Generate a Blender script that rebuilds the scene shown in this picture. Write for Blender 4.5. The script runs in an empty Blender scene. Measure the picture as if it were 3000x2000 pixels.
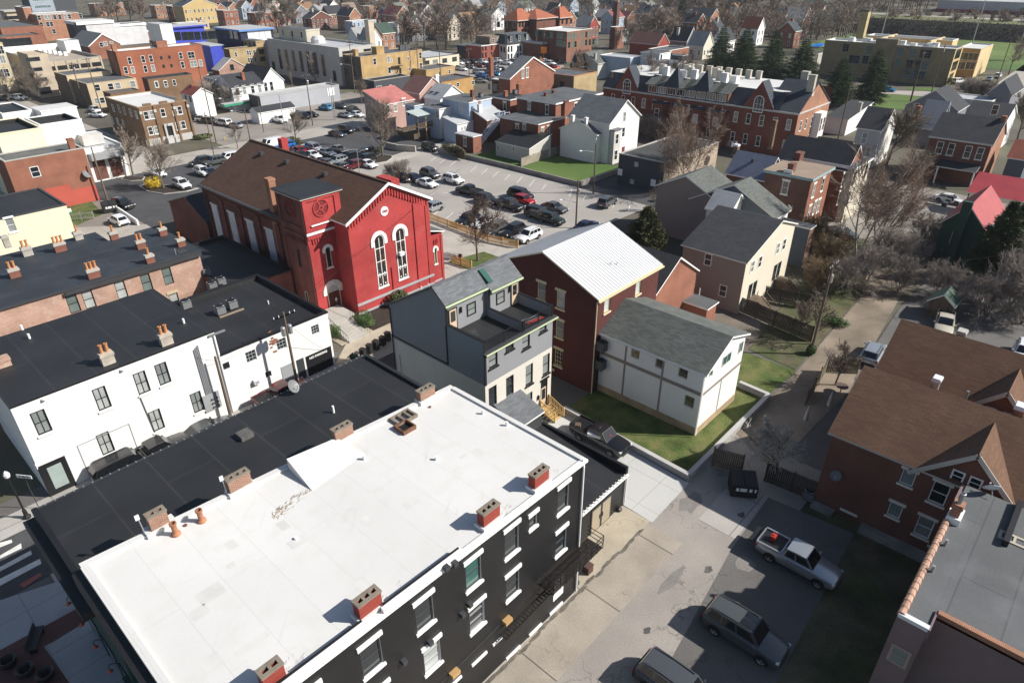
import bpy, math, random
from mathutils import Vector, Matrix, noise as mnoise
R = math.radians
random.seed(7)
C = bpy.context.scene.collection
SUN_AZ, SUN_EL = R(-51.5), R(37.0)

# ---------------------------------------------------------------- survey
# The camera was recovered from the street grid: X runs along the alley, Y along the cross street, Z is up (metres).
CAM_H, FOC, PITCH, ROLL, YAW = 37.0, 1965.997, R(29.96616), R(-.28896), R(42.677369)
_fh = Vector((math.cos(YAW), math.sin(YAW), 0)); _rh = Vector((math.sin(YAW), -math.cos(YAW), 0))
FW = _fh*math.cos(PITCH) - Vector((0, 0, math.sin(PITCH))); UP = _fh*math.sin(PITCH) + Vector((0, 0, math.cos(PITCH)))
RT = _rh*math.cos(ROLL) + UP*math.sin(ROLL); UP = -_rh*math.sin(ROLL) + UP*math.cos(ROLL)
EYE = Vector((0, 0, CAM_H))
SHEETS = {1:(0,0,4.704),2:(450,0,4.704),3:(900,0,4.704),4:(1350,0,4.704),5:(1800,0,4.704),6:(2250,0,3.136),7:(0,250,4.704),8:(500,300,3.92),
 9:(1050,250,4.276),10:(1550,200,4.276),11:(2050,350,3.618),12:(2500,300,2.614),21:(0,0,2.351),22:(1000,0,2.351),23:(2000,0,2.351),24:(0,600,2.351),
 25:(1000,600,2.351),26:(2000,600,2.351),27:(0,1333,2.351),28:(1000,1333,2.351),29:(2000,1333,2.351),31:(1350,800,4.704),32:(1000,1500,2.94),
 33:(550,400,2.94),34:(1700,900,3.92),35:(0,900,2.352),0:(0,0,1)}
def sight(s):
    k, u, v = s; a, b, m = SHEETS[k]
    x, y = (a+u/m-1500)/FOC, (1000-b-v/m)/FOC
    return FW + RT*x + UP*y
def P(s, z=0.0):                        # surveyed point at height z
    d = sight(s); return EYE + d*((z-CAM_H)/d.z)
def PY(s, y):                           # surveyed point on a wall plane y = const
    d = sight(s); return EYE + d*(y/d.y)
def PX(s, x):
    d = sight(s); return EYE + d*(x/d.x)

def ztop(p, s):                         # height at which the vertical through p meets a surveyed top
    d = sight(s); t = math.hypot(p[0], p[1])/math.hypot(d.x, d.y); return CAM_H+d.z*t
# ---------------------------------------------------------------- materials
MATS = {}; RECTS = []
def M(name, col, rough=.8, var=.12, vs=.35, tile=None, col2=None, mortar=None, ms=.02, bump=0., spec=.4, metal=0., dirt=0., dirtc=None, crack=0, fine=0., emit=None, offs=.5, ds=.5, swap=False):
    if name in MATS: return MATS[name]
    m = bpy.data.materials.new(name); m.use_nodes = True; nt = m.node_tree; n = nt.nodes; l = nt.links
    b = n['Principled BSDF']; b.inputs['Roughness'].default_value = rough; b.inputs['Metallic'].default_value = metal
    b.inputs['Specular IOR Level'].default_value = spec
    def mix(f, a, c, mode='MIX'):
        x = n.new('ShaderNodeMix'); x.data_type = 'RGBA'; x.blend_type = mode; x.clamp_factor = True
        for i, s in ((0, f), (6, a), (7, c)):
            if hasattr(s, 'is_output'): l.new(s, x.inputs[i])
            else: x.inputs[i].default_value = s if i == 0 else (*s[:3], 1)
        return x.outputs[2]
    def ramp(sock, p0, p1):
        x = n.new('ShaderNodeMapRange'); x.inputs[1].default_value = p0; x.inputs[2].default_value = p1; l.new(sock, x.inputs[0]); return x.outputs[0]
    tc = n.new('ShaderNodeTexCoord')
    def noi(scale, det=4, co='Object'):
        x = n.new('ShaderNodeTexNoise'); x.inputs['Scale'].default_value = scale; x.inputs['Detail'].default_value = det
        l.new(tc.outputs[co], x.inputs['Vector']); return x.outputs['Fac']
    c = col; h = None
    if tile:
        t = n.new('ShaderNodeTexBrick'); t.inputs['Scale'].default_value = 1
        t.inputs['Brick Width'].default_value = tile[0]; t.inputs['Row Height'].default_value = tile[1]; t.inputs['Mortar Size'].default_value = ms
        t.inputs['Mortar Smooth'].default_value = .1; t.offset = offs
        t.inputs['Color1'].default_value = (*col, 1); t.inputs['Color2'].default_value = (*(col2 or col), 1)
        t.inputs['Mortar'].default_value = (*(mortar or [x*.6 for x in col]), 1)
        mp = n.new('ShaderNodeMapping'); mp.inputs['Rotation'].default_value = (0,0,math.pi/2 if swap else 0); l.new(tc.outputs['UV'], mp.inputs['Vector'])
        l.new(mp.outputs[0], t.inputs['Vector']); c = t.outputs['Color']; h = t.outputs['Fac']
    elif col2:
        c = mix(ramp(noi(vs*.6, 5), .38, .62), col, col2)
    if var:
        g = n.new('ShaderNodeMapRange'); g.inputs[1].default_value = .3; g.inputs[2].default_value = .7
        g.inputs[3].default_value = 1-var; g.inputs[4].default_value = 1+var; l.new(noi(vs, 6), g.inputs[0])
        x = n.new('ShaderNodeVectorMath'); x.operation = 'SCALE'
        if hasattr(c, 'is_output'): l.new(c, x.inputs[0])
        else: x.inputs[0].default_value = c[:3]
        l.new(g.outputs[0], x.inputs['Scale']); c = x.outputs[0]
    if fine:
        g = n.new('ShaderNodeMapRange'); g.inputs[1].default_value = .3; g.inputs[2].default_value = .7
        g.inputs[3].default_value = 1-fine; g.inputs[4].default_value = 1+fine; l.new(noi(9, 3), g.inputs[0])
        x = n.new('ShaderNodeVectorMath'); x.operation = 'SCALE'; l.new(c, x.inputs[0]) if hasattr(c, 'is_output') else None
        if not hasattr(c, 'is_output'): x.inputs[0].default_value = c[:3]
        l.new(g.outputs[0], x.inputs['Scale']); c = x.outputs[0]
    if dirt:
        f = ramp(noi(ds, 8), .52, .72); q = n.new('ShaderNodeMath'); q.operation = 'MULTIPLY'; q.inputs[1].default_value = dirt; l.new(f, q.inputs[0])
        c = mix(q.outputs[0], c, dirtc or [x*.55 for x in col])
    if crack:
        v = n.new('ShaderNodeTexVoronoi'); v.feature = 'DISTANCE_TO_EDGE'; v.inputs['Scale'].default_value = crack
        nz = n.new('ShaderNodeTexNoise'); nz.inputs['Scale'].default_value = .7; nz.inputs['Detail'].default_value = 6; l.new(tc.outputs['Object'], nz.inputs['Vector'])
        ad = n.new('ShaderNodeVectorMath'); ad.operation = 'ADD'; l.new(tc.outputs['Object'], ad.inputs[0])
        sc = n.new('ShaderNodeVectorMath'); sc.operation = 'SCALE'; sc.inputs['Scale'].default_value = 3.; l.new(nz.outputs['Color'], sc.inputs[0]); l.new(sc.outputs[0], ad.inputs[1])
        l.new(ad.outputs[0], v.inputs['Vector'])
        f = n.new('ShaderNodeMapRange'); f.inputs[1].default_value = .0; f.inputs[2].default_value = .012; f.inputs[3].default_value = .65; f.inputs[4].default_value = 0; l.new(v.outputs['Distance'], f.inputs[0])
        gate = ramp(noi(.22, 3), .42, .56); q = n.new('ShaderNodeMath'); q.operation = 'MULTIPLY'; l.new(f.outputs[0], q.inputs[0]); l.new(gate, q.inputs[1])
        c = mix(q.outputs[0], c, [x*.3 for x in col])
    if hasattr(c, 'is_output'): l.new(c, b.inputs['Base Color'])
    else: b.inputs['Base Color'].default_value = (*c[:3], 1)
    if bump:
        bp = n.new('ShaderNodeBump'); bp.inputs['Strength'].default_value = bump; bp.inputs['Distance'].default_value = .02
        if h is not None:
            iv = n.new('ShaderNodeMath'); iv.operation = 'SUBTRACT'; iv.inputs[0].default_value = 1; l.new(h, iv.inputs[1]); l.new(iv.outputs[0], bp.inputs['Height'])
        else: l.new(noi(14, 4), bp.inputs['Height'])
        l.new(bp.outputs[0], b.inputs['Normal'])
    if emit: b.inputs['Emission Color'].default_value = (*emit, 1); b.inputs['Emission Strength'].default_value = 1
    MATS[name] = m; return m
def brick(name, c1, c2, mo, var=.2, **k): return M(name, c1, .9, var, .4, (.22, .075), c2, mo, .012, .25, **k)
def shingle(name, c1, c2, **k): return M(name, c1, .92, .12, .5, (.55, .17), c2, [x*.55 for x in c1], .012, .3, **k)
def siding(name, c, d=.72): return M(name, c, .6, .05, .3, (60, .16), c, [x*d for x in c], .012, .15)
white = M('white_paint', (.8,.8,.78), .6, .04); offwhite = M('offwhite_paint', (.72,.70,.64), .6, .05)
black = M('black_paint', (.012,.012,.014), .5, .1); dkgrey = M('dark_grey_metal', (.045,.047,.052), .5, .1)
steel = M('galvanised_steel', (.42,.43,.44), .4, .1, metal=.6); grey = M('grey_paint', (.3,.31,.32), .6, .06)
glass = M('window_glass', (.016,.021,.025), .06, .35, .25, spec=.8); blind = M('window_blind', (.22,.24,.235), .12, .25, .4, spec=.7)
curtain = M('curtained_glass', (.36,.38,.37), .15, .2, 1.2, spec=.6); glassg = M('green_tint_glass', (.05,.12,.105), .08, .2, spec=.8)
gblock = M('glass_block', (.32,.36,.34), .25, .1, 3, (.2,.2), (.42,.46,.44), (.6,.6,.56), .025, offs=0)
cream = M('cream_stone', (.60,.52,.33), .8, .08); stone = M('grey_stone', (.40,.37,.33), .85, .2, .8, (.5,.25), (.33,.31,.28), (.25,.23,.2), .02)
conc = M('concrete', (.40,.38,.345), .9, .12, .5, fine=.08); concd = M('weathered_concrete', (.25,.24,.22), .9, .25, .6, dirt=.5)
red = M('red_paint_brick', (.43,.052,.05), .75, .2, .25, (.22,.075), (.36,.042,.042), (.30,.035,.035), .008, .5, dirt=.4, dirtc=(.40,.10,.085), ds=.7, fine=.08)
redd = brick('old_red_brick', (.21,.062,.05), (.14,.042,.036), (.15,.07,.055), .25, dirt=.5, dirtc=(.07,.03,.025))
orange = brick('orange_brick', (.34,.14,.075), (.27,.105,.058), (.36,.24,.17)); obrick = brick('red_orange_brick', (.255,.095,.06), (.20,.072,.046), (.3,.15,.1))
brown = brick('brown_brick', (.205,.115,.06), (.15,.08,.042), (.2,.14,.09)); pbrick = brick('weathered_pale_brick', (.42,.24,.17), (.33,.15,.10), (.45,.37,.31), .25, dirt=.55, dirtc=(.50,.42,.35), ds=1.1)
maroon = brick('maroon_painted_brick', (.105,.03,.026), (.085,.024,.022), (.07,.021,.019), .1)
blackb = M('black_painted_brick', (.016,.016,.018), .42, .25, .5, (.24,.08), (.011,.011,.013), (.006,.006,.007), .012, .9, spec=.5, fine=.2)
vic = brick('victorian_red_brick', (.195,.072,.046), (.15,.054,.036), (.19,.07,.05)); ybrick = brick('yellow_brick', (.44,.30,.135), (.36,.235,.10), (.46,.32,.16)); bbrick = brick('beige_brick', (.42,.31,.16), (.36,.26,.13), (.38,.3,.19))
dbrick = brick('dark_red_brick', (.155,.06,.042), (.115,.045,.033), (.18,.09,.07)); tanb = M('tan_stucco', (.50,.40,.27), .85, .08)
limest = M('limestone', (.47,.46,.43), .85, .07, .3, (1.2,.6), (.45,.44,.42), (.36,.35,.33), .012); creamw = M('cream_stucco', (.74,.68,.5), .85, .05, dirt=.25, dirtc=(.62,.54,.38), ds=.35)
whitew = M('white_painted_brick', (.80,.79,.77), .75, .04, .3, (.22,.075), (.78,.77,.75), (.72,.71,.69), .008, .35, dirt=.12, dirtc=(.66,.64,.6), ds=.8)
rwhite = M('white_membrane', (.61,.605,.59), .65, .06, .12, (14.,2.1), (.595,.59,.575), (.55,.545,.53), .025, dirt=.45, dirtc=(.54,.52,.48), ds=.8, fine=.02, swap=True)
rblack = M('black_membrane', (.022,.0228,.0245), .55, .2, .3, (12.,3.), (.020,.0208,.0225), (.034,.034,.035), .06, fine=.12, dirt=.35, dirtc=(.026,.026,.027), swap=True)
rgrey = M('grey_membrane', (.10,.105,.11), .7, .15, .25, (10.,2.4), (.095,.1,.105), (.07,.075,.08), .05, dirt=.5, dirtc=(.145,.15,.155), fine=.08)
rlgrey = M('pale_membrane', (.42,.43,.44), .7, .1, .2, (10.,2.4), (.40,.41,.42), (.33,.34,.35), .05, dirt=.4, fine=.05)
shg = shingle('grey_shingle', (.155,.165,.178), (.105,.112,.123)); shd = shingle('dark_shingle', (.045,.048,.055), (.032,.034,.04)); shb = shingle('brown_shingle', (.10,.052,.034), (.072,.037,.025))
shgr = shingle('greenish_grey_shingle', (.13,.14,.13), (.085,.092,.085)); shbr = shingle('rust_brown_shingle', (.15,.082,.05), (.115,.062,.038)); sht = shingle('taupe_shingle', (.25,.19,.145), (.20,.15,.115))
shbl = shingle('blue_grey_shingle', (.15,.175,.24), (.125,.145,.20)); slate = shingle('slate', (.055,.066,.082), (.04,.05,.064)); clay = shingle('clay_tile', (.37,.125,.07), (.30,.10,.055))
mwhite = M('white_metal_roof', (.60,.61,.62), .42, .06, .3, spec=.5); mred = M('red_metal_roof', (.33,.045,.05), .45, .12, .5); mpink = M('faded_red_metal_roof', (.42,.155,.135), .55, .15, .6)
wood = M('weathered_wood', (.17,.125,.085), .85, .25, 1.2, (.14,3.), (.13,.095,.065), (.05,.04,.03), .012); newwood = M('new_lumber', (.55,.37,.15), .7, .15, 2.)
polew = M('pole_wood', (.13,.095,.07), .9, .25, 1.5); bark = M('grey_bark', (.135,.112,.092), .95, .25, 2.); twig = M('bare_twigs', (.22,.178,.145), .95, .3, .6); twigr = M('reddish_twigs', (.26,.19,.145), .95, .25, .6)
birch = M('pale_bark', (.42,.38,.34), .9, .35, 3.); leafd = M('conifer_needles', (.032,.062,.026), .8, .5, .7, col2=(.06,.10,.03)); leafg = M('evergreen_leaves', (.05,.10,.022), .7, .45, 1.2, col2=(.1,.16,.045))
leafo = M('olive_leaves', (.09,.10,.04), .8, .4, 1.); leafy = M('yellow_blossom', (.62,.44,.03), .8, .25, 2.); blossom = M('pale_blossom', (.34,.31,.25), .9, .3, 1.5); ivy = M('dry_ivy', (.10,.085,.05), .9, .4, 1.5)
orpot = M('terracotta', (.50,.22,.09), .8, .2, 2.); rubber = M('tyre_rubber', (.012,.012,.013), .8, .1); rim = M('wheel_rim', (.38,.39,.4), .35, .1, metal=.7)
lampw = M('headlamp_lens', (.7,.72,.74), .15, .05); lampr = M('tail_lamp_lens', (.35,.012,.012), .2, .05); carglass = M('car_glass', (.010,.012,.014), .05, .1, spec=.8)
mulch = M('dark_mulch', (.035,.026,.02), .95, .3, 1.5); grass = M('lawn_grass', (.058,.095,.018), .95, .4, .6, col2=(.105,.12,.035), fine=.55, dirt=.75, dirtc=(.15,.115,.055), ds=.6)
# ---------------------------------------------------------------- mesh builder
class MB:
    def __init__(s): s.v = []; s.f = []; s.m = []; s.mats = []; s.sm = []
    def mi(s, mat):
        if mat not in s.mats: s.mats.append(mat)
        return s.mats.index(mat)
    def face(s, pts, mat, smooth=False):
        i = len(s.v); s.v += [tuple(p) for p in pts]; s.f.append(tuple(range(i, i+len(pts)))); s.m.append(s.mi(mat)); s.sm.append(smooth)
    def box(s, x0, y0, z0, x1, y1, z1, mat, top=None):
        a = [(x0,y0,z0),(x1,y0,z0),(x1,y1,z0),(x0,y1,z0),(x0,y0,z1),(x1,y0,z1),(x1,y1,z1),(x0,y1,z1)]
        for j, q in enumerate(((0,1,5,4),(1,2,6,5),(2,3,7,6),(3,0,4,7),(4,5,6,7),(3,2,1,0))): s.face([a[i] for i in q], top if (top and j == 4) else mat)
        return s
    def obox(s, c, ax, half, mat):       # oriented box: centre, three axes, half sizes
        c = Vector(c); X, Y, Z = [Vector(a).normalized()*h for a, h in zip(ax, half)]
        a = [c+X*i+Y*j+Z*k for k in (-1,1) for i, j in ((-1,-1),(1,-1),(1,1),(-1,1))]
        for q in ((0,1,5,4),(1,2,6,5),(2,3,7,6),(3,0,4,7),(4,5,6,7),(3,2,1,0)): s.face([a[i] for i in q], mat)
        return s
    def beam(s, p, q, w, h, mat):
        p = Vector(p); q = Vector(q); d = q-p; up = Vector((0,0,1)) if abs(d.normalized().z) < .95 else Vector((1,0,0))
        sd = d.cross(up).normalized(); return s.obox((p+q)/2, (d, sd, sd.cross(d)), (d.length/2, w/2, h/2), mat)
    def prism(s, poly, z0, z1, mat, top=None):   # poly counter-clockwise in plan
        n = len(poly); t = [(p[0],p[1],z1) for p in poly]; b = [(p[0],p[1],z0) for p in poly]
        s.face(t, top or mat); s.face(b[::-1], mat)
        for i in range(n): j = (i+1) % n; s.face([b[i], b[j], t[j], t[i]], mat)
        return s
    def extr(s, prof, d, mat, ends=None):       # 3-D polygon extruded by a vector
        d = Vector(d); a = [Vector(p) for p in prof]; b = [p+d for p in a]; n = len(a)
        s.face(a[::-1], ends or mat); s.face(b, ends or mat)
        for i in range(n): j = (i+1) % n; s.face([a[i], a[j], b[j], b[i]], mat)
        return s
    def tube(s, p, q, r0, r1, n, mat, cap=True, smooth=True):
        p = Vector(p); q = Vector(q); d = (q-p)
        if d.length < 1e-6: return s
        d.normalize(); a = d.orthogonal().normalized(); b = d.cross(a)
        A = [p+(a*math.cos(t)+b*math.sin(t))*r0 for t in [2*math.pi*i/n for i in range(n)]]; B = [q+(a*math.cos(t)+b*math.sin(t))*r1 for t in [2*math.pi*i/n for i in range(n)]]
        for i in range(n): j = (i+1) % n; s.face([A[i], A[j], B[j], B[i]], mat, smooth)
        if cap: s.face(B, mat); s.face(A[::-1], mat)
        return s
    def lathe(s, c, prof, n, mat, axis=2, smooth=True):
        def pt(r, z, t):
            x, y = r*math.cos(t), r*math.sin(t)
            return {2:(c[0]+x,c[1]+y,c[2]+z),1:(c[0]+x,c[1]+z,c[2]+y),0:(c[0]+z,c[1]+x,c[2]+y)}[axis]
        for (r0,z0), (r1,z1) in zip(prof, prof[1:]):
            for i in range(n):
                t0, t1 = 2*math.pi*i/n, 2*math.pi*(i+1)/n
                q = [pt(r0,z0,t0), pt(r0,z0,t1), pt(r1,z1,t1), pt(r1,z1,t0)]
                if r0 < 1e-5: q = q[1:]
                elif r1 < 1e-5: q = q[:3]
                s.face(q, mat, smooth)
        return s
    def mesh(s, name, uv=True, weld=False):
        me = bpy.data.meshes.new(name); me.from_pydata(s.v, [], s.f)
        for m in s.mats: me.materials.append(m)
        me.polygons.foreach_set('material_index', s.m); me.polygons.foreach_set('use_smooth', s.sm)
        if uv:
            lay = me.uv_layers.new(name='UVMap'); dat = []
            for f in s.f:
                p = [Vector(s.v[i]) for i in f]; nn = Vector((0,0,0))
                for i in range(len(p)):
                    a, b = p[i], p[(i+1) % len(p)]; nn += Vector(((a.y-b.y)*(a.z+b.z), (a.z-b.z)*(a.x+b.x), (a.x-b.x)*(a.y+b.y)))
                if nn.length > 0: nn.normalize()
                if abs(nn.z) > .97:
                    for q in p: dat += [q.x, q.y]
                else:
                    t = Vector((-nn.y, nn.x, 0)).normalized(); bt = nn.cross(t)
                    for q in p: dat += [q.dot(t), q.dot(bt)]
            lay.data.foreach_set('uv', dat)
        if weld:
            import bmesh
            bm = bmesh.new(); bm.from_mesh(me); bmesh.ops.remove_doubles(bm, verts=bm.verts, dist=1e-4); bmesh.ops.recalc_face_normals(bm, faces=bm.faces); bm.to_mesh(me); bm.free()
            me.set_sharp_from_angle(angle=R(weld if weld is not True else 40))
        me.update(); return me
    def build(s, name, parent=None, loc=None, rz=0, uv=True, weld=False):
        return put(name, s.mesh(name, uv, weld), parent, loc, rz)
def put(name, me, parent=None, loc=None, rz=0):
    o = bpy.data.objects.new(name, me); C.objects.link(o)
    if loc is not None: o.location = loc
    if rz: o.rotation_euler = (0, 0, rz)
    if parent: o.parent = parent
    return o
def tag(o, label, cat, group=None, kind=None):
    o['label'] = label; o['category'] = cat
    if group: o['group'] = group
    if kind: o['kind'] = kind
    return o
def thing(name, label, cat, loc=(0,0,0), rz=0, group=None):
    o = bpy.data.objects.new(name, None); C.objects.link(o); o.location = loc; o.rotation_euler = (0,0,rz); o.empty_display_size = .3
    return tag(o, label, cat, group)
def struct(o): o['kind'] = 'structure'; return o
_cache = {}
def cached(key, fn):
    if key not in _cache: _cache[key] = fn()
    return _cache[key]

# ---------------------------------------------------------------- windows, chimneys, roofs
def win_meshes(w, h, st):
    fr = st.get('frame', white); nx, ny = st.get('grid', (1,2)); proud = st.get('proud', False); fw = st.get('fw', .07); arch = st.get('arch', False)
    y0, yg = (-.05, -.012) if proud else (.07, .12)     # face of frame, face of glass (wall plane is y=0, outside is -y)
    a = MB(); x, z = w/2, h/2; yb = yg+.02
    if arch:
        n = 10; r = x; zc = z-r
        out = [(-x,-z),(x,-z)]+[(r*math.cos(math.pi*i/n), zc+r*math.sin(math.pi*i/n)) for i in range(n+1)]
        inn = [(-x+fw,-z+fw),(x-fw,-z+fw)]+[((r-fw)*math.cos(math.pi*i/n), zc+(r-fw)*math.sin(math.pi*i/n)) for i in range(n+1)]
        for i in range(len(out)):
            j = (i+1) % len(out); a.face([(out[i][0],y0,out[i][1]),(out[j][0],y0,out[j][1]),(inn[j][0],y0,inn[j][1]),(inn[i][0],y0,inn[i][1])], fr)
            a.face([(inn[i][0],y0,inn[i][1]),(inn[j][0],y0,inn[j][1]),(inn[j][0],yg,inn[j][1]),(inn[i][0],yg,inn[i][1])], fr)
            a.face([(out[j][0],y0,out[j][1]),(out[i][0],y0,out[i][1]),(out[i][0],yb,out[i][1]),(out[j][0],yb,out[j][1])], fr)
    else:
        a.box(-x,y0,-z,-x+fw,yb,z,fr); a.box(x-fw,y0,-z,x,yb,z,fr); a.box(-x+fw,y0,-z,x-fw,yb,-z+fw,fr); a.box(-x+fw,y0,z-fw,x-fw,yb,z,fr)
    mw = st.get('mw', .05)
    for i in range(1, nx): cx = -x+w*i/nx; a.box(cx-mw/2,y0+.01,-z+fw,cx+mw/2,yb,z-fw*(4 if arch else 1),fr)
    for i in range(1, ny): cz = -z+h*i/ny; a.box(-x+fw,y0+.005,cz-mw/2,x-fw,yb,cz+mw/2,fr)
    fm = a.mesh('window')
    def pane(mat):
        g = MB()
        if arch: g.face([(p[0],yg,p[1]) for p in inn], mat)
        else: g.face([(-x+fw,yg,-z+fw),(x-fw,yg,-z+fw),(x-fw,yg,z-fw),(-x+fw,yg,z-fw)], mat)
        return g.mesh('pane')
    s = l = None
    if st.get('sill'): s = MB().box(-x-.1,-.1,-z-.16,x+.1,.06,-z-.005,st['sill']).mesh('sill')
    if st.get('lintel'):
        lh = st.get('lh', .25)
        if arch and st.get('hood'):
            b = MB(); n = 12; ri, ro = x+.02, x+.02+st['hood']; zc = z-x; dr = st.get('drop', .35)
            ip = [(ri,zc-dr)]+[(ri*math.cos(math.pi*i/n), zc+ri*math.sin(math.pi*i/n)) for i in range(n+1)]+[(-ri,zc-dr)]
            op = [(ro,zc-dr)]+[(ro*math.cos(math.pi*i/n), zc+ro*math.sin(math.pi*i/n)) for i in range(n+1)]+[(-ro,zc-dr)]
            for i in range(len(ip)-1):
                for (A, B, yy) in ((ip,op,-.12),):
                    b.face([(A[i][0],yy,A[i][1]),(B[i][0],yy,B[i][1]),(B[i+1][0],yy,B[i+1][1]),(A[i+1][0],yy,A[i+1][1])], st['lintel'])
                b.face([(op[i][0],-.12,op[i][1]),(op[i][0],0,op[i][1]),(op[i+1][0],0,op[i+1][1]),(op[i+1][0],-.12,op[i+1][1])], st['lintel'])
                b.face([(ip[i][0],0,ip[i][1]),(ip[i][0],-.12,ip[i][1]),(ip[i+1][0],-.12,ip[i+1][1]),(ip[i+1][0],0,ip[i+1][1])], st['lintel'])
            for e in (0, -1): b.face([(ip[e][0],-.12,ip[e][1]),(ip[e][0],0,ip[e][1]),(op[e][0],0,op[e][1]),(op[e][0],-.12,op[e][1])][::(1 if e == 0 else -1)], st['lintel'])
            l = b.mesh('lintel')
        else: l = MB().box(-x-.14,-.09,z+.005,x+.14,.06,z+lh,st['lintel']).mesh('lintel')
    return fm, {m: pane(m) for m in st.get('glass', (glass, glass, blind))}, s, l
def window(parent, face, u, z, w, h, st, W=0, D=0, at=0):
    """u along the face, z centre height; face S (-Y), W (-X), N, E of a box W x D with local origin at its S-W corner"""
    key = ('win', round(w,2), round(h,2), id(st)); fm, gm, s, l = cached(key, lambda: win_meshes(w, h, st))
    loc, rz = {'S':((u,at,z),0), 'W':((at,u,z),-math.pi/2), 'E':((W-at,u,z),math.pi/2), 'N':((u,D-at,z),math.pi)}[face]
    o = put(st.get('name','window'), fm, parent, loc, rz)
    put('pane', gm[random.choice(list(st.get('glass', (glass, glass, blind))))], o)
    if s: put('sill', s, o)
    if l: put('lintel', l, o)
    return o
def chimney(parent, x, y, z, sx=.7, sy=.7, h=1.2, mat=None, pots=0, flues=0, cap=None, zb=-.4, pm=None, skirt=None):
    mat = mat or dbrick; b = MB()
    b.box(-sx/2,-sy/2,zb,sx/2,sy/2,h,mat); e = .06; cp = cap or mat
    if flues:
        f = .13; L = sx if sx > sy else sy; n = flues; along = sx > sy; tp = h+.14
        def seg(a0, a1, b0, b1):
            for z0, z1, m, g in ((h-.46,h-.002,mat,0),(h+.002,h+.11,cp,e*.6)):
                A0, A1, B0, B1 = [q+(g if q > 0 else -g)*(abs(q) > lim-.01) for q, lim in ((a0,L2),(a1,L2),(b0,T),(b1,T))]
                b.box(*((A0,B0,z0) if along else (B0,A0,z0)), *((A1,B1,z1) if along else (B1,A1,z1)), m)
        T = min(sx, sy)/2; L2 = L/2
        seg(-L2,L2,-T,-T+f); seg(-L2,L2,T-f,T)
        for i in range(n+1): c = -L2+f/2+(2*L2-f)*i/n; seg(c-f/2, c+f/2, -T+f, T-f)
        b.v = [v if not (abs(v[2]-h) < 1e-6) else (v[0], v[1], h-.45) for v in b.v]
    else:
        b.box(-sx/2-e,-sy/2-e,h-.22,sx/2+e,sy/2+e,h+.002,cp); b.box(-sx/2-.02,-sy/2-.02,h,sx/2+.02,sy/2+.02,h+.08,cp)
    if skirt: b.box(-sx/2-.12,-sy/2-.12,zb,sx/2+.12,sy/2+.12,.28,skirt)
    o = b.build('chimney', parent, (x,y,z))
    for i in range(pots):
        L = max(sx,sy); t = (i-(pots-1)/2)*min(.42, L/pots)
        p = MB().lathe((0,0,0),[(.15,0),(.13,.1),(.12,.62),(.16,.66),(.16,.74),(.11,.76),(.1,.3)],10,pm or orpot).build('pot', o, ((t,0,h+.06) if sx >= sy else (0,t,h+.06)), uv=False)
    return o
def vent(parent, x, y, z, h=.5, r=.06, mat=None):
    return MB().tube((0,0,-.1),(0,0,h),r,r,8,mat or steel).build('vent_pipe', parent, (x,y,z), uv=False)
def wallgrid(mb, O, U, L, z0, z1, ops, mat, nrm, depth=.12, jamb=None):
    us = sorted({0., L, *[a for o in ops for a in o[:2]]}); zs = sorted({z0, z1, *[a for o in ops for a in o[2:4]]})
    O = Vector(O); U = Vector(U); N = Vector(nrm)
    def pt(u, z, d=0): return O+U*u+Vector((0,0,z))-N*d
    for a, b in zip(us, us[1:]):
        for c, d in zip(zs, zs[1:]):
            if any(o[0] < (a+b)/2 < o[1] and o[2] < (c+d)/2 < o[3] for o in ops): continue
            mb.face([pt(a,c), pt(b,c), pt(b,d), pt(a,d)], mat)
    j = jamb or mat
    for a, b, c, d in [o[:4] for o in ops]:
        mb.face([pt(a,c), pt(a,d), pt(a,d,depth), pt(a,c,depth)], j); mb.face([pt(b,d), pt(b,c), pt(b,c,depth), pt(b,d,depth)], j)
        mb.face([pt(b,c), pt(a,c), pt(a,c,depth), pt(b,c,depth)], j); mb.face([pt(a,d), pt(b,d), pt(b,d,depth), pt(a,d,depth)], j)
def gable_roof(mb, W, D, axis, zl, zr, rise, rp, o, oe, th, mat, edge, z0=0):
    """ridge along axis; zl/zr eave heights on the low/high coordinate sides; rp ridge position; o eave overhang, oe gable overhang"""
    S = W if axis == 'y' else D; Ln = D if axis == 'y' else W; zrg = rise
    sl = (zrg-zl)/rp; sr = (zrg-zr)/(S-rp)
    prof = [(-o, zl-sl*o), (rp, zrg), (S+o, zr-sr*o), (S+o, zr-sr*o+th), (rp, zrg+th*1.15), (-o, zl-sl*o+th)]
    def p3(s, z, t): return (s, t, z) if axis == 'y' else (t, s, z)
    A = [p3(s, z, -oe) for s, z in prof]; B = [p3(s, z, Ln+oe) for s, z in prof]
    if axis == 'x': A, B = B, A
    n = 6
    for i in range(n):
        j = (i+1) % n; mb.face([A[j], A[i], B[i], B[j]][::-1] if False else [A[i], A[j], B[j], B[i]], mat if i in (3, 4) else edge)
    for Q in (A[::-1], B): mb.face([Q[k] for k in range(6)][0:6], edge)
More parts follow.
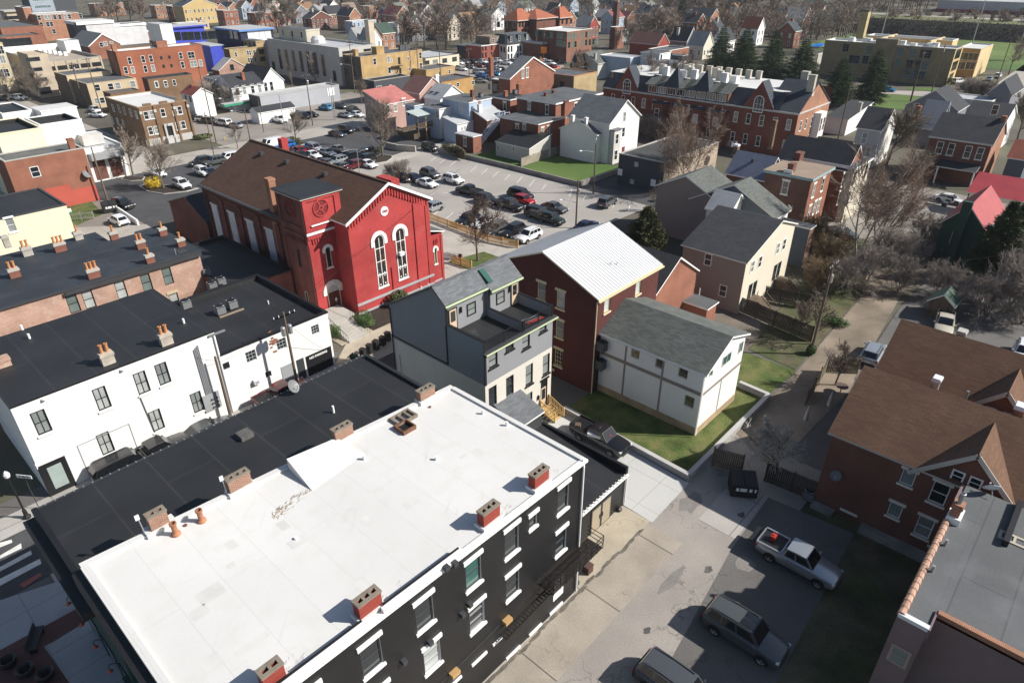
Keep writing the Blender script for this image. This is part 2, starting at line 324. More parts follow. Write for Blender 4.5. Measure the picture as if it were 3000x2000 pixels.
def bld(name, label, C_, R_=None, L_=None, h=6, wall=None, roof='flat', rmat=None, rise=2., trim=None, par=.45, wins=(), cat='building', rect=None, o=.3, oe=.25, rp=.5, zr=None, group=None, depth=.12, th=.16, cornice=None, base=None, ops=(), nowall=False, found=None):
    if rect: x0, y0, x1, y1 = rect
    else:
        a = P(C_, h); x0, y0 = a.x, a.y
        x1 = P(R_, h).x if isinstance(R_, tuple) else x0+R_; y1 = P(L_, h).y if isinstance(L_, tuple) else y0+L_
    W, D = x1-x0, y1-y0; trim = trim or white; rmat = rmat or rgrey
    t = thing(name, label, cat, (x0,y0,0), 0, group); b = MB()
    zr = zr or h
    axis = roof[-1] if roof[:5] == 'gable' else None; rpm = rp if rp > 1.01 else rp*(W if axis == 'y' else D)
    zS = zr if False else h
    todo = []
    for wd in wins:
        fc, pts, ww, wh = wd[:4]; st = wd[4] if len(wd) > 4 else WST['white']
        if pts and pts[0] == 'r':
            _, p, q, n = pts; A = PY(p, y0) if fc == 'S' else PX(p, x0); B = PY(q, y0) if fc == 'S' else PX(q, x0)
            w3 = [A.lerp(B, i/(n-1) if n > 1 else 0) for i in range(n)]
        elif pts and pts[0] == 'm': w3 = [Vector((x0+u, y0+u, z)) for u, z in pts[1]]
        else: w3 = [PY(p, y0) if fc == 'S' else PX(p, x0) for p in pts]
        for w in w3: todo.append((fc, w.x-x0 if fc == 'S' else w.y-y0, w.z, ww, wh, st))
    cut = {(f,u,z) for f,u,z,w,q,st in todo if z+q/2 < h and u-w/2 > 0 and u+w/2 < (W if f == 'S' else D)}
    opS = [(u-w/2,u+w/2,z-q/2,z+q/2) for f,u,z,w,q,st in todo if f == 'S' and not st.get('proud') and not st.get('arch') and z+q/2 < h and u-w/2 > 0 and u+w/2 < W]
    opW = [(u-w/2,u+w/2,z-q/2,z+q/2) for f,u,z,w,q,st in todo if f == 'W' and not st.get('proud') and not st.get('arch') and z+q/2 < h and u-w/2 > 0 and u+w/2 < D]
    todo = [(f,u,z,w,q,st if st.get('proud') or (f,u,z) in cut else cached(('pr',id(st)), lambda: dict(st, proud=True))) for f,u,z,w,q,st in todo]
    opS += [o_[1:] for o_ in ops if o_[0] == 'S']; opW += [o_[1:] for o_ in ops if o_[0] == 'W']
    H = h if roof != 'flat' else h-.02
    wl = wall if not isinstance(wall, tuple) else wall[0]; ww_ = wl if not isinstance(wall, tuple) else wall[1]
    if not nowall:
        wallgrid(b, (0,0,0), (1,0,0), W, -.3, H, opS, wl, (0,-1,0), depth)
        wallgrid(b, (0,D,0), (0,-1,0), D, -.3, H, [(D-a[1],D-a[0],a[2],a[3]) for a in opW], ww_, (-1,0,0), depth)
        he = zr if axis == 'y' else H; hn = zr if axis == 'x' else H
        b.face([(W,0,-.3),(W,D,-.3),(W,D,H),(W,0,H)], wl); b.face([(W,D,-.3),(0,D,-.3),(0,D,H),(W,D,H)], wl)
        if axis == 'y':
            b.face([(0,0,H),(W,0,H),(W,0,zr),(rpm,0,rise),], wl) if zr > H+.01 else b.face([(0,0,H),(W,0,H),(rpm,0,rise)], wl)
            b.face([(W,D,H),(0,D,H),(rpm,D,rise)]+([(W,D,zr)] if zr > H+.01 else []), wl)
            if zr > H+.01: b.face([(W,0,H),(W,D,H),(W,D,zr),(W,0,zr)], wl)
        if axis == 'x':
            b.face([(0,D,H),(0,0,H),(0,rpm,rise)]+([(0,D,zr)] if zr > H+.01 else []), ww_); b.face([(W,0,H),(W,D,H)]+([(W,D,zr)] if zr > H+.01 else [])+[(W,rpm,rise)], wl)
            if zr > H+.01: b.face([(W,D,H),(0,D,H),(0,D,zr),(W,D,zr)], wl)
        if found: b.box(-.03,-.03,-.3,W+.03,D+.03,found[1],found[0])
        b.build('wall', t)
    r = MB()
    if roof == 'flat':
        c = cornice or trim; pw = .28
        r.face([(pw*.5,pw*.5,h-par),(W-pw*.5,pw*.5,h-par),(W-pw*.5,D-pw*.5,h-par),(pw*.5,D-pw*.5,h-par)], rmat); r.build('roof', t)
        q = MB(); e = .05
        for X0,Y0,X1,Y1 in ((-e,-e,W+e,pw),(-e,D-pw,W+e,D+e),(-e,pw,pw,D-pw),(W-pw,pw,W+e,D-pw)):
            q.box(X0,Y0,h-max(par,.18)+.004 if False else h-.14,X1,Y1,h+.03,c)
        for X0,Y0,X1,Y1 in ((pw-.02,pw-.02,W-pw+.02,pw),(pw-.02,D-pw,W-pw+.02,D-pw+.02),(pw-.02,pw,pw,D-pw),(W-pw,pw,W-pw+.02,D-pw)):
            q.box(X0,Y0,h-par-.05,X1,Y1,h-.141,rmat)
        q.build('parapet', t)
    elif roof == 'slab':
        r.prism([(-o,-o),(W+o,-o),(W+o,D+o),(-o,D+o)], h, h+th, trim, rmat); r.build('roof', t)
    elif axis:
        gable_roof(r, W, D, axis, h, zr, rise, rpm, o, oe, th, rmat, trim); r.build('roof', t)
    elif roof == 'hip':
        e = o; m = min(W,D)/2; zz = h; A = [(-e,-e,zz),(W+e,-e,zz),(W+e,D+e,zz),(-e,D+e,zz)]
        if W > D: p, q = (m,D/2,rise), (W-m,D/2,rise); fs = ([A[0],A[1],q,p],[A[1],A[2],q],[A[2],A[3],p,q],[A[3],A[0],p])
        else: p, q = (W/2,m,rise), (W/2,D-m,rise); fs = ([A[0],A[1],p],[A[1],A[2],q,p],[A[2],A[3],q],[A[3],A[0],p,q])
        for f in fs: r.face(f, rmat)
        r.box(-e,-e,zz-.22,W+e,D+e,zz-.003,trim); r.build('roof', t)
    elif roof[:4] == 'shed':    # shedx: rises with x; shedy: rises with y; capital sign by rise relative to h
        z = rise
        prof = {'shedy':[(-o,-o,h-(z-h)/D*o),(W+o,-o,h-(z-h)/D*o),(W+o,D+o,z+(z-h)/D*o),(-o,D+o,z+(z-h)/D*o)],'shedx':[(-o,-o,h-(z-h)/W*o),(W+o,-o,z+(z-h)/W*o),(W+o,D+o,z+(z-h)/W*o),(-o,D+o,h-(z-h)/W*o)]}[roof]
        r.extr(prof, (0,0,th), trim, rmat); r.build('roof', t)
        k = MB()
        if roof == 'shedy': k.face([(0,D,h),(0,0,h),(0,D,z)], ww_); k.face([(W,0,h),(W,D,h),(W,D,z)], wl); k.face([(W,D,h),(0,D,h),(0,D,z),(W,D,z)], wl)
        else: k.face([(0,0,h),(W,0,h),(W,0,z)], wl); k.face([(W,D,h),(0,D,h),(W,D,z)], wl); k.face([(W,0,h),(W,D,h),(W,D,z),(W,0,z)], wl)
        if z > h and not nowall: k.build('upper_wall', t)
    for f,u,z,w,q,st in todo: window(t, f, u, z, w, q, st)
    RECTS.append((x0,y0,x1,y1))
    return t
def rel(t, p): return p - t.location
WST = {'white':dict(frame=white), 'dark':dict(frame=black), 'far':dict(frame=white, proud=True, fw=.09, glass=(glass,glass,blind)), 'fard':dict(frame=dkgrey, proud=True, fw=.06, glass=(glass,)),
 'sill':dict(frame=white, sill=white, lintel=white), 'stone':dict(frame=white, sill=cream, lintel=cream), 'arch':dict(frame=white, arch=True, proud=True, sill=offwhite),
 'farl':dict(frame=offwhite, proud=True, fw=.09, lintel=offwhite, sill=offwhite, glass=(glass,blind)), 'big':dict(frame=dkgrey, proud=True, fw=.08, grid=(3,3), glass=(glass,)),
 'bandw':dict(frame=dkgrey, proud=True, fw=.08, grid=(4,1), glass=(glass,))}
# ---------------------------------------------------------------- vehicles
def paint(name, c, metal=.25): 
    if name in MATS: return MATS[name]
    m = M(name, c, .28, .03, .5, spec=.5, metal=metal); m.node_tree.nodes['Principled BSDF'].inputs['Coat Weight'].default_value = .6; return m
PAINT = dict(white=paint('white_car_paint', (.72,.73,.74), 0), black=paint('black_car_paint', (.009,.009,.011), 0), silver=paint('silver_car_paint', (.42,.44,.46), .6), grey=paint('grey_car_paint', (.10,.105,.115), .4),
 blue=paint('bright_blue_car_paint', (.01,.16,.52)), teal=paint('teal_blue_car_paint', (.01,.22,.42)), navy=paint('navy_car_paint', (.012,.02,.055)), red=paint('red_car_paint', (.38,.012,.016)), maroon=paint('maroon_car_paint', (.12,.012,.018)),
 green=paint('dark_green_car_paint', (.018,.028,.02)), beige=paint('beige_car_paint', (.50,.45,.36), .1), tan=paint('champagne_car_paint', (.36,.33,.28), .4), slate=paint('slate_car_paint', (.085,.092,.095)))
# L, W, H, belt, hood, wheel r, front wheel x, rear wheel x, greenhouse x (windscreen base, roof front, roof rear, rear base), tail deck height
CARS = dict(sedan=(4.75,1.82,1.44,.92,.84,.33,1.42,-1.38,1.0,.25,-1.05,-1.85,.94), hatch=(4.2,1.78,1.52,.95,.88,.32,1.28,-1.3,.98,.3,-1.45,-1.98,.95), suv=(4.65,1.88,1.70,1.05,1.0,.36,1.4,-1.35,1.02,.42,-1.75,-2.2,1.05),
 bigsuv=(5.15,2.0,1.86,1.14,1.1,.40,1.55,-1.5,1.2,.62,-2.15,-2.48,1.14), pickup=(5.55,1.92,1.80,1.12,1.08,.39,1.72,-1.62,1.22,.62,-.72,-.95,1.12), van=(5.0,1.98,1.76,1.02,.98,.34,1.5,-1.5,1.42,.6,-2.0,-2.38,1.02), cargo=(5.2,2.0,2.1,1.1,1.05,.35,1.6,-1.5,1.7,1.05,-2.45,-2.55,1.1), jeep=(4.3,1.88,1.84,1.12,1.08,.41,1.35,-1.3,.72,.5,-1.85,-1.95,1.12))
def car_body(kind, pm):
    L,W,H,zb,zh,wr,fx,rx,xa,xb,xc,xd,zd = CARS[kind]; b = MB(); hw = W/2; lo = .24 if H < 1.6 else .32
    fr = L/2
    st = [(fr,.66,lo+.16,zh-.26),(fr-.10,.86,lo+.02,zh-.14),(fr-.45,.96,lo,zh-.06),(fx,1,lo,zh),(xa+.05,1,lo,zb),(0,1,lo,zb+.01),(xd+.1 if kind != 'pickup' else xd,1,lo,zb+.01),((xd+rx)/2 if xd > rx else xd-.05,1,lo,zd),(-fr+.22,.97,lo+.02,zd),(-fr+.05,.9,lo+.06,zd-.06),(-fr,.82,lo+.16,zd-.2)]
    st = sorted(st, key=lambda s: -s[0]); rings = []
    for x, f, z0, z1 in st:
        w = hw*f; half = [(w*.9,z0),(w,z0+.14),(w*1.0,z1-.26),(w*.965,z1-.07),(w*.86,z1)]
        rings.append([(x,y,z) for y,z in half]+[(x,0,z1+.03)]+[(x,-y,z) for y,z in half[::-1]])
    for A, B in zip(rings, rings[1:]):
        for i in range(len(A)-1): b.face([A[i], A[i+1], B[i+1], B[i]], pm, True)
        b.face([A[-1], A[0], B[0], B[-1]], black)
    b.face(rings[0], pm); b.face(rings[-1][::-1], pm)
    # greenhouse
    wb, wt = hw*.90, hw*.74; zt = H; zr = H-.04
    base = zb-.01
    F = [(xa,wb*.93,base),(xa,-wb*.93,base)]; T = [(xb,wt,zt-.02),(xb,-wt,zt-.02)]; Q = [(xc,wt,zr-.02),(xc,-wt,zr-.02)]; D = [(xd,wb*.95,base),(xd,-wb*.95,base)]
    rc = [((xb+xc)/2, wt, zt), ((xb+xc)/2, -wt, zt)]
    b.face([F[0],F[1],T[1],T[0]], pm); b.face([D[1],D[0],Q[0],Q[1]], pm)
    cr = [(xb,0,zt+.012),((xb+xc)/2,0,zt+.04),(xc,0,zr+.012)]
    b.face([T[0],cr[0],cr[1],rc[0]], pm, True); b.face([cr[0],T[1],rc[1],cr[1]], pm, True); b.face([rc[0],cr[1],cr[2],Q[0]], pm, True); b.face([cr[1],rc[1],Q[1],cr[2]], pm, True)
    b.face([T[0],T[1],cr[0]], pm); b.face([Q[1],Q[0],cr[2]], pm)
    for s in (0,1):
        q = [F[s],T[s],rc[s],Q[s],D[s]]; b.face(q if s else q[::-1], pm)
    for x in (fx, rx):              # wheel arches
        for s in (1,-1):
            c = [(x+(wr+.07)*math.cos(t), s*(hw+.006), wr+(wr+.07)*math.sin(t)) for t in [math.pi*i/12 for i in range(13)]]; b.face(c if s < 0 else c[::-1], black)
    for s in (1,-1): b.obox((xa-.22,s*(hw+.07),zb+.08),((1,0,0),(0,1,0),(0,0,1)),(.07,.10,.07), pm)
    b.box(fr-.06,-hw*.5,lo+.22,fr+.012,hw*.5,zh-.3,black)
    b.box(fr-.07,-hw*.62,lo+.03,fr+.02,hw*.62,lo+.15,dkgrey); b.box(-fr-.02,-hw*.7,lo+.08,-fr+.06,hw*.7,lo+.24,dkgrey)
    b.box(-fr-.012,-.26,zd-.42,-fr+.05,.26,zd-.28,white)
    if kind in ('suv','bigsuv'):
        for s in (1,-1): b.box(xc+.1,s*wt*.86-.02,zt+.015,xb-.15,s*wt*.86+.02,zt+.06,dkgrey)
    if kind == 'pickup':
        x0, x1 = -fr+.09, xd-.1
        b.box(x0,-hw*.80,zd+.0362,x1,hw*.80,zd+.04,black)
        for s in (1,-1): b.box(x0-.05,s*hw*.86-.06,zd-.1,x1,s*hw*.86+.06,zd+.14,pm)
        b.box(x0-.08,-hw*.8,zd-.1,x0,hw*.8,zd+.13,pm); b.box(x1,-hw*.8,zd-.1,x1+.06,hw*.8,zd+.14,pm)
    return b.mesh('body', False, 35)
def car_glass(kind):
    L,W,H,zb,zh,wr,fx,rx,xa,xb,xc,xd,zd = CARS[kind]; hw = W/2; wb, wt = hw*.9, hw*.74; base = zb; zt = H-.02; zr = H-.06; out = []
    def panel(q, a0, a1, b0, b1, off):
        A, B, Cc, D = [Vector(p) for p in q]; f = lambda s, t: A.lerp(B, s).lerp(D.lerp(Cc, s), t)
        p = [f(a0,b0), f(a1,b0), f(a1,b1), f(a0,b1)]; n = (p[1]-p[0]).cross(p[3]-p[0]).normalized()*off
        return [v+n for v in p]
    m = MB(); m.face(panel([(xa,wb*.93,base),(xa,-wb*.93,base),(xb,-wt,zt),(xb,wt,zt)][::1], .05,.95,.06,.95,-.014), carglass); out.append(('windscreen', m.mesh('windscreen', False)))
    m = MB(); m.face(panel([(xd,-wb*.95,base),(xd,wb*.95,base),(xc,wt,zr),(xc,-wt,zr)], .07,.93,.12,.92,-.014), carglass); out.append(('rear_window', m.mesh('rear_window', False)))
    for s in (1,-1):
        m = MB(); xs = [xa-.12, (xa+xd)/2-.0, xd+.1]
        cuts = {'sedan':[.05,.5,.93],'hatch':[.05,.45,.74,.96],'pickup':[.06,.55,.94],'jeep':[.05,.38,.68,.96],'cargo':[.04,.28]}.get(kind, [.05,.38,.68,.96])
        for c0, c1 in zip(cuts, cuts[1:]):
            g = .018
            q = [(xa,s*wb*.93,base),(xd,s*wb*.95,base),(xc,s*wt,zr),(xb,s*wt,zt)]
            p = panel(q, c0+g, c1-g, .10, .88, .016*s)
            m.face(p[::-1] if s < 0 else p, carglass)
        out.append(('side_window', m.mesh('side_window', False)))
    return out
def wheel_mesh(r, w=.22):
    a = MB().lathe((0,0,0),[(r*.62,-w/2),(r*.92,-w/2),(r,-w/2+.03),(r,w/2-.03),(r*.92,w/2),(r*.62,w/2),(r*.62,-w/2)],18,rubber,1).mesh('tyre', False)
    b = MB(); b.lathe((0,0,0),[(0,-w/2+.02),(r*.2,-w/2+.0),(r*.25,-w/2+.04),(r*.55,-w/2+.03),(r*.63,-w/2-.002),(r*.63,w/2+.002),(r*.55,w/2-.03),(r*.25,w/2-.04),(r*.2,w/2),(0,w/2-.02)],14,rim,1)
    for i in range(5):
        t = 2*math.pi*i/5
        for s in (1,-1): b.face([(r*.3*math.cos(t-.3),s*(w/2-.025),r*.3*math.sin(t-.3)),(r*.55*math.cos(t-.28),s*(w/2-.012),r*.55*math.sin(t-.28)),(r*.55*math.cos(t+.28),s*(w/2-.012),r*.55*math.sin(t+.28)),(r*.3*math.cos(t+.3),s*(w/2-.025),r*.3*math.sin(t+.3))][::s], black)
    return a, b.mesh('rim', False)
NC = {'sedan':'parked_sedan','hatch':'parked_hatchback','suv':'parked_suv','bigsuv':'parked_suv','pickup':'pickup_truck','van':'parked_minivan','cargo':'cargo_van','jeep':'parked_jeep'}
CC = {'sedan':'car','hatch':'car','suv':'car','bigsuv':'car','pickup':'pickup truck','van':'van','cargo':'van','jeep':'car'}
CC['jeep'] = 'car'; NC['jeep'] = 'parked_offroader'
def car(kind, col, s, hdg, label, group, pos=None, lod=1):
    p = pos or P(s, .75 if kind in ('sedan','hatch') else .85); pm = PAINT[col]; L,W,H,zb,zh,wr,fx,rx,xa,xb,xc,xd,zd = CARS[kind]
    t = thing(NC[kind], label, CC[kind], (p[0],p[1],p[2] if pos and len(pos) > 2 else .012), R(hdg), group)
    put('body', cached(('body',kind,col), lambda: car_body(kind, pm)), t)
    for n, me in cached(('cg',kind), lambda: car_glass(kind)): put(n, me, t)
    ty, rm = cached(('wheel',wr), lambda: wheel_mesh(wr))
    for x in (fx, rx):
        for y in (1,-1):
            w = put('wheel', ty, t, (x, y*(W/2-.09), wr))
            if lod > 1: put('rim', rm, w)
            else: pass
            if lod == 1: put('rim', rm, w)
    hl = cached(('hl',kind), lambda: MB().box(-.14,-.19,-.07,.035,.19,.07,lampw).mesh('headlight', False)); tl = cached(('tl',kind), lambda: MB().box(-.035,-.14,-.14,.12,.14,.12,lampr).mesh('tail_light', False))
    for y in (1,-1):
        put('headlight', hl, t, (L/2-.10, y*W*.355, zh-.24)); put('tail_light', tl, t, (-L/2+.06, y*W*.39, zd-.18))
    return t
# ---------------------------------------------------------------- trees
def rvec(rg, a=1.): return Vector((rg.uniform(-a,a), rg.uniform(-a,a), rg.uniform(-a,a)))
def bare_meshes(seed, H, spread=.42, n1=9, n2=7, n3=6, n4=3, rt=.16, tw=.014, up=.35, mt=None, mb=None, trunk=.28, wide=1., multi=1):
    rg = random.Random(seed); A, B = MB(), MB(); mt = mt or twig; mb = mb or bark
    def limb(mb_, p, d, ln, r0, r1, seg, n, mat, curve, lift):
        pts = [p]
        for i in range(seg):
            d = (d+rvec(rg, curve)+Vector((0,0,lift))).normalized(); q = pts[-1]+d*(ln/seg); a = r0+(r1-r0)*i/seg; b = r0+(r1-r0)*(i+1)/seg
            mb_.tube(pts[-1], q, a, b, n, mat, False); pts.append(q)
        return pts, d
    def at(pts, f):
        x = f*(len(pts)-1); i = min(int(x), len(pts)-2); return pts[i].lerp(pts[i+1], x-i), (pts[i+1]-pts[i]).normalized()
    def side(d, ang):
        a = d.orthogonal().normalized(); a.rotate(Matrix.Rotation(rg.uniform(0,6.283), 3, d)); return (d*math.cos(ang)+a*math.sin(ang)).normalized()
    for k in range(multi):
        d0 = Vector((rg.uniform(-.1,.1), rg.uniform(-.1,.1), 1)) if multi == 1 else Vector((math.cos(k*6.28/multi)*.35, math.sin(k*6.28/multi)*.35, 1))
        tr, _ = limb(A, Vector((0,0,-.1)), d0.normalized(), H*.72, rt, rt*.3, 5, 7, mb, .1, .05)
        for i in range(n1):
            f = trunk+(1-trunk)*(i+rg.random()*.6)/n1; p, d = at(tr, min(f,.99)); ang = rg.uniform(.55,1.15)*(1.15-.5*f)
            ln = H*spread*(1.12-.55*f)*rg.uniform(.75,1.15)*wide
            l1, _ = limb(A, p, side(d, ang), ln, rt*.42*(1.2-f*.7), tw*1.6, 4, 4, mb, .16, up*.3)
            for j in range(n2):
                p2, d2 = at(l1, .2+.8*(j+rg.random())/n2*.98); ln2 = ln*rg.uniform(.28,.5)
                l2, _ = limb(B, p2, side(d2, rg.uniform(.4,.95)), ln2, tw*1.9, tw*1.1, 2, 3, mt, .2, up*.25)
                for m in range(n3):
                    p3, d3 = at(l2, .15+.85*(m+rg.random())/n3*.98); ln3 = ln2*rg.uniform(.35,.65)
                    l3, _ = limb(B, p3, side(d3, rg.uniform(.35,.9)), ln3, tw*1.1, tw*.6, 1, 3, mt, .12, up*.2)
                    for o in range(n4):
                        p4, d4 = at(l3, .2+.8*(o+rg.random())/n4*.98)
                        limb(B, p4, side(d4, rg.uniform(.3,.8)), ln3*rg.uniform(.4,.7), tw*.7, tw*.4, 1, 3, mt, .1, up*.2)
    return A.mesh('trunk', False), B.mesh('crown', False)
def clump(b, rg, c, rad, n, size, mat, flat=1., up=0.):
    for _ in range(n):
        v = rvec(rg); 
        while v.length > 1: v = rvec(rg)
        p = Vector(c)+Vector((v.x*rad[0], v.y*rad[1], v.z*rad[2])); d = rvec(rg).normalized(); e = d.orthogonal().normalized(); e.rotate(Matrix.Rotation(rg.uniform(0,6.28),3,d)); s = size*rg.uniform(.6,1.3)
        b.face([p-e*s*.5, p+d.cross(e)*s*.4*flat, p+e*s*.5, p-d.cross(e)*s*.4*flat], mat)
def conifer_meshes(seed, H, Rb, mat, dens=1., droop=.25, top=.03, start=.1):
    rg = random.Random(seed); A, B = MB(), MB(); A.tube((0,0,-.1),(0,0,H*.97),.02*H,.02,7,bark,False)
    z = H*start; i = 0
    while z < H*.985:
        f = (z-H*start)/(H*(1-start)); r = Rb*(1-f)**.8*(1.05 if f > .12 else .8+f*2)+top*H*.3; n = int(7+3*(1-f)); a0 = rg.uniform(0,6)
        for k in range(n):
            a = a0+6.283*k/n+rg.uniform(-.2,.2); rr = r*rg.uniform(.68,1.12); dz = -droop*rr*rg.uniform(.5,1.2)+rr*.12; u = Vector((math.cos(a), math.sin(a), 0))
            tip = u*rr+Vector((0,0,dz)); A.tube((0,0,z), tuple(Vector((0,0,z))+tip), .03+.05*(1-f), .01, 3, bark, False)
            m = max(3, int(rr*5*dens))
            for j in range(m):
                t = .25+.75*(j+rg.random())/m; p = Vector((0,0,z))+tip*t; w = rr*.20*(1.15-t*.7)+.12
                for _ in range(int(5*dens)+1):
                    q = p+Vector((rg.gauss(0,w*.6), rg.gauss(0,w*.6), rg.gauss(0,w*.22))); d = (u*.9+rvec(rg,.8)+Vector((0,0,.25))).normalized(); e = d.orthogonal().normalized(); e.rotate(Matrix.Rotation(rg.uniform(0,6.28),3,d)); ln = rg.uniform(.25,.5)
                    B.face([q-e*.07, q+d*ln, q+e*.07], mat)
        z += H*.032*rg.uniform(.8,1.25); i += 1
    return A.mesh('trunk', False), B.mesh('crown', False)
def bush_mesh(seed, mat, n=1400, size=.14, rad=(1,1,1), name='foliage', lumps=9):
    rg = random.Random(seed); b = MB()
    for _ in range(lumps):
        c = rvec(rg, .55); clump(b, rg, (c.x*rad[0], c.y*rad[1], rad[2]+c.z*rad[2]*.8), [r*.52 for r in rad], n//lumps, size, mat)
    for _ in range(n//2):
        v = rvec(rg).normalized(); p = Vector((v.x*rad[0]*.96, v.y*rad[1]*.96, rad[2]+v.z*rad[2]*.96)); d = (v+rvec(rg,.7)).normalized(); e = d.orthogonal().normalized(); s = size*rg.uniform(.6,1.2)
        b.face([p-e*s*.5, p+d.cross(e)*s*.45, p+e*s*.5, p-d.cross(e)*s*.45], mat)
    return b.mesh(name, False)
TREES = {}
def proto(kind):
    if kind in TREES: return TREES[kind]
    k = {'lot0':lambda: bare_meshes(11,8.0,.5,12,9,7,3,.16,.02), 'lot1':lambda: bare_meshes(12,7.2,.58,12,9,7,3,.16,.02,.25), 'small':lambda: bare_meshes(13,5.0,.36,12,7,5,2,.08,.013,.6,trunk=.3),
     'birch':lambda: bare_meshes(14,11.,.42,11,8,8,4,.11,.015,.45,twigr,birch,.2,1.,3), 'birch1':lambda: bare_meshes(15,12.,.40,11,8,8,4,.12,.015,.4,twigr,birch,.22,1.1,2), 'thicket':lambda: bare_meshes(16,6.0,.50,9,8,8,4,.07,.015,.1,M('grey_twigs',(.24,.205,.18),.95,.3,.6),bark,.08,1.2,4), 'brownthicket':lambda: bare_meshes(16,6.0,.42,9,8,8,4,.06,.015,.5,M('tan_twigs',(.22,.16,.095),.95,.3,.6),M('tan_stems',(.2,.15,.1)),.06,1.,5), 'round':lambda: bare_meshes(26,10.,.50,14,9,8,3,.2,.018,.45,M('brown_grey_twigs',(.155,.125,.10),.95,.3,.6),trunk=.16),
     'big0':lambda: bare_meshes(17,15.,.42,11,8,6,3,.3,.03), 'big1':lambda: bare_meshes(18,13.,.46,11,8,6,3,.26,.03,.2), 'big2':lambda: bare_meshes(19,16.,.36,12,8,6,3,.3,.03,.5),
     'far0':lambda: bare_meshes(21,15.,.42,10,8,6,3,.34,.06), 'far1':lambda: bare_meshes(22,13.,.48,10,8,6,3,.3,.06,.2), 'far2':lambda: bare_meshes(23,17.,.36,10,8,6,3,.34,.06,.5), 'far3':lambda: bare_meshes(24,12.,.46,10,8,6,3,.3,.06,.2,twigr),
     'poplar':lambda: bare_meshes(25,13.,.22,12,7,6,3,.2,.03,.9,trunk=.12), 'pine0':lambda: conifer_meshes(31,17.,5.6,leafd,1.15,.12), 'pine1':lambda: conifer_meshes(32,15.,6.2,leafd,1.15,.05), 'spruce':lambda: conifer_meshes(33,16.,5.0,leafd,1.1,.35), 'cedar':lambda: conifer_meshes(34,7.5,3.4,M('cedar_needles',(.045,.06,.02),.85,.5,.8,col2=(.09,.085,.03)),1.3,-.15),
     'arbor':lambda: conifer_meshes(35,10.,3.0,M('arborvitae',(.035,.055,.022),.85,.5,.7,col2=(.075,.085,.03)),1.5,-.3,start=.04), 'fir':lambda: conifer_meshes(36,18.,4.2,M('dark_fir',(.02,.04,.02),.85,.5,.7),1.0,.3)}[kind]
    TREES[kind] = k(); return TREES[kind]
def tree(kind, s, label, group=None, sc=1., pos=None, name=None, cat='tree', z=0, sz=None):
    p = pos or P(s, z); a, b = proto(kind); nm = name or {'pine':'pine_tree','spru':'spruce_tree','fir':'fir_tree','ceda':'cedar_tree','arbo':'arborvitae_tree','birc':'birch_tree','thic':'bare_thicket','brow':'bare_thicket','popl':'upright_tree'}.get(kind[:4], 'bare_tree')
    t = thing(nm, label, cat, (p[0],p[1],z), random.uniform(0,6.28), group); t.scale = (sc, sc, sz or sc)
    put('trunk', a, t); put('crown', b, t); return t
def bush(s, label, rad=(1,1,1), mat=None, name='shrub', n=1200, size=.14, pos=None, z=0, group=None, seed=None):
    p = pos or P(s, z); sd = seed or int(p[0]*7+p[1]*13) % 997
    return tag(bush_mesh(sd, mat or leafg, n, size, rad).__class__ and put(name, bush_mesh(sd, mat or leafg, n, size, rad), None, (p[0],p[1],z)), label, 'shrub', group)
# ---------------------------------------------------------------- street furniture
def text(words, size, mat, parent, loc, rot, name='lettering', ext=.01, align='CENTER', bold=0, sx=1.):
    cu = bpy.data.curves.new(name, 'FONT'); cu.body = words; cu.size = size; cu.extrude = ext; cu.align_x = align; cu.align_y = 'CENTER'; cu.offset = bold
    cu.materials.append(mat); tmp = bpy.data.objects.new('tmp', cu); C.objects.link(tmp); dg = bpy.context.evaluated_depsgraph_get(); me = bpy.data.meshes.new_from_object(tmp.evaluated_get(dg)); bpy.data.objects.remove(tmp)
    o = put(name, me, parent, loc); o.rotation_euler = rot; o.scale = (sx,1,1); return o
def utility_pole(s, h, label, arms=1, trans=0, lamp=None, pos=None, az=0., r=.15, mat=None, group='wooden utility poles'):
    p = pos or P(s); t = thing('utility_pole', label, 'utility pole', (p[0],p[1],0), az, group); MB().tube((0,0,-.1),(0,0,h),r,r*.68,9,mat or polew).build('pole', t, uv=False)
    for i in range(arms):
        z = h-.35-i*.9; MB().box(-1.15,-.07,z-.06,1.15,.05-.12,z+.06,polew).build('crossarm', t)
        for x in (-1.05,-.55,.55,1.05): MB().tube((x,-.1,z+.06),(x,-.1,z+.26),.05,.035,6,lampw).build('insulator', t, uv=False)
    for i in range(trans): MB().lathe((.34 if i == 0 else -.34,0,h-2.3),[(0,0),(.2,0),(.22,.05),(.22,.8),(.17,.9),(0,.92)],10,steel).build('transformer', t, uv=False)
    if lamp:
        dx, dy, z, ln = lamp; e = Vector((dx,dy,0)).normalized()
        a = MB(); pts = [Vector((0,0,z))+e*(ln*i/5)+Vector((0,0,.55*math.sin(i/5*1.7))) for i in range(6)]
        for i in range(5): a.tube(pts[i],pts[i+1],.04,.04,6,steel)
        ar = a.build('lamp_arm', t, uv=False); q = pts[-1]; hd = MB().lathe((0,0,0),[(0,.1),(.1,.09),(.16,.02),(.15,-.06),(0,-.1)],8,lampw); hd.v = [(v[0]*(1+1.2*abs(e.x)),v[1]*(1+1.2*abs(e.y)),v[2]) for v in hd.v]; hd.build('lamp_head', ar, tuple(q+e*.15), uv=False)
    return t
def wire(p, q, sag, label, r=.014, group='overhead wires'):
    p, q = Vector(p), Vector(q); b = MB(); n = 14; pts = [p.lerp(q, i/n)-Vector((0,0,sag*4*(i/n)*(1-i/n))) for i in range(n+1)]
    for a, c in zip(pts, pts[1:]): b.tube(a, c, r, r, 4, black, False)
    return tag(b.build('overhead_wire', uv=False), label, 'wire', group)
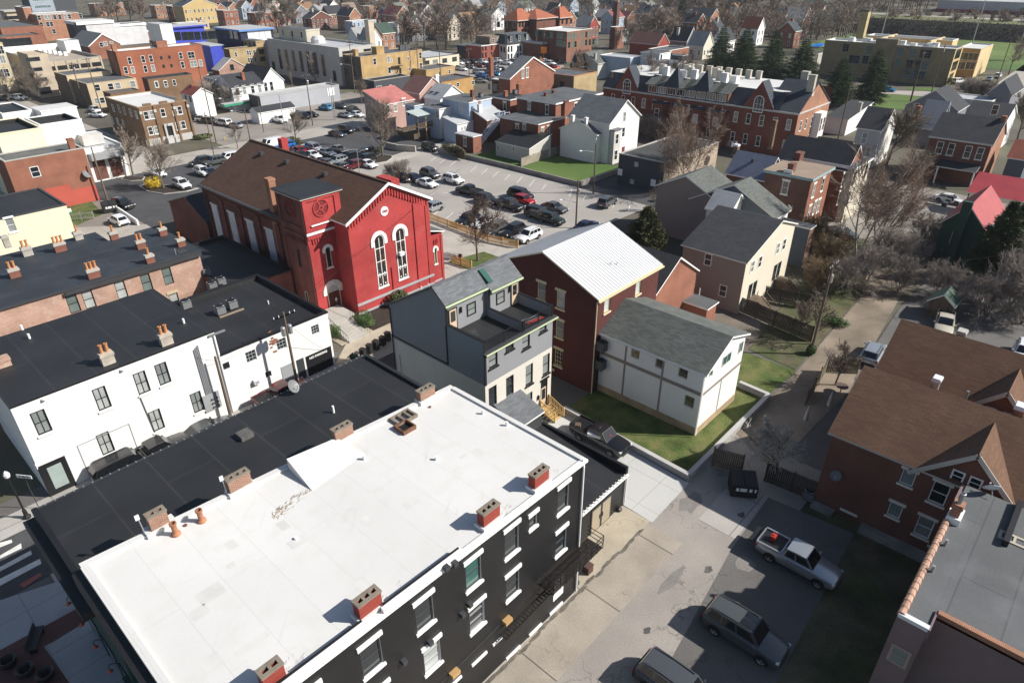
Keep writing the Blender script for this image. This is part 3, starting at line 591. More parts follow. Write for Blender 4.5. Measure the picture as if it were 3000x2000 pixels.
def fence(pts, h, label, mat, name='wooden_fence', pick=None, rails=True, z=0, post=2.2, gap=.02, w=.14, cat='fence'):
    pts = [Vector((p[0],p[1],0)) for p in pts]; o = pts[0]; t = thing(name, label, cat, (o.x,o.y,z)); bd, rl = MB(), MB()
    for a, b in zip(pts, pts[1:]):
        a, b = a-o, b-o; d = b-a; L = d.length; e = d.normalized(); nn = Vector((-e.y,e.x,0)); n = int(L/(w+gap))
        for i in range(n):
            c = a+e*((i+.5)*L/n); hh = h*(1+.0*i)+random.uniform(-.02,.02); bd.obox(c+Vector((0,0,hh/2+.05)), (e,nn,Vector((0,0,1))), (w/2,.012,hh/2), mat)
        for zz in (.3*h,.85*h): rl.obox((a+b)/2+nn*.03+Vector((0,0,zz)), (e,nn,Vector((0,0,1))), (L/2,.02,.045), mat)
        m = max(1, round(L/post))
        for i in range(m+1):
            c = a+e*(L*i/m)+nn*.07; MB().box(c.x-.05,c.y-.05,-.1,c.x+.05,c.y+.05,h+.12,mat).build('post', t)
    bd.build('board_panel', t); rl.build('rail', t); return t
def wallstrip(pts, h, w, mat, name, label, cat='wall', z0=-.1, cap=None):
    pts = [Vector((p[0],p[1],0)) for p in pts]; o = pts[0]; t = thing(name, label, cat, tuple(o)); b = MB(); c = MB()
    for i, (p, q) in enumerate(zip(pts, pts[1:])):
        p, q = p-o, q-o; e = (q-p).normalized(); nn = Vector((-e.y,e.x,0)); b.obox((p+q)/2+Vector((0,0,(h+z0)/2)), (e,nn,Vector((0,0,1))), ((q-p).length/2+(w/2-.003 if i < len(pts)-2 else 0), w/2-.004*(i % 2), (h-z0)/2-.002*(i % 2)), mat)
        if cap: c.obox((p+q)/2+Vector((0,0,h+.04)), (e,nn,Vector((0,0,1))), ((q-p).length/2, w/2+.05, .045-.003*(i % 2)), cap)
    b.build('wall_body', t)
    if cap: c.build('coping', t)
    return t
def sheet(name, pts, z, mat, kind='structure'):
    b = MB(); b.face([(p[0],p[1],z) for p in pts], mat)
    o = b.build(name); me = o.data
    if me.polygons[0].normal.z < 0: me.flip_normals()
    if kind: o['kind'] = kind
    return o
def satdish(parent, x, y, z, az=R(-50), r=.42, mat=None, name='satellite_dish'):
    b = MB().lathe((0,0,0),[(0,.0),(r*.5,.03),(r,.12),(r*1.01,.1),(r*.5,.01),(0,-.02)],14,mat or M('dish_grey',(.16,.165,.17),.5)); b.tube((0,0,0),(0,-.1,-.5),.03,.03,6,steel); b.tube((0,-r*.8,.05),(0,-.12,.42),.012,.012,4,steel); b.box(-.05,-.17,.38,.05,-.07,.46,steel)
    o = b.build(name, parent, (x,y,z+.5), uv=False); o.rotation_euler = (R(55),0,az+math.pi/2); return o
def ac_unit(pos, label, s=.85, h=.9, group='air conditioning condensers on the roofs', rz=0):
    t = thing('air_conditioner', label, 'air conditioner', pos, rz, group); b = MB().box(-s/2,-s/2,.06,s/2,s/2,h,dkgrey)
    for i in range(9): z = .14+i*(h-.2)/9; b.box(-s/2-.008,-s/2-.008,z,s/2+.008,s/2+.008,z+.03,grey)
    b.build('casing', t); MB().lathe((0,0,h),[(s*.44,.0),(s*.46,.05),(s*.4,.06),(s*.1,.03),(0,.03)],14,black).build('fan_grille', t, uv=False)
    MB().box(-s/2+.02,-s/2+.02,h+.003,s/2-.02,s/2-.02,h+.012,grey).build('top_cover', t); return t
# ================================================================ FOREGROUND BUILDINGS
# ---- black brick building with white roof
def black_building():
    x0,y0,x1,y1 = 2.6,17.7,25.6,30.6; W, D = x1-x0, y1-y0; DR = D-1.15
    t = thing('brick_building', 'black painted brick building with a white membrane roof and white window trim', 'building', (x0,y0,0))
    st = dict(frame=dkgrey, sill=white, lintel=white, lh=.27, glass=(glass,glass,glass,glassg)); st2 = dict(frame=steel, sill=white, lintel=white, lh=.27, grid=(1,3), glass=(curtain,blind,glass))
    wn = [(u-x0, 9.57, 1.08, 1.95, st) for u in (9.75,12.9,16.2,19.1)]+[(23.52-x0,9.57,1.0,1.95,st),(20.85-x0,9.75,.62,.95,st)]
    wn += [(u-x0, 6.1, 1.08, 1.9, st2) for u in (6.7,9.8,13.1,16.32)]+[(19.15-x0,6.1,1.08,1.9,st),(23.5-x0,6.1,1.0,1.9,st)]
    wn += [(3.6-x0,9.57,1.08,1.95,st),(6.6-x0,9.57,1.08,1.95,st)]
    b = MB(); top = 11.05
    ops = [(u-w/2,u+w/2,z-h/2,z+h/2) for u,z,w,h,s in wn]
    wallgrid(b, (0,0,0), (1,0,0), W, .0, top, ops, blackb, (0,-1,0), .2, white)
    zf = 11.72-top
    b.face([(0,0,top),(W,0,top),(W,0,top+.03),(0,0,11.70)], blackb)
    b.face([(W,0,0),(W,DR,0),(W,DR,11.08),(W,0,11.08)], blackb); b.face([(W,DR,0),(0,D,0),(0,D,11.7),(W,DR,11.08)], blackb)
    fg = M('dark_green_paint', (.018,.06,.048), .5, .1)
    b.face([(0,D,0),(0,0,0),(0,0,11.7),(0,D,11.7)], fg); b.build('wall', t)
    r = MB(); r.face([(0,.2,11.66),(W,.2,11.02),(W,DR,11.02),(0,D,11.66)], rwhite)
    r.extr([(-.1,-.08,11.62),(-.1,.26,11.62),(-.1,.26,11.80),(-.1,-.08,11.80)], (W+.2,0,-.64), white)
    r.extr([(-.1,D-.32,11.66),(-.1,D+.05,11.66),(-.1,D+.05,11.80),(-.1,D-.32,11.80)], (W+.15,DR-D,-.64), rwhite)
    r.box(-.14,.26,11.4,.22,D-.34,11.83,rwhite); r.box(W-.2,.262,10.9,W+.12,DR-.33,11.16,rwhite)
    # parapet lips with dark inner faces
    for a, c in ((8.1,13.0),(0,7.2)): r.extr([(a,.0,11.80-.0278*a),(a,.2,11.80-.0278*a),(a,.2,12.05-.0278*a),(a,.0,12.05-.0278*a)], (c-a,0,-.0278*(c-a)), white)
    for a, c in ((8.3,12.9),(.2,7.1)): r.extr([(a,.205,11.82-.0278*a),(a,.30,11.82-.0278*a),(a,.30,12.10-.0278*a),(a,.205,12.10-.0278*a)], (c-a,0,-.0278*(c-a)), black)
    r.build('roof', t)
    for u,z,w,h,s in wn: window(t, 'S', u, z, w, h, s)
    zr = lambda x: 11.66-.0278*(x-x0)
    rb = brick('old_orange_brick', (.30,.11,.055), (.2,.07,.04), (.38,.33,.27), .3); rp = brick('red_painted_chimney_brick', (.33,.05,.035), (.28,.04,.03), (.2,.05,.035), .25)
    cc = M('chimney_cap', (.20,.17,.135), .9, .25, 2.)
    for x, n in ((22.05,3),(18.05,3),(10.35,3),(5.65,2)): chimney(t, x-x0, .65, zr(x), 1.2 if n > 2 else .92, .48, [1.05,.98,1.02,1.12][int(x) % 4], rp, flues=n, cap=cc, skirt=rwhite)
    for x, n, h in ((10.45,3,1.0),(6.2,2,1.05),(23.4,3,.85),(17.,3,.95)):
        c = chimney(t, x-x0, D-.1-.05*(x-x0), zr(x), 1.26 if n > 2 else .9, .48, h, rb, flues=n, cap=cc, zb=-1.6, skirt=None)
        MB().box(-.75,-.36,-.35,.75,.34,.28,rwhite).build('flashing', c)
        if h >= 1.0: 
            MB().tube((-.72,.0,0),(-.8,.0,1.5),.03,.03,6,steel).build('mast', c, uv=False); MB().box(-.92,-.04,1.2,-.72,.02,1.5,lampw).build('antenna', c)
    for s in ((27,1220,560),(27,1395,465)):
        p = P(s, 11.4); MB().lathe((0,0,0),[(.24,0),(.22,.12),(.15,.2),(.14,.62),(.19,.68),(.19,.78),(.13,.8),(.12,.5)],12,M('old_clay_pot',(.36,.16,.09),.85,.25,2.)).build('chimney_pot', t, (p.x-x0,p.y-y0,zr(p.x)), uv=False)
    p = P((25,435,1465),11.2); u, v = p.x-x0, p.y-y0; z = zr(p.x); c = MB()
    for a in (-.75,-.25,.25,.63): c.box(u+a-.08,v-.4,z-.1,u+a+.06,v+.4,z+.22,cc)
    c.box(u-.83,v-.52,z-.1,u+.70,v-.4,z+.22,cc); c.box(u-.83,v+.4,z-.1,u+.70,v+.52,z+.22,cc); c.build('chimney_stub', t)
    p = P((25,440,1540),11.2); u, v = p.x-x0, p.y-y0; z = zr(p.x); c = MB(); rust = M('rusty_steel', (.16,.075,.045), .8, .35, 3.)
    for a in ((-.5,-.5,.5,-.42),(-.5,.42,.5,.5),(-.5,-.42,-.42,.42),(.42,-.42,.5,.42)): c.box(u+a[0],v+a[1],z-.1,u+a[2],v+a[3],z+.3,rust)
    c.box(u-.42,v-.42,z-.1,u+.42,v+.42,z+.08,black); c.build('roof_hatch', t)
    # wedge-shaped cricket against the far edge
    c = MB(); a, e = 13.2-x0, 16.5-x0; A = [(a,D-.9,11.2),(a,D-.9,12.15),(a-.1,D-3.5,11.36)]; B = [(e,D-.9,11.1),(e,D-.9,11.75),(e+.6,D-2.9,11.25)]
    c.face(A, rwhite); c.face(B[::-1], rwhite); c.face([A[1],B[1],B[2],A[2]][::-1], rwhite); c.face([A[0],B[0],B[1],A[1]], rwhite); c.build('roof_wedge', t)
    for s, h in (((27,2045,600),.12),((28,160,35),.3),((28,655,30),.25),((25,975,1425),.3),((25,1140,1505),.3),((27,1290,517),.08),((25,610,1385),.08)):
        p = P(s, 11.2); vent(t, p.x-x0, p.y-y0, zr(p.x), h, .09, white if h > .1 else rust)
    p = P((25,15,1568), 11.2); vent(t, p.x-x0, p.y-y0, zr(p.x), .6, .1, rust)
    p = P((27,1900,430), 11.3); c = MB(); rg = random.Random(3); stn = M('roof_debris', (.30,.22,.12), .95, .4, 3.)
    for i in range(70): 
        f = rg.random()**2; a = Vector((rg.gauss(0,.22)+f*2.4, rg.gauss(0,.18)+f*.5, .012+rg.random()*.02)); d = Vector((math.cos(rg.gauss(.2,.5)), math.sin(rg.gauss(.2,.5)), 0))*rg.uniform(.08,.28)
        c.tube(a, a+d, .016, .006, 3, stn, False)
    c.build('debris', t, (p.x-x0,p.y-y0,zr(p.x)), uv=False)
    c = MB(); rg = random.Random(8); pm_ = M('membrane_patch', (.565,.555,.535), .7, .08, 1.); sm_ = M('roof_soot', (.36,.355,.35), .8, .3, 2.)
    for i in range(16): u, v, a, e = rg.uniform(1,W-3), rg.uniform(.8,D-4), rg.uniform(.3,1.5), rg.uniform(.2,.9); z = zr(x0+u)+.004; c.face([(u,v,z),(u+a,v,z-.0278*a),(u+a,v+e,z-.0278*a),(u,v+e,z)], pm_)
    for x in (22.05,18.05,10.35,5.65):
        for k in range(26): u, v = x-x0+abs(rg.gauss(.7,.5)), .75+rg.gauss(0,.35); a = rg.uniform(.05,.35); z = zr(x0+u)+.006+k*.0002; c.face([(u,v,z),(u+a,v+.1,z-.0278*a),(u+a*.9,v+.14,z-.025*a)], sm_)
    for i in range(60): u, v = rg.uniform(.5,W-2.5), rg.uniform(.6,D-2.5); a, t_ = rg.uniform(.3,1.6), rg.uniform(-.5,1.2); z = zr(x0+u)+.005; c.face([(u,v,z),(u+a,v+a*t_,z-.0278*a),(u+a,v+a*t_+.035,z-.0278*a),(u,v+.03,z)], pm_)
    c.build('roof_stain', t)['kind'] = 'stuff'
    # base: white stone lintels and foundation
    f = MB()
    for a, c, z, h in ((18.5,19.75,.0,.17),(20.6,21.8,.1,.17),(22.6,23.9,.18,.17),(15.7,16.9,2.4,.18),(17.4,18.15,2.45,.15),(14.2,14.9,2.4,.16)): f.box(a-x0,-.09,z,c-x0,.05,z+h,white)
    f.build('stone_lintel', t)
    MB().box(-.05,-.12,-.3,W+.05,-.004,.0,conc).box(14.8-x0,-.05,.0,W+.03,-.006,.05,conc).build('foundation', t)
    d = MB(); d.box(22.9-x0,-.05,1.2,23.9-x0,.02,3.2,white); d.lathe((23.4-x0,-.05,3.2),[(0,0),(.5,0)],2,white,1); d.build('door', t)
    for u,z in ((23.4,3.5),): MB().box(22.75-x0,-.07,3.2,24.05-x0,.02,3.5,white).build('door_lintel', t)
    for s in ((32,962,428),(32,890,465),(32,1092,780),(32,1030,868),(32,752,1105),(32,525,1270)):
        p = PY(s, y0); MB().box(-.13,-.26,-.14,.13,-.004,.14,dkgrey).build('wall_vent', t, (p.x-x0,0,p.z))
    tanl = M('tan_lamp_housing', (.42,.26,.11), .6, .1)
    for s in ((32,1412,915),(32,958,1365)): p = PY(s, y0); MB().box(-.28,-.34,-.14,.28,-.004,.12,tanl).box(-.26,-.33,-.16,.26,-.05,-.142,lampw).build('wall_lamp', t, (p.x-x0,0,p.z))
    ds = MB(); ds.tube((W-.35,-.12,.2),(W-.35,-.12,10.9),.06,.06,8,white); ds.tube((W-.35,-.12,10.9),(W-.2,.1,11.3),.06,.06,8,white); ds.build('downspout', t, uv=False)
    cb = MB(); cb.tube((3.2,-.03,2.9),(15.4,-.03,3.75),.02,.02,5,dkgrey,False); cb.build('cable', t, uv=False)
    # fire escape
    fe = MB(); rs = M('rusty_black_iron', (.012,.009,.008), .7, .4, 4.); z = 4.35; u0, u1, w = 21.3-x0, 26.2-x0, 1.2
    for i in range(24): y = -.08-w*i/23; fe.beam((u0,y,z),(u1,y,z),.03,.04,rs)
    for i in range(6): x = u0+(u1-u0)*i/5; fe.beam((x,-.02,z-.03),(x,-w-.1,z-.03),.04,.05,rs); fe.beam((x,0,z-1.0),(x,-w,z-.05),.035,.035,rs)
    fe.build('platform', t, uv=False)
    ra = MB()
    for zz in (.35,.7,1.05): ra.beam((u0,-w-.1,z+zz),(u1,-w-.1,z+zz),.035,.035,rs); ra.beam((u1,-.02,z+zz),(u1,-w-.1,z+zz),.035,.035,rs); ra.beam((u0,-.02,z+zz),(u0,-w-.1,z+zz),.035,.035,rs)
    for i in range(9): x = u0+(u1-u0)*i/8; ra.beam((x,-w-.1,z-.05),(x,-w-.1,z+1.07),.035,.035,rs)
    for k in range(3): x = u0+.5+k*.55; ra.beam((x,-w,z+1.0),(x+.9,-.15,z-1.6),.02,.02,rs)
    ra.build('railing', t, uv=False)
    la = MB(); p0, p1 = Vector((u0+.7,-w*.75,z-.4)), Vector((17.9-x0,-.55,2.95))
    for yy in (0,.42):
        la.beam(p0+Vector((0,yy,0)), p1+Vector((0,yy,0)), .05,.09,rs); la.beam(p0+Vector((.3,yy,.75)), p1+Vector((.2,yy,.6)), .03,.03,rs)
    for i in range(19): q = p0.lerp(p1,(i+.5)/19); la.beam(q, q+Vector((0,.42,0)), .10,.02,rs)
    for i in range(7): q = p0.lerp(p1,i/6); la.beam(q, q+Vector((.25,0,.7)), .02,.02,rs)
    la.build('folding_stair', t, uv=False)
    # street front: cornice, shop front, gooseneck lamps
    c = MB(); c.box(-.55,.3,10.6,-.16,D-.1,11.5,black).box(-.3,.3,10.2,-.004,D-.1,10.598,black); c.build('cornice', t)
    for i in range(4): window(t, 'W', 1.6+i*3.1, 7.2, 1.2, 2.4, WST['fard'])
    q = MB(); q.box(-.5,.0,-.2,-.004,D,3.4,fg); q.build('shopfront', t)
    for y in (2.,5.,8.,11.): MB().box(-.56,y-.9,.3,-.502,y+.9,2.9,glass).build('shop_window', t)
    return t
black_building()
lampred = M('red_enamel', (.36,.06,.04), .4, .1)
def gooseneck(parent, x, y, z):
    b = MB(); pts = [Vector((x,y,z))+Vector((-.42*math.sin(i/8*math.pi*.55), 0, .25*math.sin(i/8*math.pi))) for i in range(9)]
    for a, c in zip(pts, pts[1:]): b.tube(a, c, .022, .022, 5, black, False)
    q = pts[-1]; b.lathe((q.x,q.y,q.z-.22),[(0,.18),(.05,.16),(.07,.1),(.15,.0)],10,lampred); b.build('gooseneck_lamp', parent, uv=False)
# ---- long low-roofed black building
def black_roof():
    x0,y0,x1,y1,h = 2.4,29.55,25.1,38.7,10.0; W, D = x1-x0, y1-y0
    t = thing('long_building', 'long building with a black membrane roof beside the white roof', 'building', (x0,y0,0)); b = MB(); fg = MATS['dark_green_paint']
    b.box(0,0,-.3,W,D,h-.2,fg); b.build('wall', t)
    r = MB().box(-.1,0,h-.2,W+.1,D+.12,h,black,rblack); r.box(-.18,0,h-.35,.12,D+.15,h+.16,black); r.box(W-.15,.02,h,W+.12,D-.25,h+.22,rblack); r.build('roof', t)
    g = MB().box(-.1,D+.12,h-.1,W,D+.24,h+.03,dkgrey)
    for i in range(46): g.box(i*.5,D+.10,h+.031,i*.5+.07,D+.26,h+.05,steel)
    g.build('gutter', t)
    b = MB(); b.box(-.75,.2,h-.9,-.18,D+.1,h-.36,black); b.build('cornice', t)
    for i in range(4): gooseneck(t, -.2, 1.0+i*2.1, 4.6)
    for i in range(3): MB().box(-.06,.7+i*2.6,.3,-.004,2.5+i*2.6,3.0,glass).build('shop_window', t)
    p = P((35,1690,890), h); c = MB().box(-.42,-.42,-.05,.42,.42,.32,M('curb_wood',(.10,.095,.09),.9,.25,2.)); c.build('roof_curb', t, (p.x-x0,p.y-y0,h))
    p = P((35,2300,725), h); vent(t, p.x-x0, p.y-y0, h, .55, .08, white)
    satdish(t, P((35,2085,630),h).x-x0, D-.35, h, R(-60), .5)
    return t
black_roof()
long2 = bld('rear_extension', 'low dark roof between the long black roof and the grey house', None, None, None, 3.6, dkgrey, 'flat', rblack, rect=(25.7,30.2,31.7,38.6), par=.12, cornice=black)
vent(long2, 2.2, 6.2, 3.5, .45, .09, white)
# ---- white two-storey building
wd = dict(frame=black, grid=(2,2), mw=.045, fw=.10, sill=white, glass=(curtain,curtain,blind))
wb = bld('painted_brick_building', 'white painted brick building with a black roof and black sash windows', None, None, None, 8.5, whitew, 'slab', rblack, trim=black, rect=(4.6,54.0,20.1,66.6), o=.06, th=.14,
  wins=[('S',[(35,285,792),(35,703,628),(35,978,520),(35,1123,458),(35,728,937),(35,1080,778),(35,1360,653)],.98,2.05,wd)], cat='building')
b = MB(); b.box(-.04,-.05,-.2,1.9,-.003,3.0,black); b.box(-.06,-.3,3.0,.0,12.6,3.3,white); b.build('shopfront', wb); MB().box(.5,-.075,.5,1.5,-.052,2.6,M('shop_glass',(.30,.36,.34),.15,.2,.5,spec=.7)).build('shop_window', wb)
b = MB()
for a in ((2.9,.2,6.9,.26),(2.9,3.3,6.9,3.36),(2.9,.26,2.96,3.3),(6.84,.26,6.9,3.3)): b.box(a[0],-.035,a[1],a[2],-.003,a[3],grey)
b.build('blank_panel', wb)
wpot = M('stuccoed_chimney', (.42,.37,.31), .9, .2, 2.)
for s, n in (((35,758,395),2),((35,1160,262),2)): p = P(s, 8.6); chimney(wb, p.x-4.6, p.y-54+.25, 8.6, .95, .62, 1.0, wpot, pots=n, cap=wpot)
p = P((35,30,415), 8.6); chimney(wb, p.x-4.6, p.y-54+.25, 8.6, 1.1, .7, .75, pbrick)
for s in ((24,205,920),(24,155,860),(24,1268,815)): p = P(s, 8.64); vent(wb, p.x-4.6, p.y-54, 8.6, .5, .1, white)
b = MB()
for i, u in enumerate((13.45,13.58,13.71,13.84)): b.tube((u,-.08,2.9),(u-.02,-.08,7.6+.1*i),.04,.04,6,grey)
b.build('conduit', wb, uv=False); b = MB().box(13.0,-.14,1.2,14.5,-.02,2.9,grey)
for i in range(9): b.tube((13.75+.24*(i % 3),-.14,1.45+.42*(i//3)),(13.75+.24*(i % 3),-.24,1.45+.42*(i//3)),.08,.08,8,dkgrey)
b.build('meter_board', wb, uv=False)
b = MB().tube((8.6,-.07,.2),(8.3,-.07,5.5),.03,.03,6,dkgrey); b.build('pipe', wb, uv=False)
b = MB().tube((15.35,-.1,.1),(15.35,-.1,8.2),.07,.07,8,white).box(14.9,-.16,8.25,16.4,.0,8.4,steel); b.build('downspout', wb)
for s in ((35,303,628),(35,843,425)): p = PY(s, 54); MB().lathe((0,-.08,0),[(.0,.07),(.2,.05),(.22,-.02),(.15,-.08),(0,-.09)],10,offwhite).build('wall_lamp', wb, (p.x-4.6,0,p.z), uv=False)
# ---- white garage
gw = dict(frame=grey, grid=(3,3), mw=.05, glass=(glass,)); gs = dict(frame=dkgrey, grid=(1,1), glass=(glass,))
lg = bld('garage_building', 'low white garage with a black flat roof and a NO PARKING door', None, None, None, 6.15, whitew, 'flat', rblack, rect=(20.1,54.02,31.35,67.6), par=.5, cornice=black,
  wins=[('S',[(35,1730,337),(35,1940,252)],1.0,1.1,gw),('S',[(35,2172,153)],.85,.95,gw),('S',[(35,1558,400),(35,1850,460)],.6,.6,gs)])
MB().box(8.05,-.06,-.1,11.0,-.004,2.3,black).build('garage_door', lg); text('NO PARKING', .34, white, lg, (9.45,-.075,1.95), (R(90),0,0), 'lettering', .005, bold=.012)
MB().box(5.3,-.05,-.1,6.5,-.004,2.35,grey).build('door', lg); MB().box(7.0,-.05,-.1,7.8,-.004,2.35,dkgrey).build('door', lg)
p = PY((35,1765,503), 54); MB().box(-.35,-.4,-.22,.35,-.004,.22,lampw).box(-.28,-.41,-.16,.1,-.402,.12,grey).build('window_air_conditioner', lg, (p.x-20.1,0,p.z))
p = PY((35,1878,235), 54); b = MB(); rg = random.Random(5)
for i in range(16): u, z = rg.gauss(0,.2), rg.gauss(0,.5); b.box(u-.14,-.014-.0003*i,z-.1,u+.14,-.004,z+.1,obrick)
b.build('bare_brick_patch', lg, (p.x-20.1,0,p.z))
p = P((24,1850,680),5.7); vent(lg, p.x-20.1, p.y-54, 5.65, .4, .06, white)
rx = bld('rear_flat_building', 'shaded flat roofed block behind the garage against the church', None, None, None, 5.2, redd, 'flat', rblack, rect=(28.0,68.0,35.6,84.5), par=.3, cornice=black)
for i, s in enumerate(((33,155,1170),(33,210,1290),(33,285,1250))): q = P(s, 5.3); ac_unit((q.x,q.y,4.9), ['dark condenser by the grey pad in the shade behind the brick row','dark condenser nearest the garage in the shade behind the brick row','dark condenser between two others in the shade behind the brick row'][i])
for i, s in enumerate(((24,1520,745),(24,1602,705),(24,1285,705))): q = P(s, 5.75); ac_unit((q.x,q.y,5.66 if i < 2 else 5.66), ['left condenser of the pair on the wooden skid','right condenser of the pair on the wooden skid','pale condenser at the corner of the white building roof'][i])
q = P((24,1580,735), 5.7); sk = MB().box(-1.3,-.1,0,1.3,.1,.12,M('pallet_wood',(.25,.2,.15))).build('wooden_skid', None, (q.x,q.y-.5,5.652)); tag(sk, 'long wooden skid under two condensers on the garage roof', 'plank')
# ---- brick row with many chimneys
bw = dict(frame=black, sill=None, lintel=M('sandstone',(.47,.40,.27)), lh=.3, grid=(1,2), glass=(M('greenish_blind',(.13,.165,.155),.2,.2,.8,spec=.6),curtain))
br = bld('brick_row', 'weathered brick row house with a dark roof and many chimneys', None, None, None, 8.0, pbrick, 'slab', M('dark_slate_membrane',(.030,.035,.043),.6,.2,.25,(9.,2.5),(.027,.032,.040),(.045,.05,.06),.05,fine=.12,dirt=.4,dirtc=(.05,.055,.065)), trim=dkgrey, rect=(2.,74.2,28.2,84.6), o=.25, th=.18,
  wins=[('S',[(24,505,680),(24,612,650),(24,835,585),(24,1010,535),(24,1155,490),(24,1205,665)],1.0,2.0,bw)])
rb2 = MB().box(0,8.5,8.0,20.5,15.0,8.15,dkgrey,MATS['dark_slate_membrane']).box(0,10.42,-.3,20.3,14.9,8.0,pbrick).build('rear_roof', br)
for s, n, m, big in (((24,107,495),2,0,1),((24,650,498),3,0,1),((24,1037,395),1,0,0),((24,975,298),2,0,1),((24,1250,283),1,0,0),((24,1125,208),1,0,0),((24,790,235),1,0,0),((24,420,315),3,0,1),((24,195,345),2,1,1),((24,545,235),1,1,0),((24,48,268),0,1,1)):
    p = P(s, 8.2); chimney(br, p.x-2., p.y-74.2, 8.15, [.62,.85,.95,1.15][n], .6, .95 if n != 1 else .9, stone if m else brick('chimney_red_brick',(.23,.07,.045),(.17,.05,.035),(.2,.12,.09)), pots=n, cap=conc)
p = P((24,1212,340), 8.2); vent(br, p.x-2., p.y-74.2, 8.15, .7, .06, steel); p = P((24,1248,322), 8.2); MB().box(-.5,-.35,0,.5,.35,.16,dkgrey).build('roof_hatch', br, (p.x-2.,p.y-74.2,8.18))
MB().box(12.3,-.4,7.6,26.3,-.26,7.98,dkgrey).build('gutter', br)
# ---- cream house far left
bld('cream_house', 'cream stucco building with a dark flat roof at the left edge', None, None, None, 7.0, creamw, 'flat', rblack, rect=(10.,107.5,24.7,119.), par=.12, cornice=dkgrey, wins=[('S',[(24,75,140)],.95,1.9,WST['sill'])])
# ---- black garage beside the driveway and the shingled lean-to
bg = bld('black_garage', 'low black garage with a sloping membrane roof and pale double doors', None, None, None, 3.0, blackb, 'shedy', rblack, rise=3.5, rect=(25.66,20.0,34.3,28.2), o=.0, th=.12, trim=black)
MB().box(8.55,-.05,2.7,8.8,8.3,3.75,black).build('parapet', bg)
b = MB().box(0,-.2,2.94,8.75,-.02,3.1,white)
for i in range(22): b.box(.2+i*.39,-.215,3.101,.3+i*.39,.05,3.14,offwhite)
b.build('gutter', bg); dg = M('pale_door', (.33,.28,.2), .5, .06)
for i, u in enumerate((4.35,5.6)): d = MB().box(u,-.05,.0,u+1.2,-.004,2.35,dkgrey).box(u+.1,-.06,.1,u+1.1,-.0505,2.25,dg).build('door', bg); MB().box(u+(1.0 if i == 0 else .1),-.1,1.0,u+(1.06 if i == 0 else .16),-.062,1.4,black).build('handle', d)
MB().tube((8.6,-.12,.1),(8.6,-.12,2.9),.06,.06,8,white).build('downspout', bg, uv=False)
bld('shingled_addition', 'small grey shingled lean-to under the grey house windows', None, None, None, 3.15, dkgrey, 'shedy', shg, rise=4.05, rect=(33.1,29.8,36.0,32.35), o=.2, th=.14, trim=white)
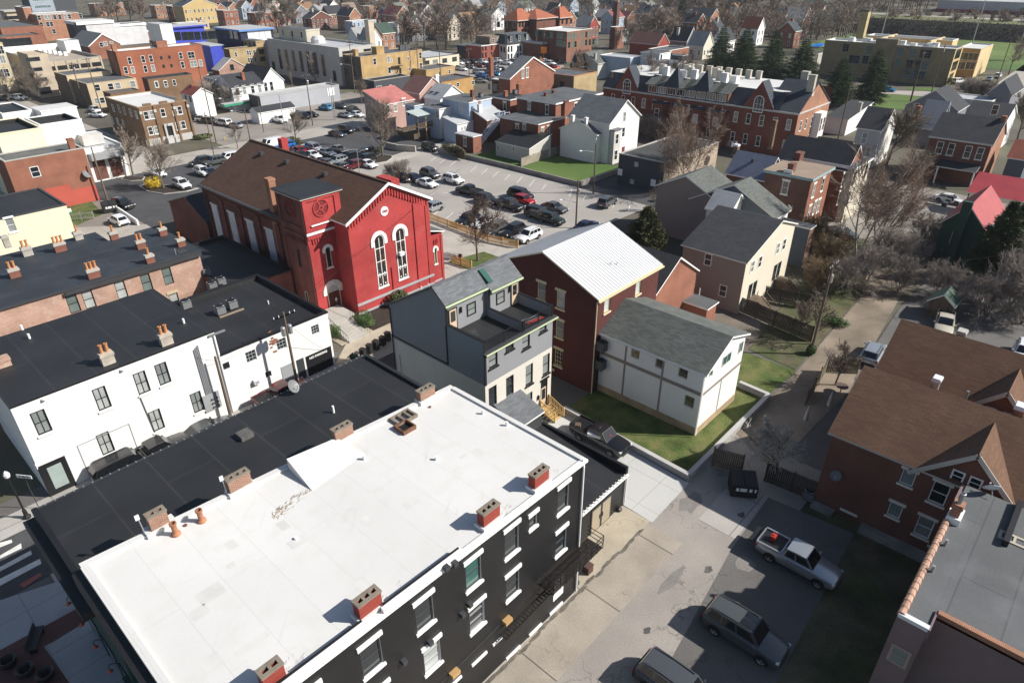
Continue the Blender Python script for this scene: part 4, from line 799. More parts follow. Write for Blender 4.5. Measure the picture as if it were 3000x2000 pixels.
# ---- grey house with roof decks
def grey_house():
    x0,y0 = 31.9,32.4; W, D = 8.5, 11.9; zb = 6.65; g1 = M('grey_stucco', (.235,.24,.255), .85, .04); g2 = whitew; ctl = M('pale_brick_paint', (.62,.585,.52), .85, .06, .3, (.22,.075), (.6,.565,.5), (.52,.49,.43), .008)
    t = thing('row_house', 'new grey and white row house with roof decks', 'house', (x0,y0,0)); fl = 9.75; md = 4.7; dy = 4.35
    st = dict(frame=black, sill=black, fw=.09, mw=.06, glass=(blind,glass)); sb = dict(frame=black, sill=black, fw=.09, mw=.06, glass=(glass,blind))
    S = [(1.0,8.66,1.0,1.25,st),(2.95,9.05,1.0,.6,st),(5.0,8.66,.95,1.25,st),(7.2,9.05,.95,.6,st)]+[(u,5.15,.95,2.05,sb) for u in (.85,2.95,5.45,7.75)]+[(5.45,2.3,.9,1.8,sb)]
    b = MB(); ops = [(u-w/2,u+w/2,z-h/2,z+h/2) for u,z,w,h,s in S]
    wallgrid(b, (0,0,0), (1,0,0), W, -.3, zb, [o for o in ops if o[3] < zb]+[(7.05,8.0,.65,3.6)], ctl, (0,-1,0), .14, black)
    wallgrid(b, (0,0,0), (1,0,0), W, zb, 9.62, [o for o in ops if o[2] > zb], g1, (0,-1,0), .14, black)
    for X, s in ((0,1),(W,-1)):
        f1 = [(X,D,-.3),(X,0,-.3),(X,0,zb),(X,D,zb)]; f2 = [(X,D,zb),(X,0,zb),(X,0,10.7),(X,dy,10.7),(X,dy,12.6),(X,5.65,13.7),(X,D,10.0)]
        b.face(f1 if s > 0 else f1[::-1], ctl if s > 0 else ctl); b.face(f2 if s > 0 else f2[::-1], g1)
    b.face([(W,D,-.3),(0,D,-.3),(0,D,10.),(W,D,10.)], g1)
    for X0, X1, y in ((0,md,dy),(md,W,dy-.35)): b.face([(X0,y,fl),(X1,y,fl),(X1,y,12.35),(X0,y,12.35)] if y == dy-.35 else [(X0,y,fl),(X1,y,fl),(X1,y,12.6),(X0,y,12.6)], g1)
    b.face([(md,dy,fl),(md,dy-.35,fl),(md,dy-.35,12.35),(md,dy,12.6)], g1)
    b.box(.002,.12,10.4,.2,dy,10.695,g1); b.box(W-.2,.12,9.7,W-.002,dy,10.695,g1); b.box(.004,.12,9.7,.2,dy,10.39,g1)
    b.build('wall', t)
    r = MB(); th = .15
    def slab(X0,X1,ya,za,yb,zb_): r.extr([(X0,ya,za),(X1,ya,za),(X1,yb,zb_),(X0,yb,zb_)], (0,0,th), black, shg)
    slab(-.2,W+.2,5.65,13.7,D+.25,9.88); slab(-.2,md,dy-.25,12.42,5.648,13.7); slab(md+.003,W+.2,dy-.62,12.15,5.646,13.7); r.box(-.2,5.5,13.84,W+.2,5.8,13.88,shg)
    r.build('roof', t); grn = M('green_flashing', (.50,.58,.36), .6, .1)
    MB().box(-.21,dy-.36,12.38,md-.01,dy-.255,12.52,grn).box(md+.02,dy-.73,12.10,W+.22,dy-.625,12.26,grn).build('fascia', t)
    MB().obox((5.1,4.75,13.28),((1,0,0),(0,1,.72),(0,-.72,1)),(.27,.72,.07),M('skylight_green',(.04,.11,.085),.2,.05)).build('skylight', t)
    tr = MB(); tr.box(-.06,-.06,zb,.16,-.003,10.6,black); tr.box(-.2,-.3,9.55,W+.3,-.003,9.72,black); tr.box(-.05,-.01,10.7,.22,dy,10.78,black); tr.box(W-.22,-.01,10.7,W+.05,dy,10.78,black); tr.box(-.03,dy-.12,10.78,.12,dy-.003,12.5,black); tr.box(-.07,1.9 if False else dy-.02,6.9,-.003,dy+.09,10.6,black); tr.box(-.07,dy,6.86,-.003,D,6.96,black)
    tr.box(md-.07,dy-.42,fl,md+.09,dy-.352,12.3,black); tr.box(md-.12,.05,10.55,md+.12,dy-.36,10.62,black); tr.build('trim', t)
    MB().box(-.1,-.42,9.6,W+.3,-.3,9.68,grn).box(-.2,-.30,9.722,W+.3,.1,9.76,dkgrey).build('gutter', t)
    MB().box(.2,.1,fl-.1,W-.2,dy-.36,fl,rblack).box(.2,dy-.36,fl-.1,md-.0,dy-.003,fl-.0015,rblack).build('deck_floor', t)
    MB().box(md-.09,.1,fl+.002,md+.09,dy-.36,10.55,g1).build('partition', t)
    ra = MB()
    for a, c in ((.12,md-.1),(md+.1,W-.1)):
        ra.box(a,.02,10.76,c,.06,10.81,black); ra.box(a,.02,9.86,c,.06,9.9,black); n = int((c-a)/.12)
        for i in range(n+1): u = a+(c-a)*i/n; ra.box(u-.008,.03,9.9,u+.008,.05,10.76,black)
        for u in (a,(a+c)/2,c): ra.box(u-.03,.0,9.76,u+.03,.08,10.82,black)
    ra.build('railing', t)
    dr = dict(frame=black, fw=.1, grid=(1,1), glass=(glass,), proud=True, name='window')
    wdoor = M('pale_wood_door', (.55,.42,.29), .6, .1)
    for u, y in ((.75,dy),(7.9,dy-.35)):
        d = MB().box(u-.5,y-.05,fl,u+.5,y-.003,fl+2.2,black).box(u-.38,y-.07,fl+.05,u+.38,y-.051,fl+2.1,wdoor).build('door', t); MB().box(u-.26,y-.085,fl+1.0,u+.26,y-.0705,fl+1.95,glass).build('door_pane', d)
    for u, y in ((2.9,dy),(6.1,dy-.35)): window(t,'S',u,fl+1.35,1.05,1.15,dict(frame=black,proud=True,fw=.11,glass=(blind,)),at=y)
    for u, y in ((1.65,dy),(7.25,dy-.35)): MB().box(u-.07,y-.16,fl+1.5,u+.07,y-.004,fl+2.0,black).build('wall_lantern', t)
    for u,z,w,h,s in S: window(t,'S',u,z,w,h,s)
    d = MB().box(7.05,.08,.65,8.0,.13,3.6,black).box(7.2,.05,.7,7.85,.078,2.75,wdoor).build('front_door', t); MB().box(7.3,.03,1.5,7.75,.049,2.6,glass).build('door_pane', d); MB().box(6.95,-.08,3.6,8.15,.02,3.78,black).build('lintel', t)
    MB().box(6.6,-.16,1.9,6.75,-.004,2.35,black).build('wall_lantern', t)
    MB().tube((-.08,D-.1,.2),(-.08,D-.1,9.8),.05,.05,8,black).tube((-.08,D-.9,3.),(-.08,D-.9,5.2),.03,.03,6,grey).build('downspout', t, uv=False)
    for u, v in ((1.,8.4),(3.3,10.2),(5.6,8.8)): vent(t, u, v, 13.7-(v-5.65)*.61, .55, .05, white)
    s = MB(); n = 5   # new timber entrance stair
    for i in range(n): s.box(7.0,-.35-.28*(i+1)+.0,.62-.125*i-.04,8.15,-.35-.28*i,.62-.125*i,newwood)
    s.box(7.0,-.35,.6,8.15,-.02,.66,newwood)
    for u in (6.95,8.2):
        s.beam((u,-.3,.5),(u,-1.85,-.0),.04,.24,newwood); s.beam((u,-.2,1.6),(u,-1.85,.95),.04,.1,newwood); s.beam((u,-.2,.9),(u,-1.85,.3),.04,.06,newwood)
        for i in range(10): y = -.2-1.65*i/9; s.box(u-.02,y-.02,.78-.062*i,u+.02,y+.02,1.58-.065*i,newwood)
        for y, z in ((-.1,1.75),(-1.85,1.1)): s.box(u-.05,y-.05,-.1,u+.05,y+.05,z,newwood)
    s.build('entrance_stair', t); return t
gh = grey_house()
la = thing('ladder', 'aluminium and red extension ladder lying on the right roof deck', 'ladder', (38.3,33.2,9.78), R(-8)); b = MB()
for y in (0,.42): b.box(-1.2,y-.03,0,1.2,y+.03,.09,steel)
for i in range(9): b.box(-1.1+i*.27,.03,.02,-1.05+i*.27,.39,.06,steel)
b.build('ladder_section', la); b = MB()
for y in (-.25,-.12): b.box(-.5,y-.03,0,1.3,y+.03,.08,M('red_fibreglass',(.5,.06,.05),.5))
b.build('ladder_section', la)
# ---- maroon house with white metal roof
mw = dict(frame=cream, sill=cream, lintel=cream, lh=.26, glass=(glass,blind,curtain)); mw6 = dict(frame=cream, sill=cream, lintel=cream, lh=.26, grid=(3,4), mw=.035, glass=(glass,))
mh = bld('brick_house', 'maroon painted brick house with a white standing seam metal roof', None, None, None, 10.2, maroon, 'gablex', mwhite, rise=12.85, rect=(44.9,31.0,55.4,43.9), o=.3, oe=.12, rp=6.4, trim=cream, th=.12,
  wins=[('W',[(31,1110,245)],1.0,1.75,mw),('W',[(31,1375,370)],1.0,1.8,mw),('W',[(31,1360,770)],.95,1.85,mw),('W',[(31,1345,1165)],.95,1.9,mw6),('S',[(31,2020,420),(25,2047,560)],.95,1.75,dict(frame=cream,sill=cream,lintel=cream,grid=(1,1),glass=(gblock,)))])
b = MB()
for i in range(27):
    x = -.12+10.74*i/26; b.beam((x,-.3,10.2-.3*.414+.155),(x,6.4,12.85+.16),.022,.03,mwhite); b.beam((x,6.4,12.85+.16),(x,13.2,10.2-.122+.16),.022,.03,mwhite)
b.box(-.14,6.3,12.98,10.64,6.5,13.04,mwhite); b.build('roof_seam', mh); cop = M('copper_gutter',(.36,.17,.085),.5,.15)
MB().box(-.2,-.46,9.95,10.7,-.31,10.08,cream).build('gutter', mh); MB().box(-.2,13.22,9.93,10.7,13.38,10.08,cop).build('rear_gutter', mh)
MB().tube((-.09,-.12,.1),(-.09,-.12,9.95),.055,.055,8,cream).build('downspout', mh, uv=False); MB().box(-.06,4.6,.55,-.003,5.7,.8,cream).build('basement_lintel', mh)
for u, v in ((5.1,2.2),(5.7,1.9)): vent(mh, u, v, 10.3+v*.41, .35, .04)
rw = bld('brick_wing', 'brick rear wing with a dark shingle roof behind the maroon house', None, None, None, 6.4, obrick, 'gabley', shd, rise=9.3, rect=(55.5,31.4,64.5,42.5), o=.25, trim=white)
lw = bld('brick_lean_to', 'small red brick lean-to with white fascia and grey flat roof', (26,168,722), (26,304,698), 8., 3.3, obrick, 'slab', rgrey, trim=white, o=.18, th=.18)
vent(lw, 2.6, 2.4, 3.4, .8, .05, white)
# ---- white house with grey shingles
tanf = M('tan_foundation', (.38,.28,.175), .9, .2, 1.); wsd = siding('white_lap_siding', (.78,.775,.76), .86)
wg = dict(frame=M('greyed_trim',(.52,.5,.46)), fw=.06, grid=(1,1), glass=(M('reflecting_glass',(.10,.085,.06),.07,.6,1.2,spec=.8),))
wsg = dict(frame=M('greyed_trim',(.52,.5,.46)), fw=.06, grid=(2,1), glass=(glassg,))
wh = bld('white_house', 'white two-storey house with a grey shingle roof on the lawn', None, None, None, 6.5, wsd, 'gabley', shgr, rise=8.4, rect=(45.8,20.2,53.1,30.9), o=.28, oe=.3, rp=3.75, zr=7.25, trim=white, found=(tanf,.75),
  wins=[('W',('m',[(6.87,5.75),(4.3,5.75),(2.0,5.75)]),.92,1.15,wg),('W',[(34,1250,1085)],.95,1.15,wg),('S',[(34,1680,592)],1.55,1.0,wsg),('S',[(34,1842,455)],.75,1.15,wsg),('S',[(34,1500,768)],.7,.6,wsg)])
tb = M('taupe_trim_board', (.26,.22,.19), .8, .1); b = MB(); b.box(-.035,.1,4.15,-.003,10.7,4.5,tb); b.box(.05,-.035,4.12,7.25,-.003,4.4,tb)
for y in (7.85,3.95): b.box(-.032,y-.09,.75,-.003,y+.09,4.148,tb); b.box(-.032,y-.09,4.502,-.003,y+.09,6.4,tb)
b.box(3.55,-.03,.75,3.68,-.003,4.118,grey); b.box(-.06,-.06,.0,.1,-.002,6.3,offwhite); b.build('trim_board', wh)
for i, z in enumerate((4.55,2.55)): 
    u = MB().box(-.75,-.42,0,-.06,.42,.95,dkgrey); 
    for k in range(8): u.box(-.76,-.43,.1+k*.1,-.05,.43,.13+k*.1,M('slate_plastic',(.12,.13,.15),.5))
    u.lathe((-.4,0,.95),[(.3,0),(.32,.06),(0,.06)],12,black); u.beam((-.06,-.3,-.05),(-.8,-.3,-.05),.05,.05,black); u.build('wall_condenser', wh, (0,10.25,z+.3))
MB().box(-.12,-.15,6.3,-.0,10.9,6.34,white).tube((-.1,-.08,.2),(-.1,-.08,6.3),.045,.045,6,white).build('gutter', wh, (-.2,0,0))
# ---- brick house with brown shingle gables, lower right
sw = dict(frame=white, sill=offwhite, lintel=offwhite, lh=.22, glass=(glass,glass,blind)); gb = dict(frame=offwhite, sill=offwhite, lintel=offwhite, lh=.22, grid=(1,1), glass=(M('dim_glass_block',(.13,.19,.20),.25,.1,3,(.2,.2),(.17,.23,.24),(.25,.28,.28),.025,offs=0),))
bh = bld('gabled_brick_house', 'dark red brick house with wide brown shingle gables', None, None, None, 6.95, dbrick, 'gabley', shbr, rise=10.0, rect=(44.4,-7.,54.3,9.25), o=.35, oe=.25, rp=4.95, trim=M('weathered_trim',(.46,.43,.38)),
  wins=[('W',('m',[(3.92+7,5.65),(3.95+7,2.6)]),.85,1.25,gb),('W',('m',[(1.92+7,5.45),(1.98+7,2.3)]),1.0,1.75,sw)])
for w in [o for o in bh.children if o.name.startswith('window')]: pass
def cross_gable(t, yc, hw, zb_, zp, xf, xr, mat, wmat, wins):
    """small gable facing -X: triangle wall at xf, roof running back to xr"""
    b = MB(); b.face([(xf,yc+hw,zb_),(xf,yc-hw,zb_),(xf,yc,zp)], wmat); b.face([(xf,yc-hw,zb_),(xr,yc-hw,zb_),(xf,yc-hw,zb_-.01)], wmat); b.build('gable_wall', t)
    r = MB(); o = .35; s = (zp-zb_)/hw
    for sg in (1,-1): 
        q = [(xf-o,yc+sg*(hw+o),zb_-s*o),(xf-o,yc,zp),(xr,yc,zp),(xr,yc+sg*(hw+o),zb_-s*o)]; r.extr(q if sg < 0 else q[::-1], (0,0,.16), mat)
    r.build('gable_roof', t); f = MB()
    for sg in (1,-1): f.beam((xf-o-.03,yc+sg*(hw+o),zb_-s*o-.0),(xf-o-.03,yc,zp),.06,.3,M('weathered_trim',(.46,.43,.38)))
    f.build('bargeboard', t)
    for y, z, w, h in wins: window(t, 'W', y, z, w, h, dict(frame=white, proud=True, fw=.1, glass=(glass,)), at=xf)
sht2 = shingle('orange_brown_shingle', (.30,.155,.085), (.22,.11,.06))
cross_gable(bh, 7.75, 2.9, 6.7, 9.55, -.05, 4.6, shbr, dbrick, [(8.35,7.35,.75,.9),(7.35,7.35,.75,.9)])
MB().box(-.06,13.05,.55,-.003,14.3,.75,offwhite).box(-.06,6.6,.9,-.003,8.4,1.1,offwhite).box(-.9,8.2,-.2,-.003,12.6,.35,concd).box(-.7,14.6,-.2,-.003,16.2,.3,concd).build('basement_lintel', bh)
satdish(bh, -.25, 15.2, 3.0, R(190), .4)
p = P((26,1750,1215), 9.2); chimney(bh, p.x-44.4, p.y+7, 8.6, .7, .5, .9, steel, cap=lampw)
p = P((26,2310,1440), 9.5); chimney(bh, p.x-44.4, p.y+7, 9.0, .75, .6, 1.2, orange, cap=lampw)
bh2 = bld('rear_gabled_house', 'rear range with a long brown shingle slope and white gable beside the car park', None, None, None, 6.6, dbrick, 'gabley', shbr, rise=10.0, rect=(54.5,-9.,64.2,9.4), o=.3, oe=.3, rp=4.6, trim=M('weathered_trim',(.46,.43,.38)))
cross_gable(bh2, 9.8, 2.6, 6.6, 9.3, -.35, 4.4, shbr, obrick, [(10.4,7.25,.7,.8),(9.3,7.25,.7,.8)])
p = P((26,1915,905), 9.5); chimney(bh2, p.x-54.5, p.y+9, 9.0, .8, .6, 1.0, dbrick, cap=conc)
p = P((26,1965,1290), 8.); vent(bh2, p.x-54.5, p.y+9, 7.5, .6, .1)
# ---- flat-roofed building with tile coping, bottom right
def tile_building():
    x0,y1 = 29.9,.95; W, D = 13.4, 9.; t = thing('flat_roofed_building', 'grey flat roofed building with a terracotta tile coping at the lower right', 'building', (x0,y1-D,0)); h = 8.0; pk = brick('pinkish_painted_brick', (.22,.155,.16), (.2,.14,.145), (.18,.13,.13), .1)
    b = MB(); b.box(0,D-1.4,-.3,W,D,h-.35,pk); b.box(1.3,0,-.3,W,D-1.402,h-.35,pk); b.build('wall', t)
    MB().box(.25,D-1.4,h-.4,W-.1,D-.25,h-.25,rgrey).box(1.55,0,h-.4,W-.1,D-1.403,h-.2495,rgrey).build('roof', t)
    tl = MB(); n = 17; cop2 = M('weathered_terracotta', (.40,.24,.17), .55, .3, 2.)
    for i in range(n):
        xa, xb = .1+i*.52, .1+(i+1)*.52+.03; tl.tube((xa,D-.14,h-.2),(xb,D-.14,h-.2),.2,.17,10,cop2)
    tl.build('tile_coping', t, uv=False)
    k = MB().box(0,D-1.42,h-.34,.3,D-.02,h-.1,lampw); k.box(-.02,D-1.5,h-.8,1.56,D-1.404,h-.12,pk); k.box(1.3,0,h-.5,1.6,D-1.5,h-.05,orange); k.build('coping', t)
    chimney(t, 9.35, D-.35, h-.3, .6, .5, 1.3, orange, pots=1, cap=orange, pm=steel); MB().box(8.9,D-.75,h-.3,10.1,D-.02,h+.2,white).build('chimney_base', t)
    for s in ((29,1805,620),(29,1715,800)): q = P(s, h-.25); vent(t, q.x-x0, q.y-(y1-D), h-.3, .5, .09, steel)
    q = P((29,2110,280), h-.25); satdish(t, q.x-x0, q.y-(y1-D), h-.2, R(30), .5, lampw)
    b = MB().box(9.,D-3.2,h-.3,W,D-2.9,h+.15,black); b.build('dark_parapet', t)
    window(t, 'W', D-.75, 5.2, .95, 1.3, dict(frame=M('old_frame',(.36,.28,.24)), proud=True, fw=.12, glass=(blind,)))
    return t
tile_building()
lo2 = bld('lower_brick_building', 'lower flat roof with a red brick chimney at the bottom right corner', None, None, None, 6.9, dbrick, 'flat', rgrey, rect=(31.6,-9.2,41.5,-1.35), par=.6, cornice=M('dull_red_coping',(.2,.085,.06)))
b = chimney(lo2, 8.2, 6.75, 6.2, .75, 1.5, 1.5, brick('maroon_brick',(.16,.04,.035),(.12,.03,.027),(.14,.05,.04)), flues=2, cap=M('concrete_cap',(.42,.38,.3)))
# ================================================================ RED CHURCH
def church():
    X, Y = 36.0, 61.1; t = thing('church', 'red painted brick church with a square corner tower and brown shingle roof', 'church', (X,Y,0))
    sl = .52; zr, xr = 14.6, 45.4-X; wt = .12
    zl = lambda x: zr-sl*abs(x-xr)
    b = MB(); x0, x1, xn, yn, yb = 3.5, 15.3, 1.4, 8.0, 30.1
    # front gable wall (openings for the two great windows are set proud, so the face stays whole)
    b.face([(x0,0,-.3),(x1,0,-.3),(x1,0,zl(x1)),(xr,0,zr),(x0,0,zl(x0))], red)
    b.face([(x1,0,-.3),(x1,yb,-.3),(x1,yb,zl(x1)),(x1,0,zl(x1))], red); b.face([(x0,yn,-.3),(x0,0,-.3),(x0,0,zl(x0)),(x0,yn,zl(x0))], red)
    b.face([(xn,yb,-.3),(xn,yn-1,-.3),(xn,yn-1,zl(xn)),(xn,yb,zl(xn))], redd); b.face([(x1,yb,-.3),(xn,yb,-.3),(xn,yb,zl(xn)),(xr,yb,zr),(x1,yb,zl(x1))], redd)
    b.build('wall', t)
    # piers, corbels and bands of the gable front
    p = MB()
    for a, c in ((x0,4.55),(8.95,9.75 if False else 8.98),(12.85,14.55),(14.68,x1)):
        if c-a > .1: p.box(a+.0,-.13,-.2,c,-.002,zl((a+c)/2)-1.0 if c < 5 or a > 12 else 4.6,red)
    p.box(4.62,-.10,-.2,12.8,-.001,1.3,red); p.box(8.86,-.13,1.31,9.02,-.002,4.5,red)
    n = 30
    for i in range(n):
        x = x0+.25+(x1-x0-.5)*i/(n-1); z = zl(x)-.42; p.box(x-.11,-.16,z-.75,x+.11,-.003,z,red)
    for sg in (1,-1):
        xe = x1 if sg > 0 else x0; p.extr([(xe,-.17,zl(xe)-.42),(xr,-.17,zr-.42),(xr,-.17,zr),(xe,-.17,zl(xe))][::-sg], (0,.165,0), red)
    p.build('pier', t)
    g = MB(); gb = M('grey_band', (.36,.35,.37), .8, .12); g.box(x0-.05,-.24,1.25,x1+.05,-.131,1.55,gb); g.box(x0-.05,-.20,.1,x1+.05,-.132,.36,gb); g.box(x1+.06,.05,.1,17.45,.09,.34,gb); g.build('band', t)
    r = MB(); th = .16; o = .4
    def slab(pts, top=shb): r.extr(pts, (0,0,th), white, top)
    slab([(xr,-.35,zr),(x1+o,-.35,zl(x1+o)),(x1+o,yb+.2,zl(x1+o)),(xr,yb+.2,zr)])
    slab([(xr-.002,-.35,zr),(xr-.002,yb+.2,zr),(xn-o,yb+.2,zl(xn-o)),(xn-o,yn-.6,zl(xn-o)),(x0-o,yn-.6,zl(x0-o)),(x0-o,-.35,zl(x0-o))])
    r.box(xr-.15,-.3,zr+th,xr+.15,yb+.2,zr+th+.05,shb); r.build('roof', t)
    f = MB()
    for sg in (1,-1):
        xe = x1+o if sg > 0 else x0-o; f.extr([(xe,-.46,zl(xe)-.12),(xr,-.46,zr-.10),(xr,-.46,zr+.22),(xe,-.46,zl(xe)+.2)][::-sg], (0,.10,0), white)
    f.box(x1+.1,-.3,zl(x1+o)-.2,x1+o+.12,yb,zl(x1+o)-.02,white); f.build('bargeboard', t)
    for s in ((33,640,165),(33,858,235),(33,1188,342)):
        d = sight(s); # on the left roof slope
        k = (zr-CAM_H+sl*(-(X+xr)))/(d.z-sl*d.x); q = EYE+d*k; MB().box(-.3,-.3,-.1,.3,.3,.35,dkgrey).build('roof_vent', t, (q.x-X,q.y-Y,q.z+.15))
    # tower
    tx0,ty0,tx1,ty1,th_ = 0,2.7,4.75,7.9,14.35
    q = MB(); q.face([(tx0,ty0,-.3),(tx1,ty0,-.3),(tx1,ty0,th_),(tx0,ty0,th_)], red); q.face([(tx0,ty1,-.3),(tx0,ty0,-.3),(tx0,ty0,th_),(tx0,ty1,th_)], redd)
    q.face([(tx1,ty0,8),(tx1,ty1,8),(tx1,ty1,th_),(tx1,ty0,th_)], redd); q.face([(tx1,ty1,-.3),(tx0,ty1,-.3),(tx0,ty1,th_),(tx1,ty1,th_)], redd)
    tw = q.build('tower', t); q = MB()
    for a, c in ((0,.5),(4.0,4.75)): q.box(a,ty0-.12,10.95,c,ty0-.002,th_-.05,red)
    q.box(.5,ty0-.12,13.95,4.0,ty0-.002,th_-.05,red); q.box(.0,ty0-.12,10.0 if False else 10.55,4.75,ty0-.003,10.949,red)
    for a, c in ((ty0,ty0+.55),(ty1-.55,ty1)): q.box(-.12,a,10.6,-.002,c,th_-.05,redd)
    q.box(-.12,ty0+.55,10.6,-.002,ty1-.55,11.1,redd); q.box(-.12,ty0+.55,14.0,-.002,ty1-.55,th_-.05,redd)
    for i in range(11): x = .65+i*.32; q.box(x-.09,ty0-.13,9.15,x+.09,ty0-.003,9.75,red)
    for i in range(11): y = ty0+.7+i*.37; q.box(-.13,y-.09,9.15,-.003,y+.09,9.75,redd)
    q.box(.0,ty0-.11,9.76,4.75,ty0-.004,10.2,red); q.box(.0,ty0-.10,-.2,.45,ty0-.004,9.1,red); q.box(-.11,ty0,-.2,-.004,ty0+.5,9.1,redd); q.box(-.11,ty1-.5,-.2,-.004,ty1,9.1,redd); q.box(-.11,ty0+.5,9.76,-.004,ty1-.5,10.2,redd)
    q.build('tower_moulding', t)
    MB().box(-.05,ty0-.2,10.25,4.2,ty0-.005,10.5,white).box(.7,ty0-.17,11.15,3.95,ty0-.125,11.32,white).build('band', t)
    MB().box(-.3,ty0-.3,th_,tx1+.35,ty1+.3,th_+.1,offwhite).box(-.35,ty0-.35,th_+.1,tx1+.4,ty1+.35,th_+.28,dkgrey,rblack).build('tower_roof', t)
    def rose(face, u, z, rr, m):
        k = MB(); n = 24
        def P3(r, a, d): return (u+r*math.cos(a), ty0-d, z+r*math.sin(a)) if face == 'S' else (-d, u-r*math.cos(a), z+r*math.sin(a))
        for i in range(n):
            a0, a1 = 6.2832*i/n, 6.2832*(i+1)/n
            for (ra,da),(rb_,db) in (((rr+.14,.0),(rr+.14,.10)),((rr+.14,.10),(rr,.10)),((rr,.10),(rr,.015))): k.face([P3(ra,a0,da),P3(ra,a1,da),P3(rb_,a1,db),P3(rb_,a0,db)][::-1], m)
            k.face([P3(0,0,.012),P3(rr,a0,.012),P3(rr,a1,.012)], M('louvre_dark',(.03,.014,.012) if face == 'W' else (.16,.018,.02),.8,.2))
        for i in range(4):
            a = 1.5708*i+.4
            for w, r0, r1 in ((.09,.25,rr),):
                c = [P3(r0,a-.25,.07),P3(r1,a-.10,.07),P3(r1,a+.10,.07),P3(r0,a+.25,.07)]; k.face(c, m)
        for i in range(12):
            a0, a1 = 6.2832*i/12, 6.2832*(i+1)/12; k.face([P3(.16,a0,.08),P3(.32,a0,.08),P3(.32,a1,.08),P3(.16,a1,.08)], m)
        k.build('rose_opening', t)
    rose('S', 2.25, 12.95, .88, red); rose('W', 5.2, 12.9, .95, redd)
    hood = dict(frame=white, arch=True, proud=True, fw=.1, lintel=white, sill=white, hood=.36, drop=.1, glass=(M('stained_glass',(.085,.045,.03),.25,.6,1.6,(.32,.42),(.02,.03,.035),(.012,.01,.01),.03,offs=0),), grid=(2,4), mw=.075)
    for u in (7.5,10.6): window(t, 'S', u, 5.72, 1.45, 6.55, dict(hood, hood=.42, drop=.55))
    fl = M('glass_flower', (.62,.66,.68), .3, .05); k = MB()
    for u in (7.5,10.6):
        for zz in (4.0,):
            for du in (-.36,.36):
                for a in range(4): k.face([(u+du,-.022,zz),(u+du+.2*math.cos(a*1.57-.4),-.022,zz+.25*math.sin(a*1.57-.4)),(u+du+.27*math.cos(a*1.57),-.022,zz+.32*math.sin(a*1.57)),(u+du+.2*math.cos(a*1.57+.4),-.022,zz+.25*math.sin(a*1.57+.4))], fl)
        for zz in (2.8,):
            for du in (-.36,.36): k.lathe((u+du,-.02,zz),[(.11,0),(0,-.004)],8,fl,1)
    k.build('stained_glass_motif', t, uv=False)
    MB().box(10.3,-.45,6.0-.0,10.95,-.06,6.45,lampw).build('window_air_conditioner', t, (-.2,0,-.4))
    sm = dict(frame=M('pale_frame',(.5,.47,.38)), arch=True, proud=True, fw=.09, lintel=white, sill=white, hood=.30, drop=.25, grid=(1,1), glass=(glass,))
    window(t, 'S', 2.3, 7.1, .72, 2.5, sm, at=ty0); window(t, 'W', 5.1, 7.0, .7, 2.4, dict(frame=redd, arch=True, proud=True, fw=.1, grid=(1,1), glass=(glass,)))
    window(t, 'W', 4.9, 1.6, .6, 2.6, dict(frame=conc, arch=True, proud=True, fw=.1, grid=(1,1), glass=(glass,)))
    dw = M('brown_wood_door', (.125,.042,.022), .6, .15, 1.2, (.4,2.6), (.1,.034,.018), (.04,.015,.01), .02)
    window(t, 'S', 2.25, 2.1, 1.7, 3.3, dict(name='entrance', frame=offwhite, arch=True, proud=True, fw=.1, lintel=M('chipped_white',(.66,.63,.58),.85,.25,2.), hood=.5, drop=.3, grid=(1,1), glass=(M('fanlight',(.5,.5,.48),.5),)), at=ty0)
    d = MB().box(1.5,ty0-.06,.45,3.0,ty0-.016,2.75,dw).build('door', t); MB().box(2.3,ty0-.075,1.5,2.55,ty0-.061,1.9,white).box(2.35,ty0-.1,1.2,2.42,ty0-.061,1.35,steel).build('door_notice', d)
    # round date stone
    MB().lathe((8.72,-.03,11.5),[(0,-.05),(.52,-.05),(.56,-.02),(.56,.03)],28,white,1).build('date_stone', t); text('1860', .40, red, t, (8.72,-.092,11.5), (R(90),0,0), 'date', .004, bold=.02)
    # low annex on the right
    a = MB(); a.box(x1+.002,.1,-.3,17.3,9,6.5,red); a.box(x1+.004,.02,.4 if False else -.2,15.6,.098,6.2,red); a.box(17.0,.02,-.2,17.34,.098,6.2,red)
    for i in range(3): a.box(15.85+i*.28,-.02,5.3,15.97+i*.28,.098,5.9,red)
    a.build('annex', t); MB().extr([(x1+.003,-.12,7.2),(17.6,-.12,6.55),(17.6,9.2,6.55),(x1+.003,9.2,7.2)], (0,0,.14), white, rgrey).build('annex_roof', t)
    window(t, 'S', 16.05, 3.7, .45, 2.2, dict(sm, hood=.22), at=.1)
    # nave side: white shutters between piers, corbel table, window units
    s = MB()
    for i, y in enumerate((28.0,23.3,18.55,13.85)):
        MB().box(xn-.09,y-.85,1.75,xn-.01,y+.85,7.8,M('shutter_white',(.62,.62,.64),.7,.1,.8)).box(xn-.16,y-1.0,7.8,xn-.005,y+1.0,8.05,offwhite).box(xn-.2,y-.95,1.6,xn-.005,y+.95,1.75,offwhite).build('shutter', t)
    for y in (30.0,25.65,20.9,16.2,11.6): s.box(xn-.16,y-.5,-.2,xn-.003,y+.12 if y > 29 else y+.5,9.1,redd)
    for i in range(62): y = yn+.3+i*.355; s.box(xn-.2,y-.09,9.35,xn-.003,y+.09,9.85,redd)
    s.box(xn-.12,yn,9.86,xn-.002,yb,10.25,redd); s.build('pier', t)
    MB().box(xn-.75,yn-.5,zl(xn)-.25,xn-.42,yb+.1,zl(xn)-.06,dkgrey).tube((xn-.15,yb-.2,.2),(xn-.3,yb-.2,10),.07,.07,6,dkgrey).build('gutter', t)
